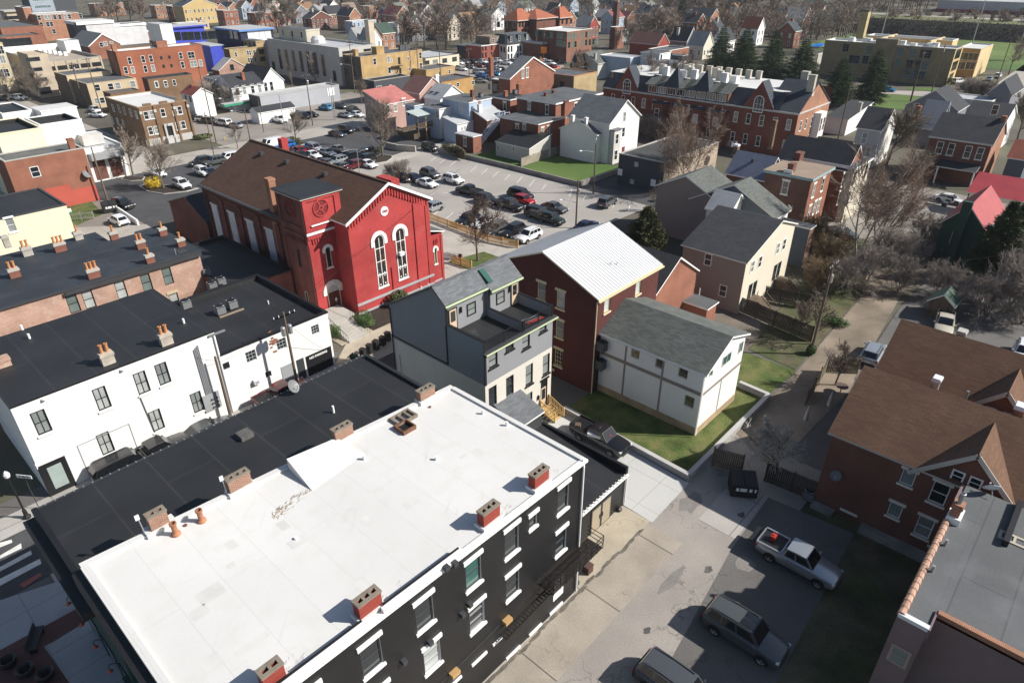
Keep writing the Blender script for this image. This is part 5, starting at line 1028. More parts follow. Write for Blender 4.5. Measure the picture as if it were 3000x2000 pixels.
    for y in (28.3,18.5): MB().box(xn-.6,y-.4,1.9,xn-.09,y+.4,2.5,lampw).build('window_air_conditioner', t)
    chimney(t, xn+.3, 12.0, 9.9, .85, .95, 4.6, orange, cap=orange, zb=-4.5)
    # gabled wing at the back left
    w = MB(); yy0, yy1, yp = 31.6, 43.5, 37.0; w.face([(1.3,yy1,-.3),(1.3,yy0,-.3),(1.3,yy0,4.6),(1.3,yp,7.0),(1.3,yy1,4.9)], redd); w.face([(1.3,yy0,-.3),(8,yy0,-.3),(8,yy0,4.6),(1.3,yy0,4.6)], redd)
    w.build('wing_wall', t); r = MB()
    r.extr([(1.1,yp,7.0),(1.1,yy0-.2,4.5),(9,yy0-.2,4.5),(9,yp,7.0)], (0,0,.15), dkgrey, rblack); r.extr([(1.1,yy1+.2,4.83),(1.1,yp+.002,7.0),(9,yp+.002,7.0),(9,yy1+.2,4.83)], (0,0,.15), dkgrey, rblack); r.build('wing_roof', t)
    MB().box(11.3,24,14,12.3,25,16.2,red).build('chimney', t, (1.6,4.2,-1.7)); MB().box(15.0,6.5,10,16.3,9.5,12.4,red).build('rear_chimney', t)
    return t
church()
# stone steps, landing and garden of the church
st = MB()
for i in range(8): st.box(34.9,60.0-.44*(i+1),-.2,37.6,60.0-.44*i,1.05-.125*i,conc)
st.box(34.9,60.0,-.2,38.4,63.5,1.1,conc); st = st.build('stone_steps'); tag(st, 'weathered stone steps up to the red church door', 'steps')
for x in (34.8,37.7):
    b = MB()
    b.beam((x,56.5,.9),(x,60.0,2.0),.04,.04,black); b.beam((x,60.0,2.0),(x,62.5,2.0),.04,.04,black)
    for i in range(9): f = i/8; b.beam((x,56.5+3.5*f,.05+1.0*f),(x,56.5+3.5*f,.92+1.1*f),.025,.025,black)
    tag(b.build('handrail'), 'iron handrail on the %s side of the church steps' % ('garage' if x < 36 else 'garden'), 'railing')
# ================================================================ TOWN BUILDINGS
dgw = M('charcoal_stucco', (.055,.06,.07), .8, .08); pinkw = M('pink_stucco', (.44,.28,.245), .85, .08); ltblue = M('light_blue_paint', (.36,.44,.55), .8, .06); navyw = M('navy_siding', (.03,.045,.075), .7, .1)
garg = M('garage_concrete', (.46,.39,.30), .9, .15, .2, dirt=.3); deckm = M('parking_deck', (.36,.31,.25), .9, .15, .1, dirt=.4); bluew = M('blue_sheathing', (.05,.075,.50), .6, .1, .3, (2.4,1.2), (.045,.065,.45), (.03,.04,.30), .02)
greenw = siding('green_siding', (.018,.06,.042)); lav = M('lavender_grey_siding', (.19,.19,.215), .8, .08); tanw = siding('taupe_siding', (.27,.225,.195), .9); creams = siding('cream_siding', (.66,.60,.49), .9)
F, FD, FL = WST['far'], WST['fard'], WST['farl']; stuccot = M('tan_render', (.36,.29,.22), .9, .15)
def wl(k, f, pts, w=1., h=1.7, st=F): return (f, [(k,u,v) for u,v in pts], w, h, st)
H_ = 'house'
def roofblock(t, A, B, z, d, top, m, name):
    a, b = P(A, z), P(B, z); zt = ztop(a, top); x, y = a.x-t.location.x, a.y-t.location.y; w = b.x-a.x
    o = MB().box(x,y,z-.5,x+w,y+d,zt,m,rgrey).box(x-.1,y-.1,zt-.5,x+w+.1,y+d+.1,zt-.2,m).build(name, t)
    for i in range(3): window(t, 'W', y+d*(i+.5)/3, z+(zt-z)*.55, 1., 1.8, FD, at=x)
    return o
# -- around the grey parking lot
a = bld('white_gabled_house', 'tall white house with a grey shingle gable beyond the parking lot lawn', (10,1010,690), (10,1420,590), (10,590,580), 8.0, whitew, 'gabley', shg, rise=11.6, cat=H_, o=.35, oe=.35,
  wins=[wl(10,'S',((1195,610),(1183,805)),.95,1.9,WST['sill'])])
MB().box(.3,-1.1,-.2,2.6,-.003,6.6,M('pale_grey_bay',(.55,.53,.5))).box(.15,-1.3,6.6,2.9,-.0,6.75,shg).build('bay', a)
for z in (4.9,1.7): window(a,'S',1.3,z,1.1,2.0,dict(F,grid=(1,2)),at=-1.1)
MB().box(5.0,-.06,.0,6.0,-.004,2.4,M('dark_red_door',(.16,.04,.03))).build('door', a)
b = bld('white_rear_wing', 'lower white wing with two white chimneys in front of the tall white house', (10,845,838), (10,1000,792), (10,395,752), 5.7, whitew, 'gablex', shg, rise=7.9, cat=H_, o=.3, oe=.2, wins=[wl(10,'S',((928,890),(917,1090)),.95,1.8,WST['sill'])])
chimney(b, .6, 3.2, 6.6, .6, .6, 1.9, whitew); chimney(b, .6, 6.6, 6.6, .6, .6, 1.9, whitew)
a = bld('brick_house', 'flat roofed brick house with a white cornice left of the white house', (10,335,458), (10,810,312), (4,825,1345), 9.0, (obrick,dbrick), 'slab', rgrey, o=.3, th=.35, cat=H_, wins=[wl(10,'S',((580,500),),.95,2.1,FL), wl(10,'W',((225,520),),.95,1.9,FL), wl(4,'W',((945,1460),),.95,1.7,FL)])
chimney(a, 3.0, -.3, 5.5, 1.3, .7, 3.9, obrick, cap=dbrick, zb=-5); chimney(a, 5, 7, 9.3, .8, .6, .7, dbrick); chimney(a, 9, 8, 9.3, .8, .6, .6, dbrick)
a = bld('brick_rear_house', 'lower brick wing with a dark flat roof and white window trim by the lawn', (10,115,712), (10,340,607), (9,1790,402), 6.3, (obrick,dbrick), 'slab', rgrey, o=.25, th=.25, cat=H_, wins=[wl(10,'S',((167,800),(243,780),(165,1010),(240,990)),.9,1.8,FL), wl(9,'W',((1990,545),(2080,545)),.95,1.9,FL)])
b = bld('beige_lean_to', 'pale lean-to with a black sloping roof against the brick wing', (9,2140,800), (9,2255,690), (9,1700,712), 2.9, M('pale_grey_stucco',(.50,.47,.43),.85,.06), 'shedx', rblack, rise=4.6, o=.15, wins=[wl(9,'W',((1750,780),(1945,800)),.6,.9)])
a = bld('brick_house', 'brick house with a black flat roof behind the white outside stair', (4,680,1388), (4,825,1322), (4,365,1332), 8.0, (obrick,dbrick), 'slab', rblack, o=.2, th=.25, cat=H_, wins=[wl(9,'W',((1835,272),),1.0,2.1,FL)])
chimney(a, 2.2, 3.5, 8.2, .9, .7, 1.2, obrick); chimney(a, 9, 5.5, 8.2, .9, .9, 1.6, obrick, pots=2); ac_unit((a.location.x+6,a.location.y+4,8.26), 'pale condenser on the black flat roof between brick chimneys', .9, .9)
b = bld('brick_wing', 'brick wing with a pale sloping roof and twin white chimneys', (9,1610,446), 6.5, 9.0, 4.9, dbrick, 'shedy', rlgrey, rise=8.2, o=.15, cat=H_)
chimney(b, 1.0, 5.0, 6.6, .9, .7, 1.9, whitew, pots=2); chimney(b, 1.0, 3.2, 5.9, .9, .7, 1.9, whitew, pots=2)
bld('brick_outbuilding', 'small flat roofed brick outbuilding at the foot of the white stair', (9,1435,655), (9,1505,622), (9,1235,602), 3.3, (obrick,dbrick), 'slab', rlgrey, o=.15, th=.2, wins=[wl(9,'W',((1335,710),),.95,1.7,FL)])
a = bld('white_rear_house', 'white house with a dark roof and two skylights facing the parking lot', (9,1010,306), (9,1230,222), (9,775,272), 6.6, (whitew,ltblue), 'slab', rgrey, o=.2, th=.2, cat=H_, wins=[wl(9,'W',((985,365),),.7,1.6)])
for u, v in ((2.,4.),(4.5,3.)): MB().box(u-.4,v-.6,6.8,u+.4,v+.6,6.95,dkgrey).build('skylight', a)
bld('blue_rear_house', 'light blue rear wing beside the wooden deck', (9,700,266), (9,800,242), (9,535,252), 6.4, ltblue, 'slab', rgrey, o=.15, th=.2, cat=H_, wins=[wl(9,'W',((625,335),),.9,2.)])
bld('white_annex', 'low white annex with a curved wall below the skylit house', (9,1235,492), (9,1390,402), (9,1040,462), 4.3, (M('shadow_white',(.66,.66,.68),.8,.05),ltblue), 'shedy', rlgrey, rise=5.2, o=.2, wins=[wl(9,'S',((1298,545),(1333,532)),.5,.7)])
a = bld('flat_grey_house', 'wide grey flat roof between the pale gable and the black roofed brick house', (9,1385,228), (9,1615,163), (9,1030,172), 8.2, ltblue, 'slab', rgrey, o=.15, th=.25, cat=H_, wins=[wl(9,'W',((1288,295),),.9,2.1)])
chimney(a, 5, 4, 8.4, .7, .7, 1.5, dbrick); ac_unit((a.location.x+6.2,a.location.y+2.4,8.46), 'pale condenser beside a dark chimney on the wide grey roof', .9, .9)
a = bld('pink_house', 'pink stucco house with a faded red metal roof behind the big bare tree', (3,1055,1450), (3,1500,1378), 7.5, 6.3, (pinkw,M('dull_pink',(.33,.25,.23))), 'shedy', mpink, rise=8.6, o=.2, cat=H_, wins=[wl(3,'S',((1115,1500),(1215,1490),(1330,1410)),.95,1.6,FL)])
b = bld('pink_gabled_house', 'pink gabled house with a darker red roof behind the pink stucco house', (3,1545,1295), 9., (3,1240,1262), 7.4, pinkw, 'gabley', M('dark_red_membrane',(.20,.10,.085),.7,.15), rise=10.6, o=.2, cat=H_)
for u in (6.2,6.8): chimney(b, u, .6, 9.4, .4, .5, 1.6, whitew)
a = bld('white_gabled_house', 'white gabled house with a pale grey metal roof and two skylights', (3,1830,1385), 8.5, (3,1590,1350), 6.6, whitew, 'gabley', rlgrey, rise=9.4, o=.2, cat=H_)
for v in (2.,4.): MB().box(1.4,v,7.9,2.2,v+1.2,8.0,dkgrey).build('skylight', a)
a = bld('dark_flat_building', 'charcoal flat roofed building beside the lawn and its retaining wall', (10,1700,1182), (11,530,297), (10,1140,1062), 5.4, (stuccot,dgw), 'flat', M('dark_ribbed_roof',(.05,.05,.05),.8,.15,.2,(40,.9),(.05,.05,.05),(.10,.10,.095),.05), par=.12, cornice=conc, wins=[wl(10,'W',((1345,1205),(1290,1420)),.9,.9,dict(frame=grey,proud=True,grid=(1,1),glass=(gblock,)))])
for i, s in enumerate(((11,325,275),(11,365,268))): q = P(s, 5.6); ac_unit((q.x,q.y,5.3), ['left dark condenser on the tan flat roof by the brick terrace','right dark condenser on the tan flat roof by the brick terrace'][i])
for s in ((10,1140,1300),(10,1555,1435)): q = PX(s, a.location.x); MB().box(-.04,-.5,-.6,-.005,.5,.6,white).build('sign_panel', a, (0,q.y-a.location.y,q.z))
# -- dark grey, yellow brick, post office
dg_ = bld('grey_box_building', 'charcoal grey box building in front of the yellow brick block', (3,920,1117), (3,1455,1047), (3,715,1097), 6.2, dgw, 'flat', rblack, par=.25, cornice=M('pale_coping',(.36,.34,.3)), wins=[wl(3,'S',((990,1212),),1.8,1.,dict(F,grid=(2,1))),wl(3,'S',((1147,1200),),.8,1.1)])
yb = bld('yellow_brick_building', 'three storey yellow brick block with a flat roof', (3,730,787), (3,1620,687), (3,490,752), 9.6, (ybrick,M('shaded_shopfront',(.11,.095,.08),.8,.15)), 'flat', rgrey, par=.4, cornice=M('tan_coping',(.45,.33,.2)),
  wins=[wl(3,'S',((930,850),(1120,820),(1558,765),(1133,970),(1568,910)),1.2,2.),wl(3,'S',((1162,835),(1390,810),(1172,980),(1408,955)),.8,1.1),wl(3,'S',((1268,840),(1282,985)),.9,2.1,FD),wl(3,'W',((545,850),(620,860),(545,990),(640,1000)),2.2,2.,WST['bandw'])])
chimney(yb, 8.5, 2.0, 9.4, 3., 2.6, 2.3, ybrick); chimney(yb, .8, 3.5, 9.4, 1., 1.6, 2., ybrick)
b = MB(); b.box(11.6,-1.2,5.6,15.6,-.02,5.7,dkgrey); b.beam((14.5,-.6,5.6),(12.8,-.6,2.6),.5,.06,dkgrey); b.build('fire_escape', yb)
for i, s in enumerate(((3,1065,725),(3,1100,720),(3,1288,690),(3,1325,685),(3,1360,682),(3,1395,678))):
    q = P(s, 9.3); ac_unit((q.x,q.y,9.22), ['first','second','third','fourth','fifth','sixth'][i]+' from the left of the white units on the yellow brick roof', 1.0, 1.6)
bld('yellow_brick_annex', 'single storey yellow brick annex with a purple grey roof', (3,1635,968), (3,2030,908), 9., 4.2, ybrick, 'flat', rgrey, par=.3, cornice=M('tan_coping',(.45,.33,.2)), wins=[wl(3,'S',((1825,1010),(1962,990)),1.,1.3)])
a = bld('yellow_brick_garage', 'low orange yellow brick building with a wet flat roof behind the pale gable', (3,1845,1130), (3,2330,1062), (3,1500,1100), 4.6, M('orange_yellow_brick',(.43,.26,.10),.9,.15), 'flat', rgrey, par=.3, cornice=brown, wins=[wl(3,'S',((1960,1187),(2075,1168),(2287,1142)),1.2,1.2)])
bld('cream_low_building', 'long cream single storey building beside the crowded car park', (3,1630,802), (3,2110,742), 16., 4.6, M('cream_paint',(.62,.55,.42),.8,.06), 'flat', rlgrey, par=.3, cornice=dkgrey, wins=[wl(3,'S',((1650,870),(1765,857),(1895,838),(2030,818)),2.4,1.6,dict(F,frame=M('green_frame',(.12,.16,.10)),grid=(2,2)))])
po = bld('stone_office_building', 'large grey limestone building with tall dark windows and a flat roof', (3,430,663), (3,930,608), (2,1490,538), 11.5, limest, 'flat', rlgrey, par=.6, cornice=limest,
  wins=[wl(2,'W',((1745,815),(1842,830),(1938,840),(2038,850),(2140,860),(2240,870)),1.8,6.6,dict(frame=dkgrey,proud=True,fw=.12,grid=(2,5),glass=(M('bronze_glass',(.045,.035,.025),.15,.5,.8,spec=.6),))),wl(3,'W',((20,870),(110,885),(225,905)),1.8,6.6,dict(frame=dkgrey,proud=True,fw=.12,grid=(2,5),glass=(MATS['bronze_glass'],))),wl(2,'W',((1660,930),),1.8,3.8,FD),wl(3,'W',((380,1050),),1.8,3.2,FD),wl(3,'S',((540,738),(650,722),(830,706)),3.,1.4,WST['bandw'])])
a = roofblock(po, (2,2120,590), (2,2295,570), 10.9, 18., (2,2100,412), M('pale_limestone',(.50,.46,.38),.8,.06), 'penthouse')
q = P((3,880,600), 9.); hh = ztop(q,(3,860,272)); c = MB().box(-1.2,-1.2,0,1.2,1.2,hh,M('tan_stack',(.50,.43,.34),.9,.1),black).box(-1.3,-1.3,hh-.6,1.3,1.3,hh-.1,limest); tag(c.build('chimney_stack', None, (q.x,q.y,0)), 'square pale chimney stack behind the limestone building', 'chimney')
MB().lathe((0,0,0),[(2.4,0),(2.4,1.2),(1.6,2.2),(0,2.4)],12,rwhite).build('air_handler', po, (7,22,10.9))
tb_ = bld('tan_brick_building', 'tan brick building with a raised brick stair block beside the limestone building', (2,1040,683), (2,1540,630), (2,920,673), 8.8, (bbrick,brown), 'flat', rgrey, par=.3, cornice=bbrick, wins=[wl(2,'S',((1135,755),(1300,730),(1327,730),(1387,725),(1312,832),(1342,830),(1405,827)),.9,1.6),wl(2,'S',((1487,715),(1503,815)),2.,1.6,FD)])
roofblock(tb_, (2,1420,655), (2,1540,642), 8.5, 9., (2,1420,567), bbrick, 'stair_block')
# -- blue building under construction
bl = bld('blue_building', 'bright blue sheathed building under construction with open window bays', (2,140,402), (2,900,388), (1,2060,382), 13., bluew, 'slab', rlgrey, o=.8, th=.5, trim=bluew, wins=[wl(2,'S',((270,507),(845,482)),6.,3.,FD),wl(2,'S',((430,502),(515,498),(605,496),(700,492)),2.4,3.,FD),wl(1,'W',((2120,460),(2180,480),(2240,490)),2.2,3.2,FD)])
bld('blue_rear_block', 'dark glazed block with white window boards behind the blue building', (2,1190,442), (2,1615,402), (2,920,392), 13., M('dark_navy',(.02,.025,.06)), 'slab', rlgrey, o=.6, th=.6, trim=M('light_blue_trim',(.12,.25,.55)), wins=[wl(2,'S',((1345,500),(1425,495),(1500,485),(1575,478)),2.6,3.6,dict(F,grid=(1,1),glass=(lampw,))),wl(2,'W',((980,460),(1060,475),(1130,485)),3.,3.,FD)])
bld('blue_lower_block', 'lower blue sheathed block behind the tan brick building', (2,775,645), (2,985,630), 14., 8.5, bluew, 'slab', rlgrey, o=.2, th=.3, trim=ltblue)
bld('white_corner_block', 'long pale low block behind the blue building roof', (2,80,345), (2,300,340), (1,2095,315), 15., whitew, 'slab', rlgrey, o=.1)
# -- left blocks
rb4 = bld('orange_brick_building', 'four storey orange red brick warehouse with a white roof', (1,1590,717), (2,740,622), (1,1430,692), 13., (M('orange_red_brick',(.32,.10,.052),.9,.2,.15,(.22,.075),(.27,.085,.045),(.3,.13,.08),.01),orange), 'flat', rwhite, par=.5, cornice=obrick,
  wins=[wl(1,'S',((1787,840),(1972,820),(2080,810),(1735,972),(1830,967),(2005,952),(2110,942)),1.1,2.,WST['far']),wl(2,'S',((375,770),(400,897),(648,872)),1.1,2.),wl(2,'S',((518,762),(553,880)),2.2,2.,dict(F,grid=(2,2))),wl(2,'S',((105,800),(218,790),(138,915),(248,908)),.7,.9,FD)])
roofblock(rb4, (1,2172,662), (2,195,648), 12.5, 5., (1,2165,572), obrick, 'stair_block')
chimney(rb4, .6, 2., 13, 1.2, 1., 1.8, orange); MB().box(-.25,1.,-.2,-.01,2.2,12.5,orange).build('pilaster', rb4)
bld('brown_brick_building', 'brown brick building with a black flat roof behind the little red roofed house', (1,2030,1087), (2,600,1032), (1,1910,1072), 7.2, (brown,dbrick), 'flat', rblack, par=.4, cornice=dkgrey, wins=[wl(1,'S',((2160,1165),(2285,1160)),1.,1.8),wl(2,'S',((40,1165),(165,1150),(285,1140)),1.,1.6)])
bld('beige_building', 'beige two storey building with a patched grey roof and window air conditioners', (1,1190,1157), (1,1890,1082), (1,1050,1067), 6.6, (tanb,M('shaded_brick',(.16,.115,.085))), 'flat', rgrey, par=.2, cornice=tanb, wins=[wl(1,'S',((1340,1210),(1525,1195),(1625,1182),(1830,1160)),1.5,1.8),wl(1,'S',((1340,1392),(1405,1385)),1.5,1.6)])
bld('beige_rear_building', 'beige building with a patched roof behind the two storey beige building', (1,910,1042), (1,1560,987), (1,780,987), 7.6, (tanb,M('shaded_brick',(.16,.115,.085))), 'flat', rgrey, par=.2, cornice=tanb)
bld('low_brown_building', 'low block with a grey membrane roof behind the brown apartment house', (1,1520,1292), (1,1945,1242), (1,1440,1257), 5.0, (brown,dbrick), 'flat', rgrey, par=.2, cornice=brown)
pg = bld('parking_garage', 'tan concrete multi storey car park with open decks', (1,560,852), (1,1480,795), 42., 9.2, garg, 'flat', deckm, par=.9, cornice=M('deck_coping',(.33,.33,.34)))
W_ = P((1,1480,795),9.2).x-pg.location.x
b = MB()
for z in (.4,3.4,6.3): b.box(.6,-.04,z,W_-.4,-.004,z+1.25,black)
b.build('deck_opening', pg); b = MB()
for i in range(6): x = .1+i*(W_-.6)/5; b.box(x,-.14,-.2,x+.5,-.045,9.,garg)
b.build('column', pg)
for s in ((1,500,690),(1,550,715),(1,625,725),(1,690,735),(1,760,745),(1,830,760),(1,905,765)): q = P(s, 8.4); MB().box(-.5,-.5,0,.5,.5,1.2,white).build('parapet_block', pg, (q.x-pg.location.x,q.y-pg.location.y,8.31))
MB().box(0,41,8.3,W_,41.4,10.2,white).build('rear_parapet', pg)
bld('stair_tower', 'tan concrete stair tower at the corner of the car park', (1,375,752), (1,540,702), (1,235,712), 12.2, garg, 'flat', garg, par=.3, cornice=garg, wins=[wl(1,'S',((455,820),),3.6,1.1,FD),wl(1,'S',((490,960),(560,1100)),3.6,1.,FD),wl(1,'S',((590,1255),(665,1245)),1.6,2.,FD)])
q = P((1,30,590), 14.); bld('beige_tall_building', 'tall beige building with paired windows at the left edge', None, None, None, 14., M('beige_terracotta',(.50,.42,.28),.85,.08), 'flat', rgrey, rect=(q.x-16,q.y,q.x,q.y+18), cornice=tanb, wins=[wl(1,'S',((10,690),(35,820),(20,1010),(90,1005),(70,1230)),1.6,2.4,dict(F,grid=(2,2)))])
bld('brick_hall', 'brick hall with a flat roof at the upper left edge', (1,0,385), (1,475,330), (1,-200,300), 10., obrick, 'flat', rgrey, par=.4, cornice=brown)
bld('arcaded_brick_building', 'brick building with a row of tall arched openings at the upper left', (1,0,510), (1,610,480), (1,-200,430), 7.5, obrick, 'flat', rgrey, par=.3, cornice=brown, wins=[wl(1,'S',((55,600),(135,605),(220,598),(310,592),(395,585)),2.6,3.8,FD)])
bld('brick_block', 'three storey orange brick block with rows of small windows near the white modern hall', (1,500,207), (1,1160,187), (1,395,182), 12., orange, 'flat', rlgrey, par=.4, cornice=offwhite, wins=[wl(1,'S',((540,247),(632,242),(680,242),(755,240),(825,237),(905,233),(958,230),(1110,222),(572,340),(660,336),(710,335),(745,435)),1.6,2.2)])
a = bld('modern_hall', 'white and charcoal modern hall with an angular roof', (1,1065,350), (1,1450,302), 15., 10.5, (M('pale_panel',(.55,.55,.56)),dgw), 'slab', rwhite, o=.4, th=1.2, trim=white, wins=[wl(1,'S',((1125,430),),4.5,7.,WST['big'])])
bld('modern_wing', 'long white modern wing with clerestory windows', (1,1480,380), (1,1980,340), 9., 8., (M('pale_panel',(.55,.55,.56)),grey), 'slab', rwhite, o=.3, th=1., trim=white, wins=[wl(1,'S',((1720,345),(1800,340),(1900,335)),4.,1.6,WST['bandw'])])
bld('modern_low_wing', 'low brick and white wing below the modern hall', (1,1290,500), (1,2060,440), 5., 4.5, obrick, 'slab', rgrey, o=.3, th=.8, trim=white)
bld('white_plant_room', 'small white plant room on the car park deck', (1,880,570), (1,1030,545), 8., 12., white, 'flat', rlgrey, par=.2)
bld('brick_gabled_house', 'low brick building with a white trimmed gable behind the car park', (1,1230,642), (1,1715,617), (1,1060,580), 5.2, obrick, 'gabley', shg, rise=9.2, o=.4, th=.4, wins=[wl(1,'S',((1395,620),(1455,605),(1540,605)),1.4,1.8)])
q, r_ = P((1,445,150),1.), P((1,815,140),1.); bld('glass_office_block', 'grey office block with ribbon windows at the top left', None, None, None, 24., (M('office_panel',(.30,.34,.40)),dgw), 'flat', rgrey, rect=(q.x,q.y,r_.x,q.y+20), wins=[('S',('m',[((r_.x-q.x)*.5,z) for z in (3.4,8.4,13.4,18.4)]),(r_.x-q.x)*.7,2.,dict(F,grid=(9,1),glass=(M('teal_glass',(.10,.16,.17),.1,.3,.6),)))])
bld('black_office_block', 'dark windowless block beside the grey office', None, None, None, 20., dgw, 'flat', rgrey, rect=(r_.x+.5,q.y+2,r_.x*2-q.x,q.y+20))
bld('concrete_structure', 'pale concrete deck with green railings at the top left corner', (1,80,170), (1,300,165), (1,-60,160), 12., garg, 'slab', rlgrey, o=1., th=.6, trim=garg, wins=[wl(1,'S',((200,245),),9.,1.6,FD)])
bld('orange_block', 'plain orange brick block beside the concrete deck', (1,310,105), (1,420,100), 14., 15., orange, 'flat', rgrey)
# -- apartment house and left street
ap = bld('apartment_house', 'brown brick apartment house with stone trim and a white flat roof', (21,945,740), (21,1288,692), (21,718,670), 8.4, brown, 'flat', rwhite, par=.5, cornice=M('brown_stone',(.30,.22,.15)), cat='building',
  wins=[wl(21,'S',((1007,796),(1046,790),(1122,777),(1203,765),(1238,760),(1037,902),(1078,896),(1227,868),(1263,861)),1.05,1.75,dict(F,lintel=None,sill=limest)),wl(21,'W',((780,745),(820,750),(857,764),(900,777),(940,792),(775,830),(812,838),(850,852)),1.0,1.7)])
b = MB()
for u in (.1,3.2,7.5,10.6): b.box(u,-.28,-.2,u+.42,-.004,8.3,brown); b.box(u-.06,-.36,6.9,u+.48,-.29,7.5,limest)
b.build('pilaster', ap); MB().box(-.1,-.1,-.2,11.1,-.005,1.4,limest).build('stone_base', ap)
e = MB().box(4.3,-1.2,-.2,6.8,-.003,1.2,limest); e.box(4.5,-.4,1.2,4.9,-.003,3.6,limest).box(6.2,-.4,1.2,6.6,-.003,3.6,limest).box(4.5,-.4,3.6,6.6,-.003,4.1,limest); e.build('porch', ap); MB().lathe((5.55,-.05,3.0),[(0,0),(.65,0)],20,black,1).box(4.9,-.06,1.2,6.2,-.04,3.0,black).build('entrance_door', ap)
for i in range(3): MB().box(1.2+i*3.6,-.1,8.43,3.0+i*3.6,.25,8.9,brown).build('parapet_crest', ap)
rd = bld('red_wall_building', 'brick building with a brick red painted lower wall by the car park', None, None, None, 9.0, obrick, 'flat', rgrey, rect=(23.8,131.,35.4,137.), par=.3, cornice=conc, wins=[wl(7,'S',((485,1192),),1.3,1.7)])
MB().box(0,-.03,-.2,11.6,-.004,2.6,M('brick_red_paint',(.42,.085,.06),.8,.08)).box(4.,-.028,2.6,7.8,-.004,3.6,MATS['brick_red_paint']).build('painted_band', rd); chimney(rd, 10.2, .8, 9., .9, .8, 1.6, obrick); satdish(rd, 10.7, -.3, 4.2, R(-60), .7)
q = P((7,60,742), 12.); bld('cream_wall_building', 'cream rendered building above the red wall', None, None, None, 12., creamw, 'flat', rblack, rect=(q.x,137.2,P((7,720,650),12.).x,150.), par=.7, cornice=creamw)
bld('white_stepped_building', 'white building with a dark recessed roof terrace', (7,545,547), (7,1165,480), 9., 10.5, white, 'flat', rblack, par=.8, cornice=white)
bld('white_gabled_hall', 'white hall with a bright roof behind the roof terrace', (7,560,367), (7,1180,347), (7,435,312), 11., white, 'slab', rwhite, o=.15, trim=white)
bld('white_left_building', 'white building with ducts on its roof at the left edge', (7,20,392), (7,440,340), 12., 11., white, 'flat', rblack, par=.3)
a = bld('storefront', 'white framed storefront with a dark canopy on the street corner', (7,1165,882), (7,1585,762), 9., 6.2, white, 'flat', rlgrey, par=.3); Wd = P((7,1585,762),6.2).x-a.location.x
MB().box(.2,-1.6,4.2,Wd-.4,-.004,5.3,grey).build('canopy', a); MB().box(.5,-.06,.3,Wd*.42,-.004,4.,dbrick).box(Wd*.52,-.06,.3,Wd-.9,-.004,4.,dbrick).build('dark_opening', a); MB().box(1.,3.,6.,4.6,6.4,7.9,M('hvac_grey',(.55,.54,.52))).build('air_handler', a)
bld('low_roof_block', 'pale flat roof behind the storefront', (7,800,862), (7,1480,770), (7,750,770), 5.2, white, 'flat', rlgrey, par=.15)
a = bld('white_chapel', 'white building with a dark gabled wing and a row of windows', (2,1495,1142), (2,1790,1102), 13., 6.2, white, 'gabley', shd, rise=9.6, o=.25, wins=[wl(2,'S',((1545,1197),(1625,1187)),1.1,2.4)])
a = bld('white_chapel_wing', 'long white wing with a dark grey roof joined to the white gable', (2,1075,1217), (2,1490,1152), (2,878,1155), 6.0, (white,M('pale_blue_white',(.55,.57,.62))), 'gablex', shd, rise=8.6, o=.3, wins=[wl(2,'S',((1155,1252),(1250,1240),(1365,1225),(1460,1212)),1.1,2.4),wl(2,'W',((917,1235),(990,1245),(1035,1260)),.8,1.4)])
chimney(a, 5., 2.4, 7.6, .8, .8, 1.6, obrick); MB().box(-4,-2.2,1.9,9,-.5,2.5,M('green_awning',(.03,.25,.15),.6)).box(-4,-2.2,2.5,9,-.004,2.6,rlgrey).build('awning', a)
bld('grey_block_building', 'long grey painted block building beside the car park', (2,1460,1332), (3,435,1167), (2,1290,1297), 4.4, (M('grey_block_paint',(.36,.37,.40),.8,.06,.2,dirt=.15),dgw), 'flat', rlgrey, par=.4, cornice=conc)
bld('white_shed', 'low white shed with a dark roof in the car park', (2,1440,1562), (2,2005,1492), (8,905,102), 2.7, white, 'gablex', shd, rise=3.7, o=.2)
a = bld('small_white_house', 'small white two storey house with a red roof', (2,530,1327), (2,745,1272), (2,400,1282), 5.6, white, 'gabley', M('dull_red_roof',(.22,.06,.045),.8), rise=7.2, o=.2, wins=[wl(2,'W',((445,1347),(505,1358)),1.,1.8,FD)])
chimney(a, 2.6, 4.5, 6.8, .7, .7, .9, obrick)
bld('white_rear_building', 'long white building with a grey roof behind the white chapel', (2,855,1107), (2,1570,987), (2,740,1062), 6.2, (white,M('pale_blue_white',(.55,.57,.62))), 'slab', rgrey, o=.1, wins=[wl(2,'W',((770,1130),(810,1140)),.9,2.2)])
bld('ruined_brick_house', 'low brick gable with a pale patched roof behind the white chapel', (2,900,977), (2,1250,925), (2,790,960), 4.2, (brick('patched_brick',(.34,.16,.11),(.4,.3,.25),(.3,.2,.15)),dbrick), 'gabley', rlgrey, rise=7.4, o=.15, wins=[wl(2,'S',((1080,930),),1.3,1.8,FD)])
# -- schools and houses in the middle distance
bs = bld('brick_school', 'three storey brick school with a white flat roof', (4,1465,437), (4,1920,402), (4,1015,407), 11., (brick('school_brick',(.235,.10,.068),(.19,.08,.055),(.26,.14,.1)),dbrick), 'flat', rwhite, par=.5, cornice=offwhite,
  wins=[wl(4,'S',((1498,502),(1545,497),(1585,495),(1680,482),(1730,478),(1782,470),(1832,462),(1882,458),(1492,622),(1540,614),(1580,610),(1675,597),(1727,590),(1778,584),(1828,577),(1878,571)),1.5,2.3,dict(F,frame=M('green_frame',(.12,.16,.10)),glass=(MATS['greenish_blind'],glass))),wl(4,'W',((1045,467),(1090,472),(1130,478),(1190,486),(1250,490),(1345,497),(1390,500),(1430,505),(1340,600),(1385,605),(1430,612)),1.6,2.3,dict(F,frame=M('green_frame',(.12,.16,.10)),glass=(MATS['greenish_blind'],glass)))])
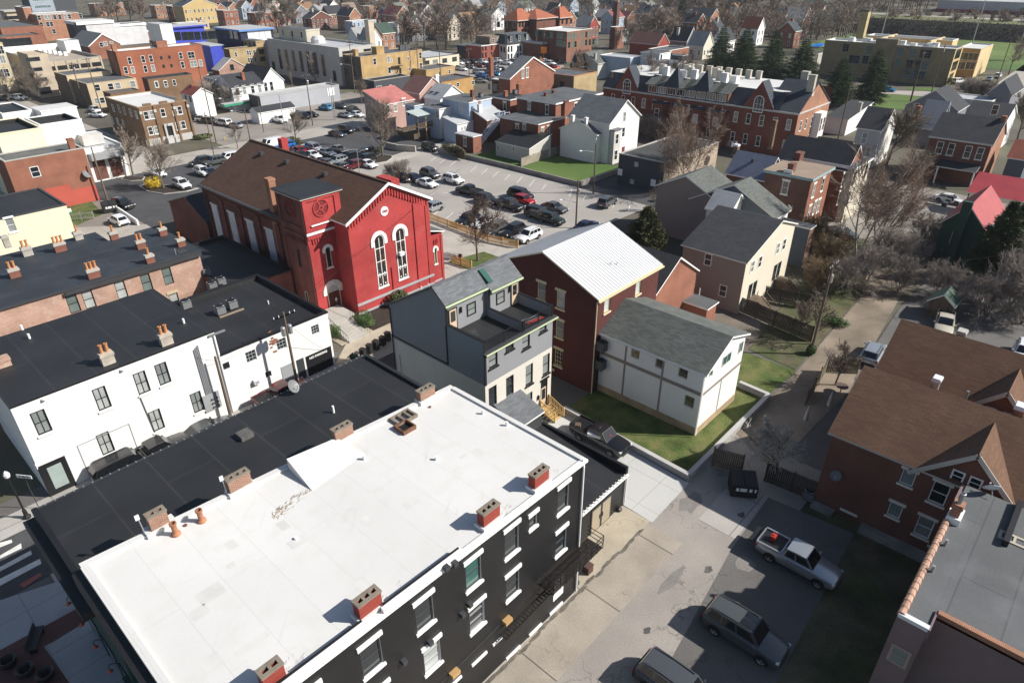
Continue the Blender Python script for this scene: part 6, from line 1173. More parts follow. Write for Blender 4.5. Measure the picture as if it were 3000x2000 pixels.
MB().box(-3.,10.,-.2,-.004,20.,6.,dbrick).box(-3.2,9.8,6.,-.004,20.2,6.6,limest).build('entrance_porch', bs)
a = bld('red_roofed_school', 'brick school with a bright orange hipped tile roof', (4,780,287), (4,1045,267), (4,460,287), 11., (brick('school_brick2',(.26,.105,.065),(.21,.085,.055),(.3,.16,.1)),dbrick), 'hip', clay, rise=15.5, o=.9, trim=offwhite, wins=[wl(4,'S',((812,340),(852,338),(893,336),(933,332),(973,330),(1013,328),(850,442),(893,442),(933,440),(973,437)),1.4,2.2,FD),wl(4,'W',((620,345),(520,340),(740,350)),2.,2.4)])
bld('red_roofed_school_wing', 'rear wing of the school under the same orange tile roof', (4,1365,248), (4,1575,237), (4,1050,262), 11., (MATS['school_brick2'],dbrick), 'hip', clay, rise=15.5, o=.9, trim=offwhite, wins=[wl(4,'S',((1400,300),(1460,300),(1520,295)),1.4,2.2,FD)])
bld('red_roofed_school_centre', 'middle range of the school under the orange tile roof', (4,1045,262), (4,1370,240), 12., 11.5, dbrick, 'hip', clay, rise=15., o=.9, trim=offwhite)
q = P((4,2120,545), 0); hh = ztop(q,(4,2130,28)); c = MB().box(-1.1,-1.1,0,1.1,1.1,hh,brick('stack_brick',(.13,.06,.045),(.10,.05,.04),(.12,.07,.06))).box(-1.2,-1.2,hh-.6,1.2,1.2,hh-.1,dbrick); tag(c.build('brick_chimney_stack', None, (q.x,q.y,0)), 'tall square dark brick chimney stack beside the brick school', 'chimney')
bld('brick_boiler_house', 'brick building with small windows beside the tall brick stack', (4,2130,378), (4,2340,367), (4,1920,390), 9., (MATS['school_brick'],dbrick), 'flat', rgrey, par=.4, cornice=offwhite, wins=[wl(5,'S',((50,450),(85,447),(118,444),(152,440),(185,436)),1.1,2.2),wl(5,'S',((120,540),(150,535),(180,530)),1.1,2.)])
def mansard(t, W, D, h, z2, ins, m, top, nd, dm=offwhite, faces='S', dw=1.0):
    b = MB(); A = [(-.3,-.3,h),(W+.3,-.3,h),(W+.3,D+.3,h),(-.3,D+.3,h)]; B = [(ins,ins,z2),(W-ins,ins,z2),(W-ins,D-ins,z2),(ins,D-ins,z2)]
    for i in range(4): j = (i+1) % 4; b.face([A[i],A[j],B[j],B[i]], m)
    b.face(B, top); b.box(-.35,-.35,h-.3,W+.35,D+.35,h-.004,dm); b.build('mansard_roof', t)
    for f in faces:
        L = W if f == 'S' else D
        for i in range(nd):
            u = L*(i+.5)/nd; k = MB()
            if f == 'S': k.box(u-dw/2-.2,-.05,h+.1,u+dw/2+.2,ins+.5,h+(z2-h)*.8,dm); k.box(u-dw/2-.35,-.2,h+(z2-h)*.8,u+dw/2+.35,ins+.5,h+(z2-h)*.88,m)
            else: k.box(-.05,u-dw/2-.2,h+.1,ins+.5,u+dw/2+.2,h+(z2-h)*.8,dm); k.box(-.2,u-dw/2-.35,h+(z2-h)*.8,ins+.5,u+dw/2+.35,h+(z2-h)*.88,m)
            o = k.build('dormer', t); window(t, f, u, h+(z2-h)*.45, dw, (z2-h)*.62, F, at=-.05)
a = bld('white_mansard_house', 'white house with a dark mansard roof and three dormers by the crowded car park', (4,635,607), (4,1015,588), (4,520,592), 6.2, (whitew,M('pale_grey_white',(.5,.5,.52))), 'none', cat=H_, wins=[wl(4,'S',((660,682),(700,677),(785,672),(820,667),(875,660),(660,787),(700,782),(785,777),(820,772),(875,765)),.9,2.2,FD),wl(4,'W',((560,680),(600,690)),.9,2.,FD)])
mansard(a, 14.6, 8.5, 6.2, 9.4, 1.2, slate, rgrey, 3, dkgrey)
a = bld('red_mansard_house', 'red brick house with a taupe mansard roof left of the white mansard house', (4,285,642), (4,520,590), 9., 5.8, brick('bright_red_brick',(.30,.08,.055),(.25,.065,.045),(.3,.1,.08)), 'slab', rgrey, o=.3, th=.3, cat=H_, wins=[wl(4,'S',((303,665),(343,660),(425,655),(303,765),(345,760),(425,755)),.9,2.,FD)])
k = MB(); k.box(5.,.3,6.1,12.,8.,8.8,sht); k.build('mansard_roof', a)
for u in (7.,9.6): window(a,'S',u,7.3,1.,1.6,F,at=.28)
bld('porch_house', 'small house with a grey porch roof left of the red brick house', (4,130,640), (4,275,600), 8., 3.6, dgw, 'slab', rgrey, o=.6, th=.2, cat=H_)
a = bld('brick_shop', 'low dark brick building with a white roof edge in front of the grey gable', (4,600,1123), (4,1020,1063), (4,350,1112), 5.4, (obrick,dbrick), 'slab', rwhite, o=.1, th=.25, trim=offwhite, wins=[wl(4,'W',((390,1195),(470,1208),(515,1215),(565,1222)),1.1,1.8)])
a = bld('brick_gabled_house', 'brick house with a grey shingle slope and two white windows in its gable', (4,680,1092), (4,985,945), (4,505,1072), 8.0, obrick, 'gabley', shg, rise=12.4, o=.35, th=.3, cat=H_, wins=[wl(4,'S',((855,1018),(915,1005)),1.,2.4,dict(FL,glass=(blind,)))])
for u, v in ((2,9),(12,3),(16,3)): chimney(a, u, v, 8., 1.2, .9, 4.4 if u < 5 else 3., obrick, pots=2)
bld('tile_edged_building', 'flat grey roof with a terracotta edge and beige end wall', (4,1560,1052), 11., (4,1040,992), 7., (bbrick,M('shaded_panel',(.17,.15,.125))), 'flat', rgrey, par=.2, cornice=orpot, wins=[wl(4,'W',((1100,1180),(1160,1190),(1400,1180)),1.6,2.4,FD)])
a = bld('navy_house', 'navy house with a brown shingle roof beyond the car park', (4,1640,907), (4,1805,872), (4,1335,922), 4.4, navyw, 'gablex', shb, rise=8.6, o=.3, cat=H_)
a = bld('grey_roofed_house', 'grey roofed house with a pale chimney beyond the navy house', (4,1890,880), (4,2110,842), (4,1740,805), 5., M('pale_siding',(.5,.5,.47)), 'gablex', shgr, rise=8., o=.3, cat=H_); chimney(a, 1., 2., 6., .8, .8, 2., conc)
a = bld('light_blue_building', 'light blue flat roofed building with a white membrane roof', (5,220,803), (5,440,778), (4,1980,748), 7., ltblue, 'flat', rlgrey, par=.15, cornice=white, wins=[wl(5,'S',((400,840),),.9,3.,FD)])
a = bld('white_flat_house', 'white flat roofed house with a tall white chimney', (5,625,752), (5,805,727), (5,450,712), 8.5, (white,M('pale_blue_white',(.55,.57,.62))), 'slab', rgrey, o=.2, th=.25, cat=H_, wins=[wl(5,'S',((645,795),(785,770)),.9,1.6,FD),wl(5,'W',((565,870),),1.6,1.8,FD)]); chimney(a, -.6, 1.5, 4., .8, .8, 3.2, whitew)
bld('white_low_house', 'white house with a grey flat roof in front of the white chimney house', (5,870,878), (5,935,850), (5,625,835), 6.6, M('pale_blue_white',(.55,.57,.62)), 'slab', rgrey, o=.15, th=.25, cat=H_, wins=[wl(5,'W',((820,920),(730,890)),1.,2.2,FD)])
bld('dark_porch_house', 'dark house with a flat roof in the shade of the tall pines', (5,940,775), (5,1100,770), 8., 6., dgw, 'slab', rgrey, o=.2, cat=H_)
bld('red_gabled_house', 'red house with a dull red roof near the bare orchard tree', (5,600,620), (5,820,600), (5,480,545), 4.6, M('red_siding',(.28,.05,.04),.8), 'gabley', M('brown_red_roof',(.16,.075,.065),.85), rise=8.4, o=.2, cat=H_)
bld('red_brick_row', 'long low red brick wall with a white coping in front of the red house', (5,760,700), (5,1015,650), 9., 6.2, obrick, 'flat', rgrey, par=.4, cornice=offwhite)
# -- Victorian terrace
M('pale_stone_chimney',(.45,.42,.36),.9,.15)
def terrace():
    a = P((23,800,782), 9.); x0, y0 = a.x, a.y; W = P((23,1028,702), 9.).x-x0; y1 = P((4,1985,1190), 9.).y; D = y1-y0; h = 9.
    t = thing('brick_terrace', 'long Victorian red brick terrace with slate dormers and a white flat roof', 'terrace', (x0,y0,0)); n = 8
    b = MB(); b.face([(0,0,-.3),(W,0,-.3),(W,0,h),(W*.45,0,14.),(0,0,h)], orange); b.face([(0,D,-.3),(0,0,-.3),(0,0,h),(0,D,h)], vic); b.face([(W,0,-.3),(W,D,-.3),(W,D,12),(W,0,12)], vic); b.face([(W,D,-.3),(0,D,-.3),(0,D,h),(W,D,h)], vic); b.build('wall', t)
    r = MB(); r.face([(-.3,D,h),(-.3,4,h),(2.6,4,12.2),(2.6,D,12.2)], slate); r.face([(2.6,4,12.2),(W,4,12.2),(W,D,12.2),(2.6,D,12.2)], rwhite); r.box(-.4,0,h-.35,-.02,D,h-.005,limest)
    r.build('mansard_roof', t); g = MB()
    for ya, yb, z in ((.0,5.,14.),):
        g.extr([(-.3,-.2,h-.2),(W*.45,-.2,14.05),(W*.45,7.,14.05),(-.3,7.,h-.2)], (0,0,.15), slate); g.extr([(W*.45,-.2,14.05),(W+.3,-.2,h-.2),(W+.3,7.,h-.2),(W*.45,7.,14.05)], (0,0,.15), slate)
    g.build('gable_roof', t); MB().box(-.05,-.12,h-.3,W+.05,-.004,h,limest).build('cornice', t)
    for yc in (8.5,D-7.):   # brick front gables
        b = MB(); b.face([(-.25,yc+3.6,h-.3),(-.25,yc-3.6,h-.3),(-.25,yc,14.3)], vic); b.face([(-.25,yc-3.6,h-.3),(3,yc-3.6,h-.3),(3,yc,14.3),(-.25,yc,14.3)], slate); b.face([(3,yc+3.6,h-.3),(-.25,yc+3.6,h-.3),(-.25,yc,14.3),(3,yc,14.3)], slate)
        b.build('front_gable', t); window(t, 'W', yc, 9.8, 2.2, 3.4, dict(frame=white,arch=True,proud=True,fw=.15,grid=(3,2),glass=(glass,)), at=-.26)
    for i in range(n):
        y = 17.+i*(D-31)/(n-1); f = 'turret' if i in (2,5) else 'dormer'; k = MB()
        k.box(-.1,y-1.5,h,2.2,y+1.5,h+1.9,vic)
        if f == 'turret': 
            for q in (((-.5,-2.),(-.5,2.)),((-.5,2.),(3.5,2.)),((3.5,2.),(3.5,-2.)),((3.5,-2.),(-.5,-2.))): k.face([(q[1][0],y+q[1][1],h+1.9),(q[0][0],y+q[0][1],h+1.9),(1.5,y,h+6.2)], slate)
        else: k.extr([(-.6,y-1.9,h+1.8),(3.2,y-1.9,12.4),(3.2,y+1.9,12.4),(-.6,y+1.9,h+1.8)], (0,0,.15), shgr)
        k.build(f, t); window(t, 'W', y, h+.95, 2.2, 1.5, dict(F,grid=(3,1)), at=-.1)
        if i % 2 == 0:
            by = MB(); by.prism([(-1.5,y-1.2),(0,y-2.),(0,y+2.),(-1.5,y+1.2)][::1], -.2, 7.2, vic); by.prism([(-1.7,y-1.3),(-.003,y-2.2),(-.003,y+2.2),(-1.7,y+1.3)], 7.2, 7.5, slate); by.build('bay', t)
            for z in (5.2,1.9): window(t, 'W', y, z, 1.2, 2., F, at=-1.5)
        c = MB(); 
        chimney(t, 4.5+(i % 3)*2.6, y+2.2, 12.2, .9, 1.4, 2.1, M('pale_stone_chimney',(.45,.42,.36),.9,.15) if i % 3 else whitew); chimney(t, W-2, y-1., 12.2, .8, 1.2, 1.7, MATS['pale_stone_chimney'])
        if i in (1,4,6): MB().box(-.8,-.8,0,.8,.8,1.5,rwhite).build('air_handler', t, (6.5,y-1.6,12.2))
    m = int(D/2.9)
    for i in range(m):
        y = 1.6+i*2.9
        for z in (6.6,2.4): window(t, 'W', y, z, 1.0, 2.1, dict(F,sill=limest))
    for u in (2.2,5.,8.2,11.5,14.2):
        for z in (6.2,2.4): window(t, 'S', u, z, .9, 2.1, dict(F,sill=limest))
    chimney(t, W*.32, .6, 12., 1.0, 1.4, 3.6, MATS['pale_stone_chimney']); chimney(t, W*.7, 4.5, 12., 1.2, 1.5, 3.2, MATS['pale_stone_chimney'])
    MB().prism([(9.2,-1.4),(12.2,-1.4),(12.6,-.003),(8.8,-.003)], 2.8, 7.8, white).build('oriel', t)
    for u in (9.9,11.5): window(t, 'S', u, 5.4, 1., 2.8, F, at=-1.4)
terrace()
bld('white_garage', 'white garage with a dark roof at the end of the brick terrace', (23,1140,825), (23,1215,745), (23,1005,800), 3.6, white, 'shedx', shd, rise=5.2, o=.25)
# -- houses between the terrace and the right-hand street
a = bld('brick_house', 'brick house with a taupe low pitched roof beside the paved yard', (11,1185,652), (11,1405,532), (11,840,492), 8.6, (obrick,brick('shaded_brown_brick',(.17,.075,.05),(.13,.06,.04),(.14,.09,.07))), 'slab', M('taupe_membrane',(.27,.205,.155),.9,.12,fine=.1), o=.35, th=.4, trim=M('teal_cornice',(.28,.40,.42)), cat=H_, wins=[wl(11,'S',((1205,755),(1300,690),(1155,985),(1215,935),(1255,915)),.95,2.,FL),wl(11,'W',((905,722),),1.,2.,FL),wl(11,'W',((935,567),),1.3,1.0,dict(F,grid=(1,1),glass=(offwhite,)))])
chimney(a, 1.2, 3.6, 8.9, 1.2, .8, 1.3, dbrick); chimney(a, 8.5, 5.5, 8.9, 1.6, .9, 1.2, dbrick)
a = bld('brick_house', 'small brick house with a blue grey shingle roof and pale gable', (11,690,642), (11,835,547), (11,285,562), 6.4, (obrick,dbrick), 'gabley', shbl, rise=9.2, o=.3, cat=H_, wins=[wl(11,'S',((775,540),(695,740)),.9,1.8,F)])
for v in (3.,6.5): MB().box(1.6,v,8.3,2.0,v+.4,8.75,dkgrey).build('roof_vent', a)
chimney(a, 4.5, 7.5, 8.3, .8, .8, 1.5, brown, cap=lampw)
a = bld('dark_roofed_house', 'house with a long black shingle roof and red brick gable', (11,1560,535), 6.5, (11,935,360), 8.2, obrick, 'gabley', shd, rise=11.2, o=.3, cat=H_, wins=[wl(11,'S',((1520,640),(1475,830)),.9,2.,FL)]); chimney(a, 1.4, 13., 9.5, .6, .6, 4.0, brown)
a = bld('white_end_house', 'white walled house with a grey flat roof facing the street', (11,1640,533), (11,1815,427), 9., 8.4, creams, 'slab', rgrey, o=.25, th=.35, cat=H_, wins=[wl(11,'S',((1760,545),(1635,625),(1570,840)),1.0,2.2,FD)])
a = bld('taupe_roofed_house', 'house with a taupe hipped roof and a red edge', (11,1640,405), (11,1700,380), (11,1335,225), 8.4, obrick, 'hip', sht, rise=10.6, o=.3, trim=M('red_fascia',(.35,.07,.05)), cat=H_)
a = bld('taupe_house', 'long taupe sided house with a dark shingle roof and cream end wall', (26,440,397), (26,755,182), (26,-5,282), 6.6, (creams,tanw), 'gabley', shd, rise=9.3, rp=.62, zr=7.6, o=.3, trim=offwhite, cat=H_, wins=[wl(26,'W',((175,377),(65,527),(277,592)),.95,1.5,F),wl(26,'S',((480,425),(532,392),(655,300),(698,272)),.9,1.5,F),wl(26,'S',((460,600),(492,580),(632,465),(660,445)),.9,2.1,FD)])
b = MB()
for u in (2.4,9.8): 
    b.box(u,-1.5,.0,u+1.8,-.01,1.1,wood)
    for i in range(5): b.box(u,-1.5-.3*(i+1),-.1,u+1.4,-1.5-.3*i,.95-.2*i,wood)
    b.beam((u+1.4,-1.5,2.0),(u+1.4,-3.,.9),.06,.1,wood); b.beam((u,-1.5,2.0),(u,-3.,.9),.06,.1,wood)
b.build('porch_steps', a)
a = bld('grey_green_house', 'house with a grey green shingle roof and blue grey side wall beside brick houses', (11,795,1047), (11,955,962), 12.5, 6.4, (white,M('blue_grey_wall',(.10,.125,.155),.8,.08)), 'gablex', shgr, rise=9.6, o=.3, trim=offwhite, cat=H_); satdish(a, 5.2, .2, 6.0, R(-40), .45, lampw)
bld('blue_grey_wing', 'flat roofed blue grey wing behind the taupe house', (11,1168,1167), (11,1285,1147), (11,760,1057), 5.4, (brick('mixed_brick',(.25,.13,.1),(.2,.1,.08),(.2,.14,.1)),MATS['blue_grey_wall']), 'slab', rgrey, o=.15, th=.2, cat=H_)
bld('small_grey_gable', 'small pale grey roof between the grey green roof and the dark roof', (11,310,1000), 5., (11,-40,1000), 6.8, offwhite, 'gabley', rlgrey, rise=8.8, o=.2, cat=H_)
bld('rust_roofed_house', 'narrow roof with rust brown edge behind the grey green house', (11,140,835), 7., 9., 7.2, tanw, 'gablex', shgr, rise=9.4, o=.2, cat=H_)
a = bld('green_house', 'dark green house with a bright red metal roof', (12,1010,977), (12,1215,822), (12,640,957), 5.6, greenw, 'gablex', mred, rise=8.2, o=.25, trim=offwhite, cat=H_, wins=[wl(12,'W',((783,1042),),1.1,1.7,dict(F,grid=(2,2)))])
MB().box(-.7,2.2,-.2,-.004,3.3,8.9,greenw).build('chimney', a)
for u in (1.6,3.4,5.2): MB().box(u,5.4,7.0,u+.9,6.0,7.6,dkgrey).build('skylight', a)
bld('red_metal_carport', 'open carport with a ribbed red metal roof beside the white sedan', (12,1288,759), 5.6, (12,878,692), 3.4, greenw, 'shedx', mred, rise=5.2, o=.3, trim=offwhite, nowall=True)
b = MB(); t_ = [o for o in C.objects if o.name == 'red_metal_carport'][0]
q = P((12,878,692),3.4).y-t_.location.y
for i in range(26): y = -.2+(q+.4)*i/25; b.beam((-.25,y,3.42+.0),(5.85,y,5.33+.05),.05,.07,mred)
b.build('roof_rib', t_); b = MB()
for y in (.1,q-.1):
    for x in (.1,5.4): b.box(x,y-.08,-.1,x+.16,y+.08,3.4 if x < 1 else 5.1,greenw)
b.build('post', t_)
a = bld('double_brick_house', 'double brick house with a wide dark roof and four tall white windows', (6,2060,1332), 11., (6,1510,1242), 7.6, (orange,dbrick), 'gabley', shd, rise=10.8, o=.35, th=.3, trim=M('grey_white_trim',(.5,.5,.48)), cat=H_, wins=[wl(6,'W',((1575,1357),(1680,1372),(1835,1397),(1945,1412)),1.1,2.2,dict(F,sill=limest))])
for v in (.3,14.2): chimney(a, 5.3, v, 9.6, .9, .7, 2.0, obrick)
MB().extr([(-2.6,.6,3.0),(-.004,.6,3.7),(-.004,7.,3.7),(-2.6,7.,3.0)], (0,0,.2), M('grey_white_trim',(.5,.5,.48)), shd).box(-2.4,.8,0,-2.2,1.0,3.,white).box(-2.4,6.6,0,-2.2,6.8,3.,white).build('porch', a)
b = MB(); b.box(-1.8,7.4,-.2,-.004,11.,3.2,dbrick); b.face([(-1.81,11.,3.2),(-1.81,7.4,3.2),(-1.81,9.2,4.8)], offwhite); b.extr([(-2.,7.2,3.1),(-2.,9.2,4.9),(0,9.2,4.9),(0,7.2,3.1)],(0,0,.12),shd); b.extr([(-2.,9.201,4.9),(-2.,11.2,3.1),(0,11.2,3.1),(0,9.201,4.9)],(0,0,.12),shd); b.build('entrance_bay', a)
a = bld('lavender_house', 'lavender grey gabled house beside the bright green lawn', (6,1740,1020), 10., (6,1250,972), 5.6, lav, 'gablex', shd, rise=9.4, o=.35, cat=H_, wins=[wl(6,'W',((1365,990),(1480,1002)),1.,1.9,F)])
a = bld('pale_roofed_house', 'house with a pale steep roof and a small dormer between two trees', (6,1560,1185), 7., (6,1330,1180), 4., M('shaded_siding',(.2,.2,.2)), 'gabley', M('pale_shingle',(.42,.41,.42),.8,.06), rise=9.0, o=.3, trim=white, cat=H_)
a = bld('white_street_house', 'white house with a dark shingle roof behind the bushy tree', (6,1040,1200), 9., (6,835,1163), 7.2, (whitew,M('pale_grey_siding',(.42,.42,.43))), 'gabley', shd, rise=10.4, o=.3, cat=H_, wins=[wl(6,'W',((885,1270),(920,1400)),1.,2.2,F)]); chimney(a, 4.4, 6.2, 9.6, .7, .7, 1.4, conc)
bld('white_flat_garage', 'pale flat roofed garage beyond the lavender house', (6,2060,935), (6,2080,890), (6,1625,850), 4.2, M('pale_grey_siding',(.42,.42,.43)), 'flat', rlgrey, par=.2, cornice=offwhite)
bld('white_side_house', 'white house with a dark window right of the bare shrubs', (6,2160,1150), (6,2240,1050), (6,2010,960), 6., (white,M('pale_grey_siding',(.42,.42,.43))), 'gabley', shd, rise=9., o=.3, cat=H_, wins=[wl(6,'W',((2085,1010),),1.2,2.,F)])
bld('grey_gabled_house', 'dark gabled house beside the far right street', (6,2240,870), (6,2351,800), (6,2080,820), 5.5, lav, 'gablex', shd, rise=8.6, o=.3, cat=H_)
bld('blue_grey_house', 'blue grey sided house with a rust red metal roof at the right edge', (12,1330,440), 7., (12,1195,412), 5.2, M('blue_grey_siding',(.10,.115,.15),.7,.08), 'gabley', M('rust_metal',(.26,.085,.055),.6,.15), rise=7.6, o=.3, cat=H_)
# -- beige school on the right
sb_ = dict(F, frame=M('grey_frame',(.25,.27,.28)), grid=(2,3), glass=(glass,MATS['greenish_blind']))
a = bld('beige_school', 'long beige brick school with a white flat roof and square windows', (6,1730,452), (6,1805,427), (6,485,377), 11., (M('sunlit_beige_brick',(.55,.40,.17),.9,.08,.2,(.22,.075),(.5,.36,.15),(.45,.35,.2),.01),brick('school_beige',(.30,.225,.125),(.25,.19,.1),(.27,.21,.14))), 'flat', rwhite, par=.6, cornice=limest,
  wins=[wl(6,'W',((1025,467),(1070,471),(1113,474),(1010,566),(1046,570),(1083,573),(1215,478),(1330,490),(1425,495),(1470,499),(1195,578),(1300,588),(1390,597),(1440,600),(930,462),(715,440),(770,545),(812,548),(895,550),(1270,680),(1322,685),(1370,690),(1410,697)),2.,2.6,sb_),wl(6,'S',((1728,502),(1740,498),(1752,494),(1764,490),(1695,615),(1707,610),(1720,604),(1732,598),(1665,725),(1678,718),(1690,710)),1.6,2.8,FD)])
q0, q1 = PX((6,1195,400), a.location.x).y-a.location.y, PX((6,990,390), a.location.x).y-a.location.y
MB().box(-.35,q0,-.2,-.004,q1,12.4,MATS['school_beige']).box(-.4,q0-.05,12.4,.3,q1+.05,12.7,limest).build('centre_pavilion', a); MB().box(-.5,q0+6,.0,-.36,q1-6,3.2,black).build('entrance', a)
rg = random.Random(9)
for i in range(16): MB().box(-.9,-.9,0,.9,.9,rg.uniform(.9,1.9),rwhite).build('roof_unit', a, (rg.uniform(2,7),rg.uniform(4,36),10.4))
MB().box(7.,9.,10.4,24.,9.6,12.1,M('pale_upper_wall',(.58,.45,.25))).box(7.,24.,10.4,24.,24.6,12.1,MATS['pale_upper_wall']).build('light_well_wall', a)
bld('beige_school_hall', 'flat white roofed middle block behind the beige school front', (6,1700,375), (6,1820,362), (6,870,335), 12., M('pale_upper_wall',(.58,.45,.25)), 'flat', rwhite, par=.6, cornice=white)
bld('beige_school_wing', 'two storey orange beige wing of the school beside the fenced yard', (6,1960,452), (6,2090,407), (6,1810,415), 9., (MATS['pale_upper_wall'],M('orange_beige_brick',(.42,.25,.10),.9,.08)), 'flat', rwhite, par=.4, cornice=limest, wins=[wl(6,'W',((1795,517),(1885,522),(1770,602),(1857,605)),3.,2.4,dict(F,grid=(2,1)))])
q = P((6,845,352), 4.); hh = ztop(q,(6,890,95)); c = MB().box(-1.6,-1.6,0,1.6,1.6,hh,M('beige_stack',(.46,.35,.2),.9,.1)).box(-1.7,-1.7,hh-.5,1.7,1.7,hh+.1,dkgrey); tag(c.build('chimney_stack', None, (q.x,q.y,0)), 'tall square beige chimney stack behind the beige school', 'chimney')
bld('blue_roofed_shelter', 'small shelter with a bright blue roof beside the tall pines', (6,475,435), 6., (6,350,440), 3., steel, 'shedx', M('blue_roof',(.02,.20,.62),.5), rise=3.6, o=.5, nowall=True)
bld('flat_school_annex', 'low flat annex left of the beige school', (6,455,500), 9., (6,290,545), 3.6, conc, 'slab', rlgrey, o=.2)
q, r_ = P((6,2360,150),7.), P((6,1540,108),7.); a = bld('long_warehouse', 'long grey warehouse with a red stripe beyond the sports field', None, None, None, 13.2, (M('warehouse_grey',(.46,.46,.48),.8,.05),M('warehouse_grey',(.46,.46,.48))), 'flat', rlgrey, par=.3, rect=(r_.x,q.y,r_.x+50,r_.y))
MB().box(-.15,0,7.1,-.01,r_.y-q.y,8.6,M('red_stripe',(.3,.04,.05))).build('stripe', a)
# ================================================================ VEHICLES  (sheet, u, v) = middle of the car; heading in degrees (0 = up the alley)
def cars(group, rows):
    for kind, col, k, u, v, h, lab in rows: car(kind, col, (k,u,v), h, lab, group)
cars('vehicles parked near the alley', [
 ('pickup','silver',29,800,705,-90,'silver double cab pickup truck with its tailgate down in the shade'),
 ('bigsuv','slate',29,430,1205,-90,'dark grey long SUV with a sunroof parked in the shade'),
 ('bigsuv','grey',28,2330,1600,-90,'grey car cut off by the bottom edge of the photo'),
 ('pickup','black',34,230,1470,-90,'black pickup truck loaded with tools on the concrete driveway'),
 ('suv','silver',26,1312,1010,5,'silver SUV with red tail lamps beside the brown shingle roof'),
 ('pickup','beige',26,1805,812,190,'beige pickup truck facing down the shaded lane'),
 ('suv','white',26,2351,1010,185,'white car at the right edge beyond the brown roof')])
cars('vehicles parked along the cross street', [
 ('bigsuv','black',35,865,1075,0,'black SUV mostly hidden behind the long black roof'),
 ('pickup','black',35,1080,985,0,'black pickup bed just showing beyond the long black roof'),
 ('sedan','slate',35,1430,835,0,'dark sedan showing only its roof below the wooden utility pole'),
 ('pickup','maroon',35,1945,585,0,'maroon pickup half hidden behind the black roof by the garage')])
cars('cars in the grey parking lot', [
 ('suv','grey',22,612,1190,-92,'charcoal SUV in the back row of the grey lot'),
 ('suv','white',22,770,1230,-90,'white SUV at the end of the back row of the grey lot'),
 ('sedan','white',22,590,1255,-90,'white sedan behind the church gable chimney'),
 ('sedan','black',22,420,1215,-90,'black sedan seen through the bare shrubs'),
 ('sedan','navy',22,500,1222,-90,'navy sedan between the shrubs and the white sedan'),
 ('pickup','black',22,880,1308,92,'black pickup truck alone in the middle of the grey lot'),
 ('suv','black',22,1003,1368,-88,'black SUV behind the top of the bare courtyard tree'),
 ('van','black',22,1235,1332,-88,'black minivan behind the red hatchback'),
 ('hatch','red',22,1258,1372,-88,'bright red hatchback in the grey lot'),
 ('pickup','black',22,1160,1405,-88,'black pickup in front of the red hatchback'),
 ('sedan','grey',22,1470,1422,-88,'grey sedan behind the dark green SUV'),
 ('bigsuv','black',22,1365,1468,-88,'big black SUV left of the dark green SUV'),
 ('suv','green',22,1447,1500,-86,'dark green SUV in the front row of the grey lot'),
 ('suv','slate',22,1832,1383,8,'dark teal SUV standing apart near the black flat building'),
 ('hatch','silver',22,625,1425,180,'silver hatchback peeking out beside the church gable'),
 ('suv','black',25,870,95,182,'black SUV behind the courtyard tree at the picket fence'),
 ('sedan','white',25,985,112,182,'white sedan behind the courtyard tree at the picket fence'),
 ('suv','grey',25,1060,155,182,'charcoal SUV second from the white one along the picket fence'),
 ('suv','black',25,1180,170,182,'black SUV beside the white one along the picket fence'),
 ('suv','white',25,1290,205,182,'white SUV facing the picket fence by the metal roof'),
 ('sedan','navy',22,1690,1548,0,'dark car showing its roof above the white metal roof'),
 ('jeep','black',22,612,1012,-90,'black car with a white bonnet below the carport')])
cars('cars in the dark asphalt lot by the church', [
 ('cargo','white',8,1145,478,182,'white van beside the red chimney'),
 ('suv','blue',8,1310,488,180,'bright blue SUV in the dark lot'),
 ('sedan','red',8,1490,548,-90,'red sedan in the dark lot'),
 ('van','silver',8,1645,515,-90,'silver minivan behind the red sedan'),
 ('sedan','silver',8,1795,567,-90,'silver sedan in front of the champagne sedan'),
 ('sedan','tan',8,1930,532,-90,'champagne sedan at the end of its row'),
 ('sedan','white',8,1630,595,-90,'white sedan in front of the red sedan'),
 ('sedan','black',8,1500,600,-90,'black sedan half behind the brown church roof'),
 ('sedan','grey',8,1345,560,-90,'grey sedan touching the church ridge line'),
 ('suv','silver',8,1910,662,184,'silver SUV facing the church in the dark lot'),
 ('suv','black',8,2068,622,184,'black SUV behind the silver SUV in the dark lot'),
 ('sedan','slate',8,1770,692,184,'slate sedan hidden by the church roof'),
 ('sedan','grey',8,1950,735,184,'grey car behind the church roof edge below the silver SUV'),
 ('suv','maroon',8,2100,712,184,'dark maroon SUV facing the church'),
 ('jeep','black',8,2238,572,184,'boxy black off-roader at the far end of the dark lot'),
 ('suv','black',8,2235,642,184,'black SUV next to the boxy off-roader'),
 ('sedan','white',8,2262,700,-88,'white sedan beside the planted island'),
 ('suv','black',8,345,672,182,'black SUV at the street edge left of the church roof'),
 ('suv','slate',8,500,668,182,'slate SUV next to the white van at the street edge'),
 ('van','white',8,660,625,182,'white minivan at the street edge left of the church ridge'),
 ('suv','white',8,365,785,-90,'white SUV left of the church roof'),
 ('sedan','navy',8,455,800,-90,'navy sedan nose behind the church roof edge'),
 ('suv','white',21,1250,1262,-90,'white SUV behind the island tree'),
 ('sedan','white',21,1085,1185,-90,'white sedan behind the bare tree crowns'),
 ('suv','black',21,845,1398,-80,'black SUV near the dark dumpster'),
 ('hatch','white',21,812,1510,95,'white hatchback with a black roof by the low white wall')])
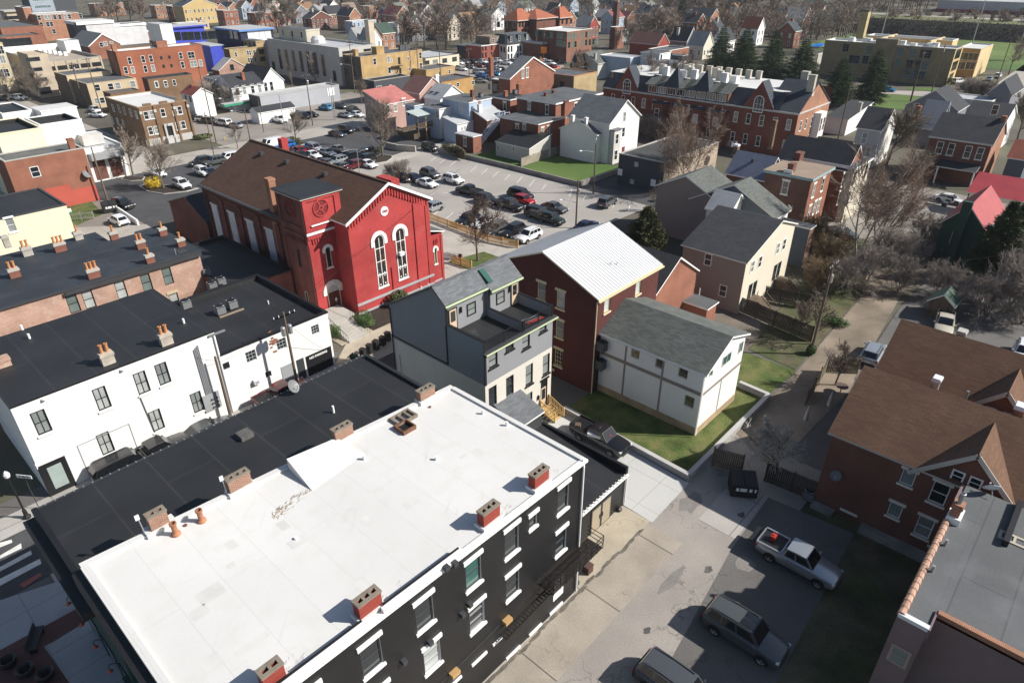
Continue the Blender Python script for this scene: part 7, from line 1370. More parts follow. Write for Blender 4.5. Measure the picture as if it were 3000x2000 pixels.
cars('cars in the upper car park', [
 ('suv','black',8,265,165,0,'black SUV beside the apartment house'),('suv','white',8,225,142,0,'white SUV nearest the apartment house'),('suv','white',8,385,188,-60,'white SUV left of the brown SUV'),
 ('suv','slate',8,455,205,-60,'slate SUV left of the white minivan'),('van','white',8,605,225,100,'white minivan in the upper car park'),('sedan','silver',8,740,255,100,'silver sedan behind the white minivan'),
 ('pickup','white',8,1245,192,-90,'white pickup in front of the low white shed'),('suv','slate',8,1440,132,-70,'slate SUV right of the white shed'),('suv','black',8,1520,148,-70,'black SUV beside the utility pole'),('sedan','black',8,1605,132,-70,'black sedan right of the utility pole'),
 ('suv','teal',8,1775,52,95,'teal blue SUV below the grey block wall'),('suv','slate',8,1955,35,-85,'dark SUV beside the teal blue SUV'),('sedan','silver',8,2005,140,-85,'blue silver sedan near the big bare tree'),
 ('suv','black',8,2105,85,-85,'black SUV behind the big bare tree twigs'),('sedan','white',8,2135,132,-85,'white sedan behind the big bare tree twigs'),('sedan','navy',8,1910,352,-85,'navy sedan in the tree shadow'),('suv','black',8,2015,305,-85,'black SUV in the tree shadow')])
cars('vehicles in the crowded car park', [
 ('sedan','white',4,20,945,-90,'white sedan at the left of its crowded row'),('sedan','slate',4,130,917,-90,'slate sedan left of the maroon sedan'),('sedan','maroon',4,258,900,-90,'maroon sedan in the crowded car park'),('sedan','black',4,345,897,-90,'black sedan right of the maroon sedan'),
 ('sedan','navy',4,445,887,-90,'navy sedan in the middle of the crowded row'),('van','silver',4,245,987,-90,'silver minivan beside the chimneyed gable'),('sedan','grey',4,330,985,-90,'grey sedan right of the silver minivan'),('suv','black',4,430,967,-90,'black SUV behind the silver pickup'),
 ('pickup','silver',4,485,945,-90,'silver pickup in the crowded car park'),('sedan','black',4,565,952,-90,'black sedan right of the silver pickup'),('sedan','navy',4,395,1012,-90,'navy sedan in front of the black SUV'),('sedan','teal',4,478,1012,-90,'blue sedan in front of the silver pickup'),
 ('sedan','silver',4,535,1000,-90,'silver sedan close to the brick gable chimney'),('pickup','blue',4,298,1042,-90,'bright blue pickup near the yellow brick building'),('suv','silver',4,432,1070,-60,'silver SUV below the bright blue pickup'),('sedan','silver',4,272,1110,-60,'silver sedan at the bottom of the crowded lot'),
 ('sedan','black',4,50,850,-90,'black sedan in the back row by the fence'),('suv','black',4,170,847,-90,'black SUV in the back row by the fence'),('suv','white',4,305,848,-90,'white SUV in the back row'),('sedan','white',4,388,848,-90,'white sedan in the back row'),
 ('pickup','white',4,500,835,-90,'white pickup in the back row'),('pickup','white',4,632,862,-90,'white pickup left of the utility pole'),('suv','slate',4,740,845,-90,'slate SUV below the white mansard house'),('sedan','black',4,825,833,-90,'black sedan below the white mansard house'),
 ('sedan','maroon',4,962,840,-90,'maroon sedan below the white mansard house'),('suv','slate',4,1078,800,-90,'slate SUV at the road by the brick school'),('pickup','white',4,1145,845,-90,'white pickup by the brick school road'),('suv','silver',4,1095,872,-90,'silver SUV behind the brick chimneys'),
 ('van','white',4,1230,868,-90,'white van beside the red truck'),('suv','white',4,1265,785,-90,'white SUV on the school road'),('cargo','silver',4,1110,922,-90,'silver van between the two brick chimneys'),('pickup','red',4,1275,922,-90,'red pickup truck by the grey flat roof'),
 ('pickup','black',4,1365,860,-30,'black pickup by the navy house'),('suv','white',3,2115,937,-90,'white SUV at the left edge of the crowded lot'),('sedan','white',3,2095,862,-90,'white sedan by the cream building'),('suv','black',3,1945,878,-90,'black SUV against the cream building'),
 ('suv','slate',3,2175,850,-90,'slate SUV near the wooden fence'),('sedan','slate',3,2245,915,-90,'slate sedan behind the white SUV'),('suv','black',3,2290,845,-90,'black SUV near the wooden fence')])
cars('cars on the right-hand streets', [
 ('sedan','white',23,1840,1365,-97,'white sedan parked at the kerb across from the red metal roof'),('sedan','silver',23,1370,1430,-97,'silver sedan seen through bare birch twigs'),('sedan','grey',26,1100,185,-97,'dark grey sedan behind the birch trunks'),
 ('sedan','silver',26,1042,265,-97,'silver sedan beside the brown shrubs'),('sedan','teal',23,1412,612,-92,'blue grey car on the road below the beige school'),('van','white',6,1745,742,-20,'white van by the beige school corner'),
 ('sedan','silver',6,2038,722,0,'silver sedan on the far right street'),('suv','white',6,2115,692,0,'white SUV on the far right street'),('suv','slate',6,1840,792,-30,'slate SUV in the shade by the school fence'),
 ('suv','black',24,130,-1000,0,'black SUV on the left street near the tall beige building') if False else ('suv','white',1,265,1340,-60,'white SUV on the street beside the tall beige building'),('suv','black',1,45,1350,-60,'black SUV on the street at the far left'),
 ('suv','white',7,1310,330,-90,'white SUV beyond the storefront'),('sedan','white',7,1340,400,-60,'white sedan beyond the storefront'),('pickup','black',1,1150,690,-90,'black pickup on the car park roof deck'),('sedan','red',1,745,790,-80,'red car on the car park roof deck')])
# loose load of the driveway pickup
t = P((34,60,1400), 1.2); rg = random.Random(4)
for i, (m, w, d, h, lab) in enumerate(((white,1.2,.7,.25,'white board lying in the black pickup bed'),(M('tool_red',(.5,.02,.03),.5),1.5,.22,.22,'red metal bar lying in the black pickup bed'),(M('brown_sack',(.12,.08,.06)),.5,.5,.35,'brown bundle in the black pickup bed'))):
    b = MB().box(-d/2,-w/2,0,d/2,w/2,h,m); tag(b.build('loose_board' if i < 2 else 'bundle', None, (t.x+[-.1,.5,-.2][i],t.y+[-.9,-1.3,.9][i]-.2,1.19), [.3,.1,.5][i]), lab, 'cargo')
for o in list(C.objects):
    l = o.get('label','')
    if l.startswith('silver double cab'): MB().box(-3.32,-.8,.92,-2.78,.8,.99,black).build('tailgate', o)
    if l.startswith('dark grey long'): MB().box(-.25,-.52,1.885,.62,-.03,1.905,carglass).box(-.25,.03,1.885,.62,.52,1.905,carglass).build('sunroof', o)
q = P((29,625,570), 1.3); b = MB().box(-.22,-.16,0,.22,.16,.42,M('fuel_can_red',(.40,.03,.02),.5)); b.box(-.08,-.03,.42,.08,.03,.5,MATS['fuel_can_red']); tag(b.build('fuel_can', None, (q.x,q.y,1.165)), 'red fuel can in the bed of the silver pickup', 'can')
# ================================================================ GROUND
asp = M('light_asphalt', (.30,.272,.245), .92, .12, .25, dirt=.4, dirtc=(.2,.185,.165), ds=.2, fine=.12, crack=.22); aspd = M('dark_asphalt', (.060,.060,.064), .9, .2, .15, dirt=.35, dirtc=(.10,.098,.095), fine=.12); aspm = M('worn_asphalt', (.125,.118,.112), .92, .15, .2, dirt=.4, dirtc=(.085,.08,.077), ds=.25, fine=.12, crack=.18)
lotm = M('lot_asphalt', (.33,.305,.28), .92, .1, .12, dirt=.3, dirtc=(.21,.195,.175), ds=.15, fine=.1); strt = M('pale_street', (.36,.33,.295), .92, .1, .12, (12.,4.), (.34,.31,.275), (.26,.24,.21), .04, fine=.08, dirt=.3)
slab = M('concrete_slabs', (.37,.35,.325), .9, .12, .3, (4.6,3.1), (.35,.33,.305), (.21,.195,.18), .05, fine=.1, offs=0, dirt=.35, dirtc=(.28,.265,.24)); newc = M('new_concrete', (.50,.495,.48), .85, .06, .2, (3.2,3.2), (.49,.485,.47), (.36,.35,.33), .03, fine=.05, offs=0)
warm = M('warm_concrete', (.40,.345,.265), .9, .15, .4, fine=.1, crack=.35, dirt=.35, dirtc=(.28,.25,.2)); old = M('old_concrete_strip', (.33,.29,.24), .92, .15, .35, (6.5,40.), (.315,.275,.228), (.12,.105,.09), .05, fine=.12, crack=.28, dirt=.45, dirtc=(.2,.18,.15), offs=0)
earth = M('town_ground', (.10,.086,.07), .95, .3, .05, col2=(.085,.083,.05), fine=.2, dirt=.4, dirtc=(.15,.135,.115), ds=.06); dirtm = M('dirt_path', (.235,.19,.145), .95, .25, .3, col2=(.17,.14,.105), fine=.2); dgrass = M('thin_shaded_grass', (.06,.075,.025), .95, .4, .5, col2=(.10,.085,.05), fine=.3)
mark = M('road_marking', (.62,.61,.58), .8, .15, 1.5); maroonp = M('maroon_pavers', (.13,.055,.05), .9, .15, .4, (.4,.2), (.11,.05,.045), (.08,.05,.045), .02); fgrass = M('field_grass', (.055,.11,.02), .95, .25, .04, col2=(.11,.16,.035))
sheet('ground', [(-250,-350),(1100,-350),(1100,900),(-250,900)], -.05, earth)
X = lambda *r: [(a,b) for a,b in r]
Q = lambda k, *r: [P((k,u,v)) for u,v in r]
sheet('near_pavement', X((-40,-20),(66,-20),(66,56),(-40,56)), -.025, aspm)
sheet('alley', X((-40,8.5),(48.5,8.5),(48.5,14.6),(-40,14.6)), .0, asp); sheet('alley_concrete', X((-40,14.55),(33.9,14.55),(33.9,17.68),(-40,17.68)), .004, old); sheet('alley_concrete', X((33.9,14.6),(40.4,14.6),(48.5,14.3),(48.5,17.8),(33.9,17.66)), .003, asp)
sheet('garage_apron', X((25.7,17.5),(34.2,17.5),(34.2,20.),(25.7,20.)), .008, warm); sheet('driveway', X((34.2,17.3),(39.9,17.45),(40.3,24),(40.7,31),(34.6,31)), .009, newc)
sheet('concrete_pad', Q(29,(105,445),(330,195),(590,285),(360,580)), .006, slab)
sheet('parking_bay', [P((29,590,290)),P((29,1180,540)),P((29,960,965)),P((29,640,1568)),Vector((18,4.6,0)),Vector((18,9.4,0)),P((29,340,640))], .010, aspm)
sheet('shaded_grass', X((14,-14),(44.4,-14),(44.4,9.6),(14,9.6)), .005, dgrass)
sheet('lawn', X((40.3,17.9),(55.5,17.95),(55.6,31.2),(40.8,31.2)), .007, grass); sheet('lawn', X((55.8,18.1),(62.3,17.9),(62.3,23.4),(56,23.4)), .006, grass); sheet('bare_yard', X((56,23.5),(66,23.5),(74,27),(74,31),(57,34)), .005, M('bare_earth',(.18,.15,.12),.95,.3,.3,col2=(.12,.1,.085),fine=.2))
sheet('dirt_path', X((46,13.2),(62,12.6),(90,15.5),(100,19),(100,22.5),(84,18.8),(62,17.8),(48.6,17.9)), .012, dirtm); sheet('lane', X((63,-6),(108,-6),(105,12),(94,14.2),(84,14.4),(64.5,13)), .015, aspm)
rg = random.Random(12)
def blot(name, cx, cy, rx, ry, z, m, n=11): sheet(name, [Vector((cx+rx*rg.uniform(.6,1.1)*math.cos(6.283*i/n), cy+ry*rg.uniform(.6,1.1)*math.sin(6.283*i/n), 0)) for i in range(n)], z, m)
gm = M('edge_grit', (.13,.115,.095), .95, .35, 1.5, fine=.3); om = M('oil_stain', (.10,.095,.09), .6, .3, 1.); pt_ = M('asphalt_repair', (.20,.185,.172), .9, .15, 1., fine=.12)
for i in range(22): blot('grit', 12+i*.98, 17.45+rg.uniform(-.12,.1), .7, .16, .012+i*.0001, gm)
for i, (x, y, a, e) in enumerate(((22,11,.5,.35),(27.5,7.6,.4,.3),(31,8.2,.5,.3),(37.,8.4,.45,.3),(26,12.5,.3,.25),(33,12.,.4,.3),(39.4,12.7,.4,.3),(36.4,6.6,.5,.3),(29.5,5.6,.5,.3))): blot('oil_stain', x, y, a, e, .016+i*.0001, om)
for i, (x, y, a, e) in enumerate(((30.5,13.4,1.6,.5),(38,16.2,1.5,.9),(43.5,16.,1.3,.8),(19,12.8,1.2,.6),(35.2,10.4,1.,.7))): blot('asphalt_repair', x, y, a, e, .0118+i*.0001, pt_)
sheet('hedge_bank', X((62.4,18),(84,19),(104,23),(104,30),(84,26),(63,23.4)), .016, dgrass)
sheet('cross_street', X((-40,45.4),(62,45.4),(62,51.5),(-40,51.5)), .001, aspd); sheet('pavement', X((-40,51.5),(34.7,51.5),(34.7,54.1),(-40,54.1)), .02, slab); sheet('pavement', X((2.0,38.7),(31.8,38.7),(31.8,45.4),(2.0,45.4)), .02, slab); sheet('church_path', X((31.4,51.4),(52,51.4),(55,57),(34.7,56.8),(31.4,54.1)), .021, warm); sheet('church_path', X((34.0,56.6),(38.4,56.8),(38.4,61),(34.0,61)), .023, warm)
sheet('mulch_bed', X((38.45,56.9),(53.5,57.2),(53.5,61),(38.45,61)), .022, mulch)
sheet('pavement', X((-40,-20),(2.55,-20),(2.55,44.2),(-1,45.5),(-40,45.5)), .022, M('shaded_slab',(.36,.36,.36),.9,.12,.3,(2.4,2.4),(.34,.34,.34),(.24,.24,.24),.03,offs=0,fine=.08))
sheet('paver_band', Q(27,(-80,1385),(560,1040),(612,1135),(360,1290),(-80,1500)), .027, maroonp); sheet('paver_band', Q(27,(-60,1480),(300,1310),(480,1568),(430,1700),(-60,1800)), .026, maroonp); sheet('ramp_mat', Q(27,(132,893),(276,808),(290,828),(165,915)), .028, M('tactile_red',(.30,.10,.085),.9,.1))
for i, r in enumerate((((0,690),(145,605),(150,640),(0,712)),((-40,790),(212,655),(220,682),(-40,822)),((-60,880),(275,712),(286,745),(-60,930)),((-40,612),(80,580),(86,600),(-40,650)))): sheet('crossing_bar', Q(27,*r), .008, mark)
sheet('parking_lot', X((66.5,58),(96.8,57),(97,111),(76,113),(66.5,98)), .0, lotm); sheet('lot_drive', X((75,112.6),(97,110.9),(118,112),(120,117),(92,116.5),(80,114.4)), .004, M('drive_concrete',(.40,.375,.335),.9,.1,.3,(5.,3.),(.38,.355,.32),(.28,.26,.235),.04,fine=.08)); sheet('dark_lot', X((35.5,110),(66.4,108),(76,114),(93,117),(112,117.5),(112,142.6),(35.5,142.6)), .002, aspd); sheet('lot_extension', X((96.6,50),(118,52),(118,72.6),(96.6,73)), .001, aspd)
sheet('back_street', X((-40,142.6),(128,142.6),(128,151.2),(-40,151.2)), .006, strt); sheet('upper_car_park', X((68.6,151.2),(128,151.2),(128,186),(68.6,186)), .003, M('upper_lot',(.25,.225,.2),.92,.15,.1,dirt=.4,dirtc=(.16,.15,.14),fine=.1)); sheet('north_street', X((46.5,151),(56,151),(56,330),(46.5,330)), .004, strt)
sheet('side_lane', X((25.,86),(35.,86),(35.6,112),(25,121)), .003, strt); sheet('small_lot', X((25,121),(35.5,110),(35.5,130.5),(25,130.5)), .0025, M('small_lot_asphalt',(.20,.175,.155),.92,.12,.3,fine=.1)); sheet('verge', X((26,118.5),(33,122.5),(34,131),(26,131)), .007, grass)
sheet('yard_lawn', X((97.6,73.2),(113.3,73),(113,103),(97.6,103)), .008, fgrass); sheet('courtyard', X((53.4,57),(67.4,60),(67.4,82),(53.4,90)), .005, M('courtyard_concrete',(.38,.355,.315),.9,.12,.4,fine=.1)); sheet('courtyard_lawn', X((57.6,59.5),(63.5,60.2),(63.5,64),(57.6,65.2)), .009, grass)
sheet('crowded_car_park', [P((3,2030,1010)),P((4,560,1130)),P((4,1000,1010)),P((4,1420,930)),P((4,1420,760)),P((4,900,790)),P((3,2000,830))], .004, M('far_lot',(.27,.25,.235),.92,.1,.1,fine=.08))
sheet('east_street', X((104,12),(137,0),(141,62),(106,50)), .003, M('east_asphalt',(.235,.215,.19),.92,.12,.15,dirt=.4,dirtc=(.17,.155,.14),fine=.1,crack=.1)); sheet('east_street', X((118,-80),(141,-80),(141,2),(118,8)), .0035, MATS['east_asphalt']); sheet('school_road', Q(6,(1060,832),(1400,838),(1640,850),(1620,885),(1400,885),(1040,860)), .004, strt); sheet('school_street', X((238,39),(430,44),(430,36),(246,28)), .004, strt); sheet('school_lawn', Q(6,(950,990),(1050,862),(1420,890),(1330,985),(1220,1005)), .006, fgrass); sheet('school_verge', Q(6,(1290,800),(1620,815),(1610,845),(1280,825)), .006, fgrass)
sheet('sports_field', X((300,-120),(412,-120),(412,130),(330,130),(312,52)), .004, fgrass)
b = MB(); ek = M('shade_toned_brush', (.04,.036,.028), .95, .4, .08, col2=(.06,.05,.036)); b.face([(411,-200,0),(420,-200,7),(420,220,7),(411,150,0)], ek); b.face([(420,-200,7),(446,-200,7),(446,260,7),(420,220,7)], M('bank_top_grass',(.13,.135,.06),.95,.2,.05)); b.face([(446,-200,7),(454,-200,7.02),(454,260,7.02),(446,260,7)], strt); b.face([(454,-200,7),(900,-200,7),(900,400,7),(454,260,7)], M('bank_plateau',(.12,.105,.08),.95,.3,.03)); o = b.build('embankment'); o['kind'] = 'structure'  # brush on the slope is coloured dark, with the bank's shade put into it
for i, (a0,b0,a1,b1) in enumerate(((975,900,905,948),(1110,912,1020,980),(1235,940,1143,1012),(1350,980,1270,1047),(1485,1010,1403,1082),(1620,1045,1543,1115),(1757,1078,1683,1150),(1900,1118,1832,1188),(2055,1140,1983,1226),(2210,1180,2138,1266),(2352,1240,2297,1310))):
    p, q = P((9,a0,b0)), P((9,a1,b1)); d = (q-p).normalized(); n = Vector((-d.y,d.x,0))*.07; sheet('bay_line', [p-n,q-n,q+n,p+n], .012, mark)
for a0,b0,a1,b1 in ((1590,1300,1570,1355),(1690,1335,1665,1380),(1785,1355,1770,1405),(1885,1385,1870,1430),(1990,1405,1975,1460),(685,1435,620,1495),(770,1465,705,1520),(505,1395,640,1330),(700,1330,950,1315)):
    p, q = P((22,a0,b0)), P((22,a1,b1)); d = (q-p).normalized(); n = Vector((-d.y,d.x,0))*.07; sheet('bay_line', [p-n,q-n,q+n,p+n], .012, mark)
for a0,b0,a1,b1 in ((2000,545,2150,540),(1890,580,2040,583),(1700,612,1880,614),(2120,585,2190,575),(1960,660,2020,770)):
    p, q = P((8,a0,b0)), P((8,a1,b1)); d = (q-p).normalized(); n = Vector((-d.y,d.x,0))*.08; sheet('bay_line', [p-n,q-n,q+n,p+n], .012, mark)
# kerbed islands
def island(name, pts, m=mulch):
    c = sum((Vector((p[0],p[1],0)) for p in pts), Vector())/len(pts); b = MB(); b.prism([(p[0],p[1]) for p in pts], -.02, .14, conc); o = b.build(name); o['kind'] = 'structure'
    sheet(name+'_bed', [c+(Vector((p[0],p[1],0))-c)*.93 for p in pts], .15, m)
def ccw(pts): return pts if sum((q[0]-p[0])*(q[1]+p[1]) for p, q in zip(pts, pts[1:]+pts[:1])) < 0 else pts[::-1]
island('planted_island', ccw(Q(21,(962,1285),(1010,1265),(1370,1300),(1290,1322),(1130,1340),(1020,1322)))); island('kerb_island', ccw(Q(21,(835,1240),(860,1215),(1000,1222),(985,1243),(900,1250)))); island('tree_island', ccw(Q(9,(195,990),(215,905),(290,868),(420,885),(430,912),(360,960)))); island('bush_island', ccw(Q(8,(1370,470),(1400,440),(1600,470),(1500,495))))
# ================================================================ WALLS, FENCES, SMALL THINGS
wallstrip([(40.75,31),(40.2,17.75),(55.45,17.85),(55.6,20.9)], .55, .3, M('block_wall',(.36,.355,.345),.9,.1,.5,(.4,.2),(.33,.325,.315),(.26,.25,.24),.012), 'retaining_wall', 'grey block retaining wall round the lawn of the white house', 'wall', cap=M('wall_cap',(.42,.41,.40)))
wallstrip([(96.3,110),(97.2,101),(97.5,88.5),(97.4,73.1)], .9, .3, concd, 'retaining_wall', 'long concrete retaining wall along the marked parking bays', 'wall'); wallstrip([(97.7,72.9),(110,72.4)], .9, .5, stone, 'stone_wall', 'rough stone wall turning the corner beside the black flat building', 'wall')
wallstrip([P((9,330,780)),P((9,500,820)),P((9,720,835))], 1.3, .5, stone, 'stone_wall', 'curved stone wall behind the big bare tree', 'wall'); wallstrip([P((21,820,1462)),P((21,955,1552))], .9, .25, white, 'low_wall', 'low white wall beside the white hatchback', 'wall')
fence([P((22,605,1512)),P((25,1010,258))], 1.15, 'new timber picket fence along the grey parking lot', newwood, 'picket_fence', w=.09, gap=.07); fence([P((25,1010,258)),P((25,1215,300))], 1.15, 'new timber picket fence running behind the metal roof', newwood, 'picket_fence', w=.09, gap=.07); fence([P((25,760,398)),P((25,895,442))], 1.1, 'short timber picket fence beside the church courtyard', newwood, 'picket_fence', w=.09, gap=.07)
fence([P((9,490,620)),P((9,700,690)),P((9,1095,610))], 1.9, 'grey board fence below the wooden porch', wood); fence([P((22,1240,1150)),P((22,1500,1060))], 1.7, 'weathered board fence between the brick wing and white house', M('grey_boards',(.30,.26,.21),.9,.2,1.)); fence([P((26,385,735)),P((26,880,945))], 1.9, 'dark board fence behind the taupe house', M('dark_boards',(.05,.042,.035),.9,.2,1.)); fence([P((26,560,655)),P((26,890,720))], 1.8, 'dark board fence beside the small red patio', MATS['dark_boards'])
fence([P((26,850,1380)),P((26,985,1150)),P((26,1200,1165))], 1.7, 'mossy board fence round the small garden', M('mossy_boards',(.13,.115,.075),.9,.25,1.)); fence([P((29,200,75)),P((29,400,130))], 1.9, 'brown board gate at the end of the block wall', wood, 'board_gate', cat='gate'); fence([P((29,560,180)),P((29,930,330))], 1.9, 'dark board fence beside the garden shrub', MATS['dark_boards']); fence([P((4,0,800)),P((4,300,830))], 2., 'grey board fence behind the crowded car park', wood)
fence([P((24,478,115)),P((24,650,100))], 1.3, 'galvanised mesh fence in front of the red wall', steel, 'mesh_fence', w=.03, gap=.22)
q = P((24,485,85)); b = MB().box(-.45,-.04,.6,.45,.0,1.4,white).box(-.45,-.041,.6,.45,.001,.85,M('sign_green',(.02,.22,.08))).tube((-.4,0,0),(-.4,0,.7),.03,.03,6,steel).tube((.4,0,0),(.4,0,.7),.03,.03,6,steel); tag(b.build('board_sign', None, (q.x,q.y,0)), 'white and green sign beside the mesh fence', 'sign'); text('Park', .3, M('sign_green',(.02,.22,.08)), bpy.data.objects['board_sign'], (0,-.05,1.12), (R(90),0,0))
def dumpster(p, rz, label, sc=1.):
    t = thing('dumpster', label, 'dumpster', (p[0],p[1],0), rz); b = MB(); b.extr([(-1.,-.85,.12),(-1.,.75,.12),(-1.,.85,1.4),(-1.,-.85,1.15)][::1], (2.,0,0), M('dumpster_black',(.018,.018,.017),.7,.2)); b.build('bin_body', t)
    for x in (-.5,.5):
        l = MB(); l.obox((x,-.02,1.33),((1,0,0),(0,1,.15),(0,-.15,1)),(.46,.86,.03),MATS['dumpster_black'])
        for i in range(5): l.obox((x-.36+i*.18,-.02,1.37),((1,0,0),(0,1,.15),(0,-.15,1)),(.03,.8,.02),dkgrey)
        l.build('lid', t)
    for x in (-.8,.8): MB().lathe((x,-.6,.09),[(.0,-.03),(.09,-.03),(.09,.03),(0,.03)],8,rubber,0).build('wheel', t, uv=False)
    for i, (x, w) in enumerate(((-.55,.22),(-.1,.5),(.45,.22),(.8,.14))): MB().box(x-w/2,-.87-.01,.7,x+w/2,-.855,1.0,white).build('notice', t)
    t.scale = (sc,sc,sc); return t
dumpster((41.9,13.9), R(-56), 'black dumpster with white notices beside the board gate'); p = P((24,765,45)); dumpster(p, R(-10), 'black dumpster in the corner of the dark lot', 1.1)
for i, s in enumerate(((25,95,1070),(25,150,1030),(25,195,1000),(25,240,975),(25,285,945),(25,320,915))):
    p = P(s, .4); t = thing('wheelie_bin', ['open green bin nearest the garage','dark bin second from the open green one','dark bin third from the open green one','dark bin fourth from the open green one','dark bin next to the last of the row','dark bin at the far end of the row'][i]+' by the grey house', 'bin', (p.x,p.y,.02), R(20), 'wheelie bins beside the grey house'); m = M('bin_green',(.02,.06,.04),.6) if i == 0 else M('bin_dark',(.02,.022,.022),.6)
    MB().extr([(-.26,-.26,.05),(.26,-.26,.05),(.26,.26,.05),(-.26,.26,.05)],(0,0,.95),m).build('bin_body', t); MB().obox((0,.02 if i else .35,1.04 if i else .75),((1,0,0),(0,1,0) if i else (0,.2,1),(0,0,1) if i else (0,1,-.2)),(.3,.33,.025),m).build('lid', t)
    for x in (-.2,.2): MB().lathe((x,.3,.1),[(0,-.03),(.1,-.03),(.1,.03),(0,.03)],8,rubber,0).build('wheel', t, uv=False)
def lamp_post(p, label, h=4.3):
    t = thing('street_lamp', label, 'street lamp', (p[0],p[1],0)); MB().lathe((0,0,0),[(.26,0),(.28,.15),(.16,.35),(.13,.8),(.07,.95),(.06,h-.5),(.1,h-.45),(.12,h-.35)],10,black).build('pole', t, uv=False); MB().lathe((0,0,h-.35),[(.1,0),(.2,.12),(.22,.35),(.12,.55),(.03,.62),(0,.7)],10,lampw).build('lamp_globe', t, uv=False); return t
lamp_post(P((27,190,430)), 'black street lamp with a white acorn globe on the corner')
t = thing('street_sign', 'street name sign reading E 9th St on a thin pole', 'sign', tuple(P((27,270,365)))); MB().tube((0,0,0),(0,0,3.3),.03,.03,6,dkgrey).build('pole', t, uv=False); bd = MB().box(-.02,-.62,3.05,.02,.62,3.35,white).build('name_board', t); bd.rotation_euler = (0,0,R(35)); text('E 9th St', .25, black, bd, (-.03,0,3.2), (R(90),0,R(-90)), 'lettering', .004)
sat = P((26,1085,1290)); b = MB().lathe((0,0,0),[(.05,0),(.05,.7),(.6,.72),(.6,.76),(0,.77)],14,M('patio_iron',(.10,.07,.06))); tag(b.build('garden_table', None, tuple(sat), uv=False), 'round garden table in the small fenced garden', 'table')
for s, lab in (((26,995,1425),'folded pale parasol leaning near the garden table'),((26,835,1525),'folded striped parasol in the shaded garden')):
    p = P(s); b = MB().lathe((0,0,0),[(.03,0),(.03,.7),(.22,.75),(.16,1.6),(.03,2.3),(0,2.35)],9,M('parasol_cloth',(.45,.44,.43),.9,.1)); tag(b.build('folded_parasol', None, tuple(p), uv=False), lab, 'parasol')
for s, rz, lab in (((29,865,300),0,'pale condenser standing beside the brick wall and dark fence'),): p = P(s); ac_unit((p.x,p.y,0), lab, .8, .9, 'ground condensers')
for s, lab in (((28,1915,380),'small dark flood lamp lying by the garage downspout'),((28,1620,885),'small dark flood lamp at the foot of the black wall'),): p = P(s); b = MB().lathe((0,0,.12),[(0,-.2),(.16,-.18),(.2,.0),(.16,.16),(0,.18)],10,dkgrey,0); tag(b.build('flood_lamp', None, tuple(p), uv=False), lab, 'lamp')
p = P((28,1697,800)); b = MB().box(-.28,-.25,0,.28,.25,.6,M('rusty_box',(.09,.05,.04),.8)).box(-.31,-.28,.6,.31,.28,.66,MATS['rusty_box']); tag(b.build('utility_box', None, tuple(p)), 'small rusty utility box at the corner of the black building', 'box')
p = P((21,1548,965)); b = MB().lathe((0,0,0),[(.16,0),(.16,.1),(.11,.12),(.11,.5),(.14,.55),(.1,.68),(0,.74)],9,M('hydrant_yellow',(.55,.42,.05))).tube((-.2,0,.42),(.2,0,.42),.05,.05,6,MATS['hydrant_yellow']); tag(b.build('fire_hydrant', None, tuple(p), uv=False), 'yellow fire hydrant in front of the apartment house', 'hydrant')
p = P((25,820,375)); b = MB().lathe((0,0,0),[(.2,0),(.32,.45),(.3,.5),(.1,.5)],12,M('planter_red',(.35,.05,.04))); t = tag(b.build('planter', None, tuple(p), uv=False), 'round red planter in the church courtyard', 'planter'); put('plant', bush_mesh(3, leafg, 200, .1, (.25,.25,.2)), t, (0,0,.45))
for s, lab, w in (((28,0,0),'',0),):
    pass
p = P((27,260,1290)); b = MB().box(-.9,-.25,.38,.9,.25,.45,dkgrey).box(-.9,.2,.45,.9,.26,.85,dkgrey).box(-.8,-.2,0,-.7,.2,.38,black).box(.7,-.2,0,.8,.2,.38,black); tag(b.build('street_bench', None, (p.x,p.y,.03), R(60)), 'dark street bench on the shaded pavement', 'bench')
for i, s in enumerate(((27,70,1450),(27,190,1510),(27,330,1540))): p = P(s); b = MB().lathe((0,0,0),[(.3,0),(.5,.3),(.52,.55),(.44,.6),(.3,.5)],14,black); tag(b.build('street_planter', None, (p.x,p.y,.03), uv=False), ['left','middle','right'][i]+' of three round black planters on the shaded pavement', 'planter')
# outside stair, wooden porch
p, q = P((9,1470,792)), P((9,1790,405), 5.6); t = thing('outside_stair', 'white painted outside stair climbing to the brick house', 'stair', tuple(p)); b = MB(); v = q-p; e = Vector((v.x,v.y,0)).normalized(); n = Vector((-e.y,e.x,0))*.55; ra = MB(); wb_ = M('blue_white_paint',(.55,.6,.68),.6)
for i in range(24): c = v*((i+.5)/24); b.obox(c,(e,n,Vector((0,0,1))),(.16,.55,.025),wb_)
for sg in (1,-1):
    b.beam(n*sg, v+n*sg, .06,.28,wb_); ra.beam(n*sg+Vector((0,0,1)), v+n*sg+Vector((0,0,1)), .07,.1,wb_); ra.beam(n*sg+Vector((0,0,.55)), v+n*sg+Vector((0,0,.55)), .05,.08,wb_)
    for i in range(8): c = v*(i/7)+n*sg; ra.beam(c-Vector((0,0,.1)), c+Vector((0,0,1.05)), .09,.09,wb_)
b.obox(v+e*.9+Vector((0,0,-.03)),(e,n,Vector((0,0,1))),(.9,.9,.05),wb_)
for sg in (1,-1):
    for k in (.2,1.7): ra.beam(v+e*k+n*1.5*sg-Vector((0,0,5.6)) if k > 1 else v+e*k+n*1.5*sg, v+e*k+n*1.5*sg+Vector((0,0,1.1)), .1,.1,wb_)
    ra.beam(v+e*.2+n*1.5*sg+Vector((0,0,1.05)), v+e*1.7+n*1.5*sg+Vector((0,0,1.05)), .07,.09,wb_)
b.build('flight', t); ra.build('railing', t)
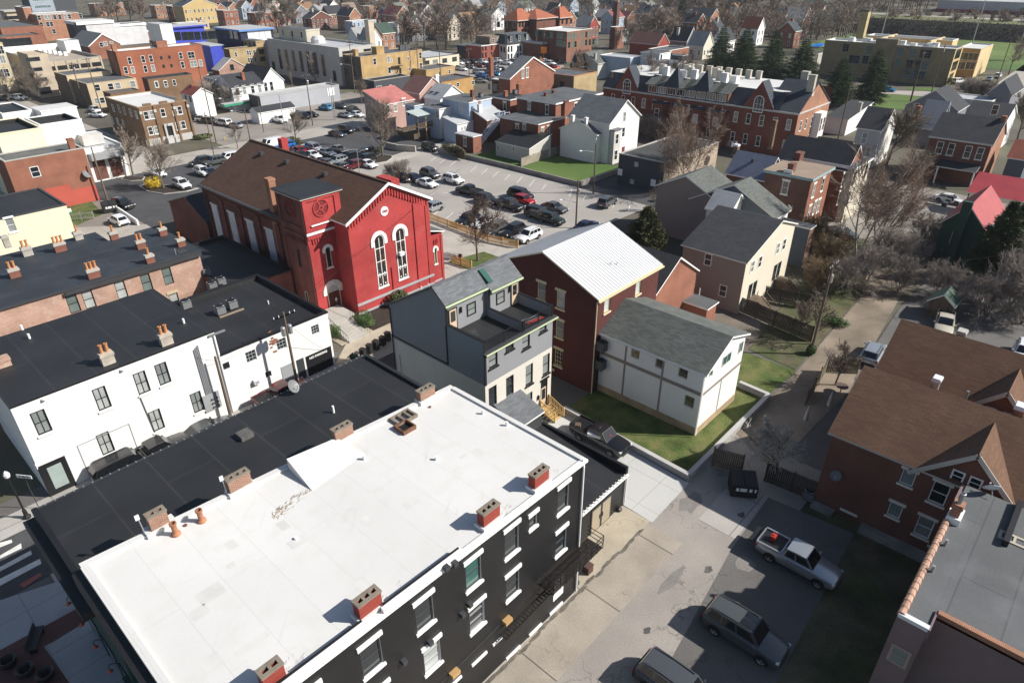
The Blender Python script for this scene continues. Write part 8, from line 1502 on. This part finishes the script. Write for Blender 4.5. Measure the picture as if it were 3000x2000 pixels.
p = P((9,760,700)); t = thing('wooden_porch', 'two storey wooden porch with a pale green metal roof', 'porch', (p.x,p.y,0)); b = MB(); W_ = 5.; b.box(0,0,2.7,W_,3.4,2.9,wood); b.box(-4.,.4,2.6,-.01,3.2,2.8,wood); b.build('floor', t); MB().extr([(-.4,-.5,5.5),(W_+.3,-.5,5.5),(W_+.3,3.6,6.1),(-.4,3.6,6.1)],(0,0,.1),M('pale_green_metal',(.42,.48,.46),.5)).build('roof', t); b = MB()
for x in (0,2.4,W_-.15): b.box(x,0,0,x+.16,.16,5.5,newwood if x > 1 else wood)
b.build('post', t); b = MB()
for y in (0,): b.box(0,.0,3.75,W_,.08,3.85,wood); b.box(0,.02,3.0,W_,.05,3.1,wood)
for i in range(24): b.box(i*W_/24,.02,2.9,i*W_/24+.1,.05,3.75,wood)
b.box(-4.,.4,3.6,0,.46,3.7,wood)
for i in range(20): b.box(-4+i*.2,.41,2.8,-3.9+i*.2,.44,3.6,wood)
b.build('railing', t)
# ================================================================ POLES AND WIRES
U = utility_pole
up1 = U(None, 6.7, 'short leaning wooden pole against the white building', 0, 0, pos=(19.3,53.1)); up2 = U(None, 9.0, 'wooden pole with a transformer in front of the NO PARKING garage', 1, 2, pos=(25.7,51.9))
U((22,1735,1335), 8.9, 'brown pole with two lamp arms at the edge of the grey lot', 0, 0, (-.9,.6,7.2,2.6)); U((25,1615,160), 7.6, 'grey pole with a transformer and lamp above the metal roof', 0, 1, (-.7,.7,4.,2.4)); U((21,740,1380), 7.4, 'leaning brown pole beside the red wall', 0, 0); U((21,1490,985), 12., 'tall pole with a lamp arm in front of the apartment house', 0, 0, (.8,-.5,9.,2.6)); U((8,500,615), 9., 'thin pole left of the white minivan', 0, 0, r=.11)
U((21,2155,865), 12., 'tall pole with a transformer beside the grey block wall', 1, 1); U((8,1070,345), 8., 'thin pole in front of the white shed', 0, 0, r=.1); U((8,1310,305), 8., 'pale pole right of the white pickup', 0, 0, r=.1, mat=steel); U((8,1900,205), 10., 'pale pole with a white box sign', 0, 0, r=.12, mat=steel); U((8,915,440), 7., 'pole with a lamp arm behind the church ridge', 0, 0, (-.8,.5,6.2,2.6)); U((22,125,1190), 4.5, 'short pole with a double curved lamp at the lot entrance', 0, 0, (.9,-.3,3.8,1.8), r=.09, mat=steel)
U((26,880,1030), 10.6, 'tall pole leaning among the bare trees beside the dirt path', 1, 1); U((10,1865,760), 9.5, 'pole with two lamp arms among the bare trees before the terrace', 0, 0, (-.8,.5,7.,2.6)); U((1,1175,1490), 12., 'pole with many crossarms on the left street', 3, 1); U((1,1410,1560), 14., 'brown pole beside the apartment house roof', 1, 0); U((7,1480,1566), 9., 'brown pole standing before the red painted wall', 0, 0); U((2,760,1566), 12., 'brown pole left of the green awning', 1, 0, (.8,.3,9.,2.5)); U((3,905,1070), 10., 'pole with a double lamp in front of the yellow brick wall', 2, 0); U((3,1540,1130), 12., 'pole at the right corner of the yellow brick wall', 1, 0); U((3,1845,1180), 15., 'tall pole behind the pink gabled house', 1, 0); U((3,2240,1240), 12., 'pole beside the orange yellow garage', 1, 0); U((4,615,880), 12., 'pole in the crowded car park', 0, 0); U((4,1140,840), 15., 'pole with a lamp by the road sign', 1, 0, (.8,.3,9.,2.5)); U((4,1400,850), 9., 'short pole left of the navy house', 1, 1)
U((23,1070,955), 12., 'pole behind the taupe roof at the terrace end', 0, 0); U((23,1570,700), 13., 'pole at the edge of the bright green lawn', 1, 0); U((6,1495,870), 14., 'pole with a white lamp before the beige school', 0, 1); U((6,1305,930), 14., 'dark pole on the green lawn', 0, 0); U((6,2095,780), 14., 'dark pole beside the far right street', 0, 0); U((2,1990,1020), 14., 'pole with a lamp arm before the limestone building', 2, 0, (-.8,.5,9.,2.5)); U((3,660,1290), 15., 'pole at the corner of the limestone building', 2, 0, (-.8,.5,8.,3.)); U((2,1480,930), 12., 'pole behind the white chapel', 1, 0)
a = up2.location; wire(a+Vector((0,0,8.8)), PX((4,1570,820), 110.), 1.2, 'long overhead wire crossing in front of the church tower'); wire(a+Vector((.4,-.1,8.6)), (60,74,9.), 1., 'overhead wire from the garage pole over the courtyard'); wire(a+Vector((-.5,0,8.2)), (19.3,53.1,6.5), .35, 'slack wire between the two poles of the white building'); wire(a+Vector((.3,0,7.6)), (31.2,54.4,1.2), .2, 'guy wire from the transformer pole to the ground by the garage'); wire((19.3,53.1,6.3), (17.9,54.05,7.0), .15, 'short service wire to the conduit on the white wall')
q = P((26,880,1030)); wire((q.x,q.y,10.3), (97,2,8.), 1., 'overhead wire from the leaning pole over the lane'); wire((79.9,60,7.4), (95.6,68.3,8.5), .5, 'overhead wire between the lot pole and the transformer pole'); wire((79.9,60,7.2), (55.,44.2,11.), .5, 'service wire to the metal roofed house')
for i, (s, h) in enumerate((((6,1040,340),24.),((6,1880,385),22.),((6,700,245),20.),((6,2320,400),20.))):
    p = P(s, 2.); t = thing('floodlight_mast', ['tall floodlight mast behind the beige school','floodlight mast at the right of the beige school','slim floodlight mast beside the dark bank','floodlight mast at the right edge of the field'][i], 'floodlight', (p.x,p.y,0)); MB().tube((0,0,0),(0,0,h),.28,.16,6,steel).build('pole', t, uv=False); b = MB()
    for k in range(5): b.box(-.5,-4+k*1.8,h-.2,.3,-3+k*1.8,h+.7,lampw)
    b.box(-.2,-4.2,h-.3,.2,4.4,h-.2,steel); b.build('lamp_bank', t)
p = P((4,1140,850)); t = thing('road_sign', 'orange diamond road works sign by the school road', 'road sign', (p.x,p.y,0)); MB().tube((0,0,0),(0,0,3.2),.08,.08,6,steel).build('pole', t, uv=False); MB().obox((-.1,-.1,4.2),((.7,-.7,.0),(0,0,1),(.7,.7,0)),(1.15,1.15,.04),M('sign_orange',(.75,.22,.03))).build('sign_plate', t).rotation_euler = (0,0,0)
p = P((8,1880,200)); t = thing('box_sign', 'white blank box sign on a pole beside the grey block wall', 'sign', (p.x,p.y,0)); MB().tube((0,0,0),(0,0,6.),.1,.1,6,steel).build('pole', t, uv=False); MB().box(-1.,-.1,6.,1.,.1,7.8,white).build('sign_box', t)
p = P((1,1990//1,1),0) if False else PX((2,1860,560),134.); t = thing('flagpole', 'white flagpole with a striped flag before the limestone building', 'flagpole', tuple(P((2,1915,940)))); hh = ztop(t.location,(2,1850,455)); MB().tube((0,0,0),(0,0,hh),.12,.07,6,white).build('pole', t, uv=False); b = MB()
for i in range(7): b.box(.05,-.02,hh-2.6+i*.3,.5+.1*(i % 2),.02,hh-2.3+i*.3,[M('flag_red',(.4,.03,.04)),white][i % 2])
b.build('flag', t)
# ================================================================ TREES AND PLANTS
T = tree
T('lot0', (25,940,385), 'bare tree with a bench stump in the church courtyard', None, 1.15); T('round', (9,305,890), 'big round bare tree at the corner of the dark lot', None, 1.12); T('lot0', (21,920,1215), 'bare tree on the kerb island by the left street', None, 1.15); T('lot1', (21,1130,1300), 'bare spreading tree beside the yellow bush', None, 1.15); T('small', (21,1640,1025), 'small bare tree at the kerb behind the church roof', None, 1.3); T('lot0', (8,1445,465), 'bare tree on the bush island of the dark lot', None, .9); T('small', (8,1915,485), 'little reddish bare tree in the dark lot', None, .8)
T('thicket', (9,540,1190), 'bare shrub thicket behind the church gable', None, .62, cat='shrub'); T('thicket', (9,430,1180), 'bare shrubs left of the thicket behind the church gable', None, .5, cat='shrub')
T('cedar', (25,2085,345), 'dark cedar beside the white metal roof', None, .95); T('small', (10,90,1568), 'x', None, .01, name='bare_tree') if False else None
T('birch', (10,1955,1560), 'pale stemmed birch clump in front of the tan wall', None, 1.4); T('small', (22,2165,1455), 'thin bare tree before the black flat building', None, 1.1); T('birch1', (26,1195,345), 'tall white birch beside the parked grey sedans', None, 1.35); T('birch', (26,1330,300), 'second white birch right of the tall one', None, 1.15)
for k, s, sc, lab in (('brownthicket',(26,880,330),1.0,'brown bare shrub against the cream end wall'),('brownthicket',(26,1000,470),1.0,'brown bare shrub below the silver sedan'),('brownthicket',(26,900,600),.8,'brown bare shrub by the red patio'),('thicket',(26,1420,430),.9,'grey bare thicket in the shade of the green house'),('thicket',(26,1480,600),.75,'grey bare thicket above the lane'),('thicket',(26,1650,330),.9,'grey bare thicket beside the street'),('thicket',(26,1250,560),.9,'bare shrub at the top of the dirt path'),('thicket',(26,1100,620),.8,'bare shrub on the bank of the dirt path')): T(k, s, lab, None, sc, cat='shrub')
T('small', (26,890,960), 'bare tree leaning round the utility pole', None, 1.35); T('lot1', (26,800,900), 'dark bare tree behind the board fence', None, .55); T('lot0', (26,1050,1240), 'bare garden tree inside the mossy fence', None, .62)
b = bare_meshes(41,4.2,.5,9,8,8,4,.09,.013,.15,M('pale_buds',(.36,.34,.30),.9,.3,2.)); t = thing('flowering_tree', 'pale twiggy garden tree beside the dumpster', 'tree', tuple(P((29,640,140)))); put('trunk', b[0], t); put('crown', b[1], t); t.scale = (1.7,1.7,1.2)
for k, s, sc, lab in (('pine0',(23,235,560),1.0,'tall pine leftmost behind the terrace'),('pine1',(23,395,560),1.08,'broad pine second from the left behind the terrace'),('pine0',(23,590,600),1.0,'tall pine in the middle behind the terrace'),('pine1',(23,790,620),.98,'broad pine rightmost behind the terrace chimneys'),('pine1',(23,1040,740),.85,'pine between the terrace gable and the spruce'),('spruce',(23,1270,730),.95,'dense spruce right of the terrace'),('pine0',(23,1060,700),.6,'small pine at the terrace end')): T(k, s, lab, None, sc)
T('arbor', (26,2090,520), 'tall arborvitae beside the green house', None, 1.05); T('arbor', (26,2200,420), 'leaning arborvitae right of the green house', None, .85)
T('fir', (5,900,470), 'dark slender fir among the distant houses', None, 1.05); T('spruce', (5,1920,330), 'small dark evergreen near the far white house', None, .6)
fb = bare_meshes(42,10.5,.52,16,10,8,4,.22,.022,.6,M('budding_twigs',(.23,.195,.14),.9,.3,.8)); t = thing('budding_tree', 'dense budding tree in front of the white street house', 'tree', tuple(P((23,1400,1140)))); put('trunk', fb[0], t); put('crown', fb[1], t); t.scale = (1.15,1.15,1.1)
t = thing('budding_tree', 'budding tree before the double brick house porch', 'tree', tuple(P((23,1620,1310)))); put('trunk', fb[0], t); put('crown', fb[1], t); t.scale = (.78,.78,.62); t.rotation_euler = (0,0,2.)
t = thing('budding_tree', 'pale budding trees at the right edge behind the double brick house', 'tree', tuple(P((6,2290,1290)))); put('trunk', fb[0], t); put('crown', fb[1], t); t.rotation_euler = (0,0,4.)
BB = bush
BB((25,160,835), 'clipped round green bush beside the church steps', (1.15,1.15,1.0), leafg, 'round_bush', 2600, .12); BB((25,400,690), 'loose green shrub against the red church wall', (1.3,1.0,1.0), leafo, 'shrub', 1500, .2); BB((24,2310,920), 'green hedge shrub at the corner of the garage', (.6,.9,.9), leafg, 'shrub', 900, .12); BB((21,1062,1300), 'yellow flowering bush on the planted island', (1.5,1.5,1.2), leafy, 'flowering_bush', 1800, .16); BB((9,250,865), 'small green bush beside the big round bare tree', (.9,.9,.8), leafo, 'shrub', 800, .14); BB((8,1400,470), 'round green bush on the bush island', (1.,1.,.8), leafo, 'shrub', 600, .16); BB((8,1470,478), 'second round bush on the bush island', (.9,.9,.7), leafo, 'shrub', 600, .16)
hd = bush_mesh(77, ivy, 3200, .2, (.6,4.4,1.25)); tag(put('dry_hedge', hd, None, (96.4,105.2,.2), R(-8)), 'dry brown hedge on the wall at the end of the parking bays', 'hedge')
BB((9,1440,820), 'dry ivy bush at the corner of the long concrete wall', (.8,1.6,1.), ivy, 'ivy_bush', 1200, .18)
for s, r, m, lab in (((26,1330,420),(2.2,1.8,1.2),leafo,'olive green shrub among the bare thickets'),((26,1050,330),(1.6,1.,.7),leafo,'low green shrub by the silver sedan'),((26,1060,830),(.8,1.5,.5),leafg,'green ground plants along the dirt path bank'),((26,880,1030),(.5,.5,.6),leafg,'green plant at the foot of the leaning pole'),((24,2080,330),(1,1,1),leafo,''),((4,1690,1050),(3.,3.,3.6),ivy,'ivy covered mass on the left gable of the terrace'),((4,1500,1180),(2.,2.,2.),ivy,'dry shrub left of the ivy covered gable'),((6,1640,800),(1.2,1.2,1.6),leafd,'dark evergreen at the corner of the beige school'),((6,1480,740),(1.4,1.4,2.6),leafd,'tall dark shrub against the beige school'),((5,1800,930),(3,3,2.2),leafo,'light green shrub below the tall pines'),((5,260,490),(2.5,2.5,1.6),leafg,'green shrub beside the boiler house'),((21,1400,955),(2.5,1.2,.5),leafo,'low shrubs in front of the apartment house'),((3,2000,690),(2.5,2.5,3.),leafd,'') ,((5,850,470),(3,3,2.5),leafo,'light green shrub at the foot of the dark fir')):
    if lab: BB(s, lab, r, m, 'shrub', 900, max(.16,.14*r[0]))
# trees before the terrace
rg = random.Random(21); n = 0; BG = {'lot0':('big0',.8),'lot1':('big1',.8),'thicket':('thicket',1.)}
for u, v, k, sc in ((1180,700,'lot0',1.2),(1330,640,'lot1',1.2),(1500,680,'lot0',1.3),(1650,700,'lot1',1.25),(1800,640,'lot0',1.3),(1480,520,'lot0',1.2),(1700,560,'lot1',1.2),(1950,620,'lot0',1.3),(2050,700,'lot1',1.2),(1900,740,'thicket',.9),(1420,860,'thicket',.8),(1560,880,'thicket',.85),(2150,760,'lot0',1.1),(2250,800,'lot1',1.1)):
    k, m = BG[k]; T(k, (10,u,v), ['thin','tall','leaning','dense','forked','low','grey','brown','twiggy','shaded','bushy','broad','slim','crooked'][n]+' bare tree in the garden before the brick terrace', 'bare trees before the brick terrace', sc*m); n += 1
for s, k, sc, lab in (((23,300,930),'lot0',1.5,'bare tree close against the terrace wall'),((23,780,900),'small',2.0,'slim bare tree before the arched terrace gable'),((4,1640,1230),'lot0',1.4,'bare tree between the tiled flat roof and the terrace'),((6,1290,760),'big1',.75,'reddish bare tree before the beige school'),((6,1310,640),'big0',.8,'tall bare tree before the beige school windows'),((6,740,610),'big0',.8,'bare tree left of the beige school entrance'),((6,2210,690),'big2',.8,'tall bare tree on the far right street'),((6,1830,950),'thicket',1.1,'bare shrubs behind the lavender house'),((6,1960,960),'thicket',1.0,'bare shrubs behind the pale flat garage'),((6,2300,560),'big0',.7,'bare tree at the edge of the sports field'),((5,180,680),'lot1',1.6,'low spreading bare tree beside the light blue building'),((5,430,560),'big1',.8,'bare tree in front of the red gabled house'),((4,1540,770),'lot1',.8,'small budding tree before the brick school'),((4,1780,770),'lot0',.9,'dark small tree right of the budding one by the brick school'),((4,1690,740),'lot1',.8,'reddish small tree by the brick school wall'),((2,1910,1180),'poplar',.75,'upright bare tree left before the limestone building'),((2,2240,1170),'poplar',.95,'upright bare tree right before the limestone building'),((1,130,1400),'big1',.7,'olive tree before the tall beige building'),((1,400,1390),'big0',.75,'dense dark tree before the car park stair tower'),((1,560,1390),'lot0',1.1,'bare tree before the car park'),((2,820,1500),'thicket',1.2,'dry bushes under the green awning'),((2,1100,1520),'thicket',1.1,'dry bushes left of the white shed'),((3,760,1440),'lot1',.9,'flowering bare tree beside the dark grey box'),((12,1050,1330),'lot0',.9,'thin bare tree before the arborvitae'),((12,1190,1400),'thicket',1.,'bare shrubs below the arborvitae'),((26,2250,700),'thicket',1.1,'bare shrubs at the right edge above the lane'),((26,2080,780),'thicket',.9,'dark bare shrubs beside the beige pickup'),((26,2330,820),'thicket',1.,'bare shrubs at the far right of the lane'),((26,1750,640),'thicket',.75,'dark shrub by the small green shed')): T(k, s, lab, None, sc)
bld('garden_shed', 'small garden shed with a mossy green roof in the shade', (26,1870,700), 2.6, (26,1730,620), 2., wood, 'gablex', M('mossy_roof',(.06,.10,.075),.8), rise=3., cat='shed', o=.2)
# -- houses scattered through the far trees
HOUSE = [(3,540,165,9,8,6,'taupe',creams,'broad taupe roofed white house at the left of the woods'),(3,845,90,9,9,8,'flat',orange,'tall orange brick house with a curved white gable'),(3,620,300,16,7,6,'lflat',ltblue,'low pale blue house with brick chimneys'),(3,1035,465,7,10,7,'green',orange,'orange brick house with a dark green roof'),(3,1430,330,14,12,8,'sage',lav,'large grey green shingled house with dormers'),(3,1930,350,9,9,7,'grey',creams,'steep grey roofed house with a white front'),(4,70,330,10,9,7,'brown',M('brown_shingles',(.25,.15,.09)),'steep brown shingled house'),(3,1235,330,7,9,8,'flat',white,'white house with a dark blue turret roof'),(3,1560,190,6,6,6,'sage',offwhite,'small pale domed house in the woods'),(3,700,540,8,8,5.5,'grey',white,'white gabled house with a pale grey roof left of the stack'),(3,870,560,6,8,5.5,'grey',white,'small white gable behind the stone stack'),(4,1770,360,8,8,6,'grey',MATS['red_siding'],'pale roofed house with a pink red gable near the school'),(4,1850,310,6,7,5,'flat',MATS['sunlit_beige_brick'],'pale brick house with stone trim near the stack'),(4,2000,240,9,8,6,'grey',obrick,'grey roofed brick house left of the brick stack'),(5,180,260,8,8,5,'red',obrick,'house with a dull red metal roof right of the brick stack'),(5,110,160,9,8,6,'slate',creams,'mansard house with cream window trim in the woods'),(5,560,200,10,12,9,'slate',orange,'tall orange brick house with a row of chimneys'),(5,690,330,9,7,5,'grey',navyw,'navy house with a grey roof beside the fir'),(5,1440,400,6,7,6,'slate',pinkw,'small pink gabled house in the woods'),(5,1980,400,7,8,7,'terracotta',white,'white house with a terracotta roof in the woods'),(5,1150,260,16,10,5,'dark',bbrick,'long low dark roofed building in the woods'),(6,250,290,7,8,7,'slate',obrick,'brick house with a slate turret left of the school stack'),(5,1000,570,8,8,5,'dark',lav,'dark roofed house left of the tall pines'),(5,1230,640,8,7,5,'grey',creams,'cream house half hidden by the tall pines'),(5,1560,560,7,7,5,'dark',white,'small dark roofed house between the pines'),
 (2,250,90,18,9,9,'flat',dbrick,'row of dark brick fronts with white cornices'),(2,400,95,22,14,10,'slate',MATS['sunlit_beige_brick'],'yellow stone church with a large slate roof'),(2,330,330,18,8,4,'lflat',tanb,'low tan building behind the blue building'),(2,960,150,9,9,9,'flat',obrick,'square orange brick block right of the dark trees'),(2,1390,185,22,9,9,'flat',obrick,'long orange brick row in the upper left'),(2,1200,60,14,9,6,'grey',white,'white house with a patched grey roof at the top'),(2,1600,70,20,9,7,'lflat',creams,'cream flat roofed row at the top'),(2,2170,260,14,9,6,'dark',dbrick,'brick house with white chimneys behind the limestone building'),(3,300,200,18,9,6,'dark',obrick,'brick row with many chimneys left of the woods'),(1,2130,80,12,9,8,'flat',orange,'orange brick building at the top left'),(1,1290,60,20,12,8,'flat',orange,'wide orange brick building behind the dark office'),(4,870,120,12,10,6,'sage',offwhite,'pale green roofed house behind the orange school roof'),(4,1300,160,9,8,6,'dark',creams,'house with a dark roof behind the orange school roof'),(3,2110,60,12,9,6,'terracotta',offwhite,'terracotta roofed house at the top centre'),(3,2290,80,8,8,8,'grey',stone,'stone house with pale dormers at the top centre'),(5,1100,70,16,10,5,'flat',bbrick,'flat roofed block with a metal front at the top'),(6,760,30,12,10,6,'grey',ltblue,'blue grey roofed shed at the top right'),(6,120,75,40,8,6,'lflat',white,'long low white building at the top right')]
RM = dict(taupe=sht, flat=rgrey, lflat=rlgrey, green=M('dark_green_roof',(.04,.07,.055),.85), sage=M('sage_shingle',(.14,.155,.135),.9,.15), grey=M('light_grey_shingle',(.27,.27,.27),.9,.12), brown=M('brown_roof',(.22,.13,.075),.9,.15), red=M('dull_red_metal',(.20,.06,.055),.6), slate=slate, terracotta=clay, dark=shd)
for i, (k,u,v,w,d,h,rm,wm,lab) in enumerate(HOUSE):
    ty = 'flat' if 'flat' in rm else ('gabley' if i % 3 else 'gablex'); rgx = random.Random(i)
    a = bld('town_house' if w < 14 else 'town_building', lab, (k,u,v), float(w), float(d), float(h), wm, ty, RM[rm], rise=h+rgx.uniform(3.2,4.8), o=.4, th=.3, trim=offwhite, par=.3, cat='house' if w < 14 else 'building',
      wins=[('S',('m',[(w*(j+.5)/max(2,int(w/2.6)),z) for j in range(max(2,int(w/2.6))) for z in ([h*.28,h*.72] if h > 5.2 else [h*.5])]),1.1,1.9,F),('W',('m',[(d*(j+.5)/2,z) for j in range(2) for z in ([h*.28,h*.72] if h > 5.2 else [h*.5])]),1.1,1.9,F)])
    if rgx.random() < .75: chimney(a, w*rgx.uniform(.2,.8), d*rgx.uniform(.3,.7), h+(1.5 if ty != 'flat' else -.2), 1.,1.,3.2 if ty != 'flat' else 1.8, obrick if i % 2 else conc)
WN = [('brick',obrick),('orange brick',orange),('white',whitew),('cream',creams),('grey',lav),('pale blue',ltblue),('dark brick',dbrick)]; RN = [('dark','dark'),('slate','slate'),('grey','grey'),('brown','brown'),('sage green','sage'),('dull red','red')]
rg = random.Random(77); n = 0
for zn, (u0,v0,u1,v1), m in (('at the top centre',(1010,4,1480,50),22),('behind the brick school',(1640,6,2000,60),16),('left of the beige school stack',(2000,8,2440,70),18),('at the upper left',(620,4,1000,40),16)):
    k = 0; tries = 0
    while k < m and tries < 90:
        tries += 1; h = rg.uniform(5,8); p = P((0,rg.uniform(u0,u1),rg.uniform(v0,v1)), h); w, d = rg.uniform(7,11), rg.uniform(8,13)
        if any(a-w-1 < p.x < c+1 and b-d-1 < p.y < e+1 for a,b,c,e in RECTS): continue
        (wn, wm), (rn, rm) = WN[n % 7], RN[(n//7+n) % 6]; n += 1; k += 1
        a = bld('town_house', '%s house with %s roof in woods %s' % (wn, rn, zn), None, None, None, h, wm, 'gabley' if n % 3 else 'gablex', RM[rm], rise=h+rg.uniform(3,4.5), o=.4, th=.3, trim=offwhite, cat='house', rect=(p.x,p.y,p.x+w,p.y+d), group='houses among the far woods', wins=[(f,('m',[(L*(j+.5)/3,z) for j in range(3) for z in (h*.28,h*.72)]),1.1,1.8,F) for f, L in (('S',w),('W',d))])
        if k % 3: chimney(a, w*.4, d*.4, h+1.5, 1., 1., 3., dbrick)
# -- distant woods: single trees with their own crowns
def scatter(seed, quad, n, kinds, label, group, z=0, smin=.9, smax=1.25):
    rg = random.Random(seed); A, B, C_, D_ = quad; made = 0; tries = 0
    while made < n and tries < n*6:
        tries += 1; s, t = rg.random(), rg.random(); u = (A[0]*(1-s)+B[0]*s)*(1-t)+(D_[0]*(1-s)+C_[0]*s)*t; v = (A[1]*(1-s)+B[1]*s)*(1-t)+(D_[1]*(1-s)+C_[1]*s)*t
        p = P((0,u,v), z)
        if any(a-2 < p.x < c+2 and b-2 < p.y < d+2 for a,b,c,d in RECTS): continue
        k = rg.choice(kinds); sc = rg.uniform(smin,smax); a, b = proto(k); o = thing('bare_tree', label, 'tree', (p.x,p.y,z), rg.uniform(0,6.28), group); o.scale = (sc,sc,sc*rg.uniform(.9,1.1)); put('trunk', a, o); put('crown', b, o); made += 1
fk = ['far0','far1','far2','far3']
scatter(1, ((1000,2),(1480,2),(1440,70),(1000,60)), 46, fk, 'bare grey tree in the woods at the top centre', 'woods at the top centre')
scatter(2, ((1480,2),(2000,2),(2000,60),(1440,40)), 42, fk, 'bare grey tree in the woods right of the brick stack', 'woods right of the brick stack')
scatter(3, ((2000,2),(2450,2),(2400,90),(1900,110)), 46, fk, 'bare grey tree in the woods left of the beige school stack', 'woods left of the school stack')
scatter(4, ((1160,55),(1450,60),(1400,150),(1180,140)), 22, fk, 'bare tree among the grey shingled houses', 'trees among the shingled houses')
scatter(5, ((560,2),(1000,2),(1000,60),(620,45)), 26, fk, 'bare tree in the upper left streets', 'trees in the upper left streets')
scatter(6, ((280,30),(470,20),(450,70),(290,75)), 12, fk, 'dark bare tree behind the white modern hall', 'trees behind the modern hall')
scatter(7, ((760,60),(880,60),(900,100),(780,95)), 9, fk, 'bare tree before the long orange brick row', 'trees before the orange brick row')
scatter(8, ((1860,80),(2230,75),(2230,130),(1900,135)), 22, ['far0','far1','far3'], 'bare tree behind the tall pines', 'trees behind the tall pines')
scatter(9, ((2450,48),(3000,62),(3000,100),(2460,84)), 44, ['far1','far3','far0'], 'bare tree on the shaded bank behind the sports field', 'trees on the shaded bank', 2., .55, .8)
scatter(10, ((2450,2),(3000,2),(3000,40),(2450,32)), 40, fk, 'bare tree beyond the far road at the top right', 'trees beyond the far road', 7., .8, 1.1)
scatter(11, ((2270,80),(2480,60),(2480,110),(2290,130)), 16, fk, 'bare tree left of the beige stack', 'trees left of the beige stack', 0, .6, .85)
wd_ = MB(); rg = random.Random(51); tm = [M('wood_twigs_grey',(.18,.155,.135),.95,.3,.05), M('wood_twigs_brown',(.20,.155,.12),.95,.3,.05)]
for (u0,v0,u1,v1,n) in ((1000,1,2480,34,260),(1000,30,1500,70,90),(1480,30,2100,62,90),(1840,55,2480,118,130),(560,1,1000,60,90),(2450,1,3000,36,110),(1160,60,1460,140,60),(2260,70,2500,118,40),(250,1,560,60,30)):
    made = tries = 0
    while made < n and tries < n*5:
        tries += 1; u, v = rg.uniform(u0,u1), rg.uniform(v0,v1); zz = 7. if u > 2450 else 0.; p = P((0,u,v), zz)
        if any(a-3 < p.x < c+3 and b-3 < p.y < d+3 for a,b,c,d in RECTS): continue
        made += 1; h = rg.uniform(9,17); r = h*rg.uniform(.26,.4); m = tm[made % 2]; wd_.tube((p.x,p.y,zz-.2),(p.x,p.y,zz+h*.6),.3,.12,4,bark,False)
        for _ in range(150):
            a = rg.uniform(0,6.283); f = rg.random()**.6; el = rg.uniform(-.25,1.3); d = Vector((math.cos(a)*math.cos(el), math.sin(a)*math.cos(el), math.sin(el))); b0 = Vector((p.x,p.y,zz+h*rg.uniform(.3,.62))); e0 = b0+Vector((d.x*r*f, d.y*r*f, d.z*h*.38*f)); e1 = e0+(d+rvec(rg,.5))*rg.uniform(.8,2.4)
            s = (e1-e0).cross(Vector((rg.random()-.5,rg.random()-.5,rg.random()-.5))).normalized()*rg.uniform(.05,.13); wd_.face([e0-s, e1, e0+s], m)
tag(wd_.build('far_woods', uv=False), 'hazy mass of bare grey woodland filling the far streets', 'woodland', kind='stuff')
bk = MB(); rg = random.Random(31)
for i in range(12000):
    f = rg.random(); y = rg.uniform(-120,150); p = Vector((410.5+9*f, y, 7*f+rg.random()*1.6)); d = rvec(rg).normalized(); e = d.orthogonal().normalized(); s = rg.uniform(.25,.7); bk.face([p-e*s*.5, p+d.cross(e)*s*.5, p+e*s*.5, p-d.cross(e)*s*.5], ek)
tag(bk.build('bank_scrub', uv=False), 'tangled scrub coloured dark for shade covering the bank', 'scrub', kind='stuff')
b = MB().box(-260,-360,-1.1,1110,910,60.,M('haze_air',(.7,.7,.7))); hz = b.build('haze', uv=False); hz['kind'] = 'stuff'; hz['label'] = 'thin pale haze over the whole town'; hz['category'] = 'haze'
m = MATS['haze_air']; m.node_tree.nodes.clear(); o_ = m.node_tree.nodes.new('ShaderNodeOutputMaterial'); v_ = m.node_tree.nodes.new('ShaderNodeVolumePrincipled'); v_.inputs['Color'].default_value = (.8,.86,.95,1); v_.inputs['Density'].default_value = .0001; m.node_tree.links.new(v_.outputs[0], o_.inputs['Volume'])
# ================================================================ LIGHT, CAMERA
w = bpy.data.worlds.new('World'); bpy.context.scene.world = w; w.use_nodes = True; nt = w.node_tree
sk = nt.nodes.new('ShaderNodeTexSky'); sk.sky_type = 'NISHITA'; sk.sun_disc = False; sk.sun_elevation = SUN_EL; sk.sun_rotation = math.pi/2-SUN_AZ
nt.links.new(sk.outputs[0], nt.nodes['Background'].inputs[0]); nt.nodes['Background'].inputs[1].default_value = .07
sd = bpy.data.lights.new('sun', 'SUN'); sd.energy = 4.9; sd.angle = R(.53); sd.color = (1,.955,.88)
so = bpy.data.objects.new('sun', sd); C.objects.link(so)
sv = Vector((math.cos(SUN_EL)*math.cos(SUN_AZ), math.cos(SUN_EL)*math.sin(SUN_AZ), math.sin(SUN_EL))); so.rotation_euler = sv.to_track_quat('Z','Y').to_euler(); so.location = (60,-60,80)
cd = bpy.data.cameras.new('camera'); cam = bpy.data.objects.new('camera', cd); C.objects.link(cam)
cd.sensor_width = 36; cd.lens = FOC/3000*36; cd.clip_end = 4000; cd.clip_start = .5
m = Matrix((RT, UP, -FW)).transposed().to_4x4(); m.translation = EYE; cam.matrix_world = m
sc = bpy.context.scene; sc.camera = cam; sc.view_settings.view_transform = 'Standard'; sc.view_settings.look = 'None'; sc.view_settings.exposure = .5; sc.view_settings.gamma = 1
sc.cycles.max_bounces = 6; sc.cycles.diffuse_bounces = 3; sc.cycles.glossy_bounces = 2
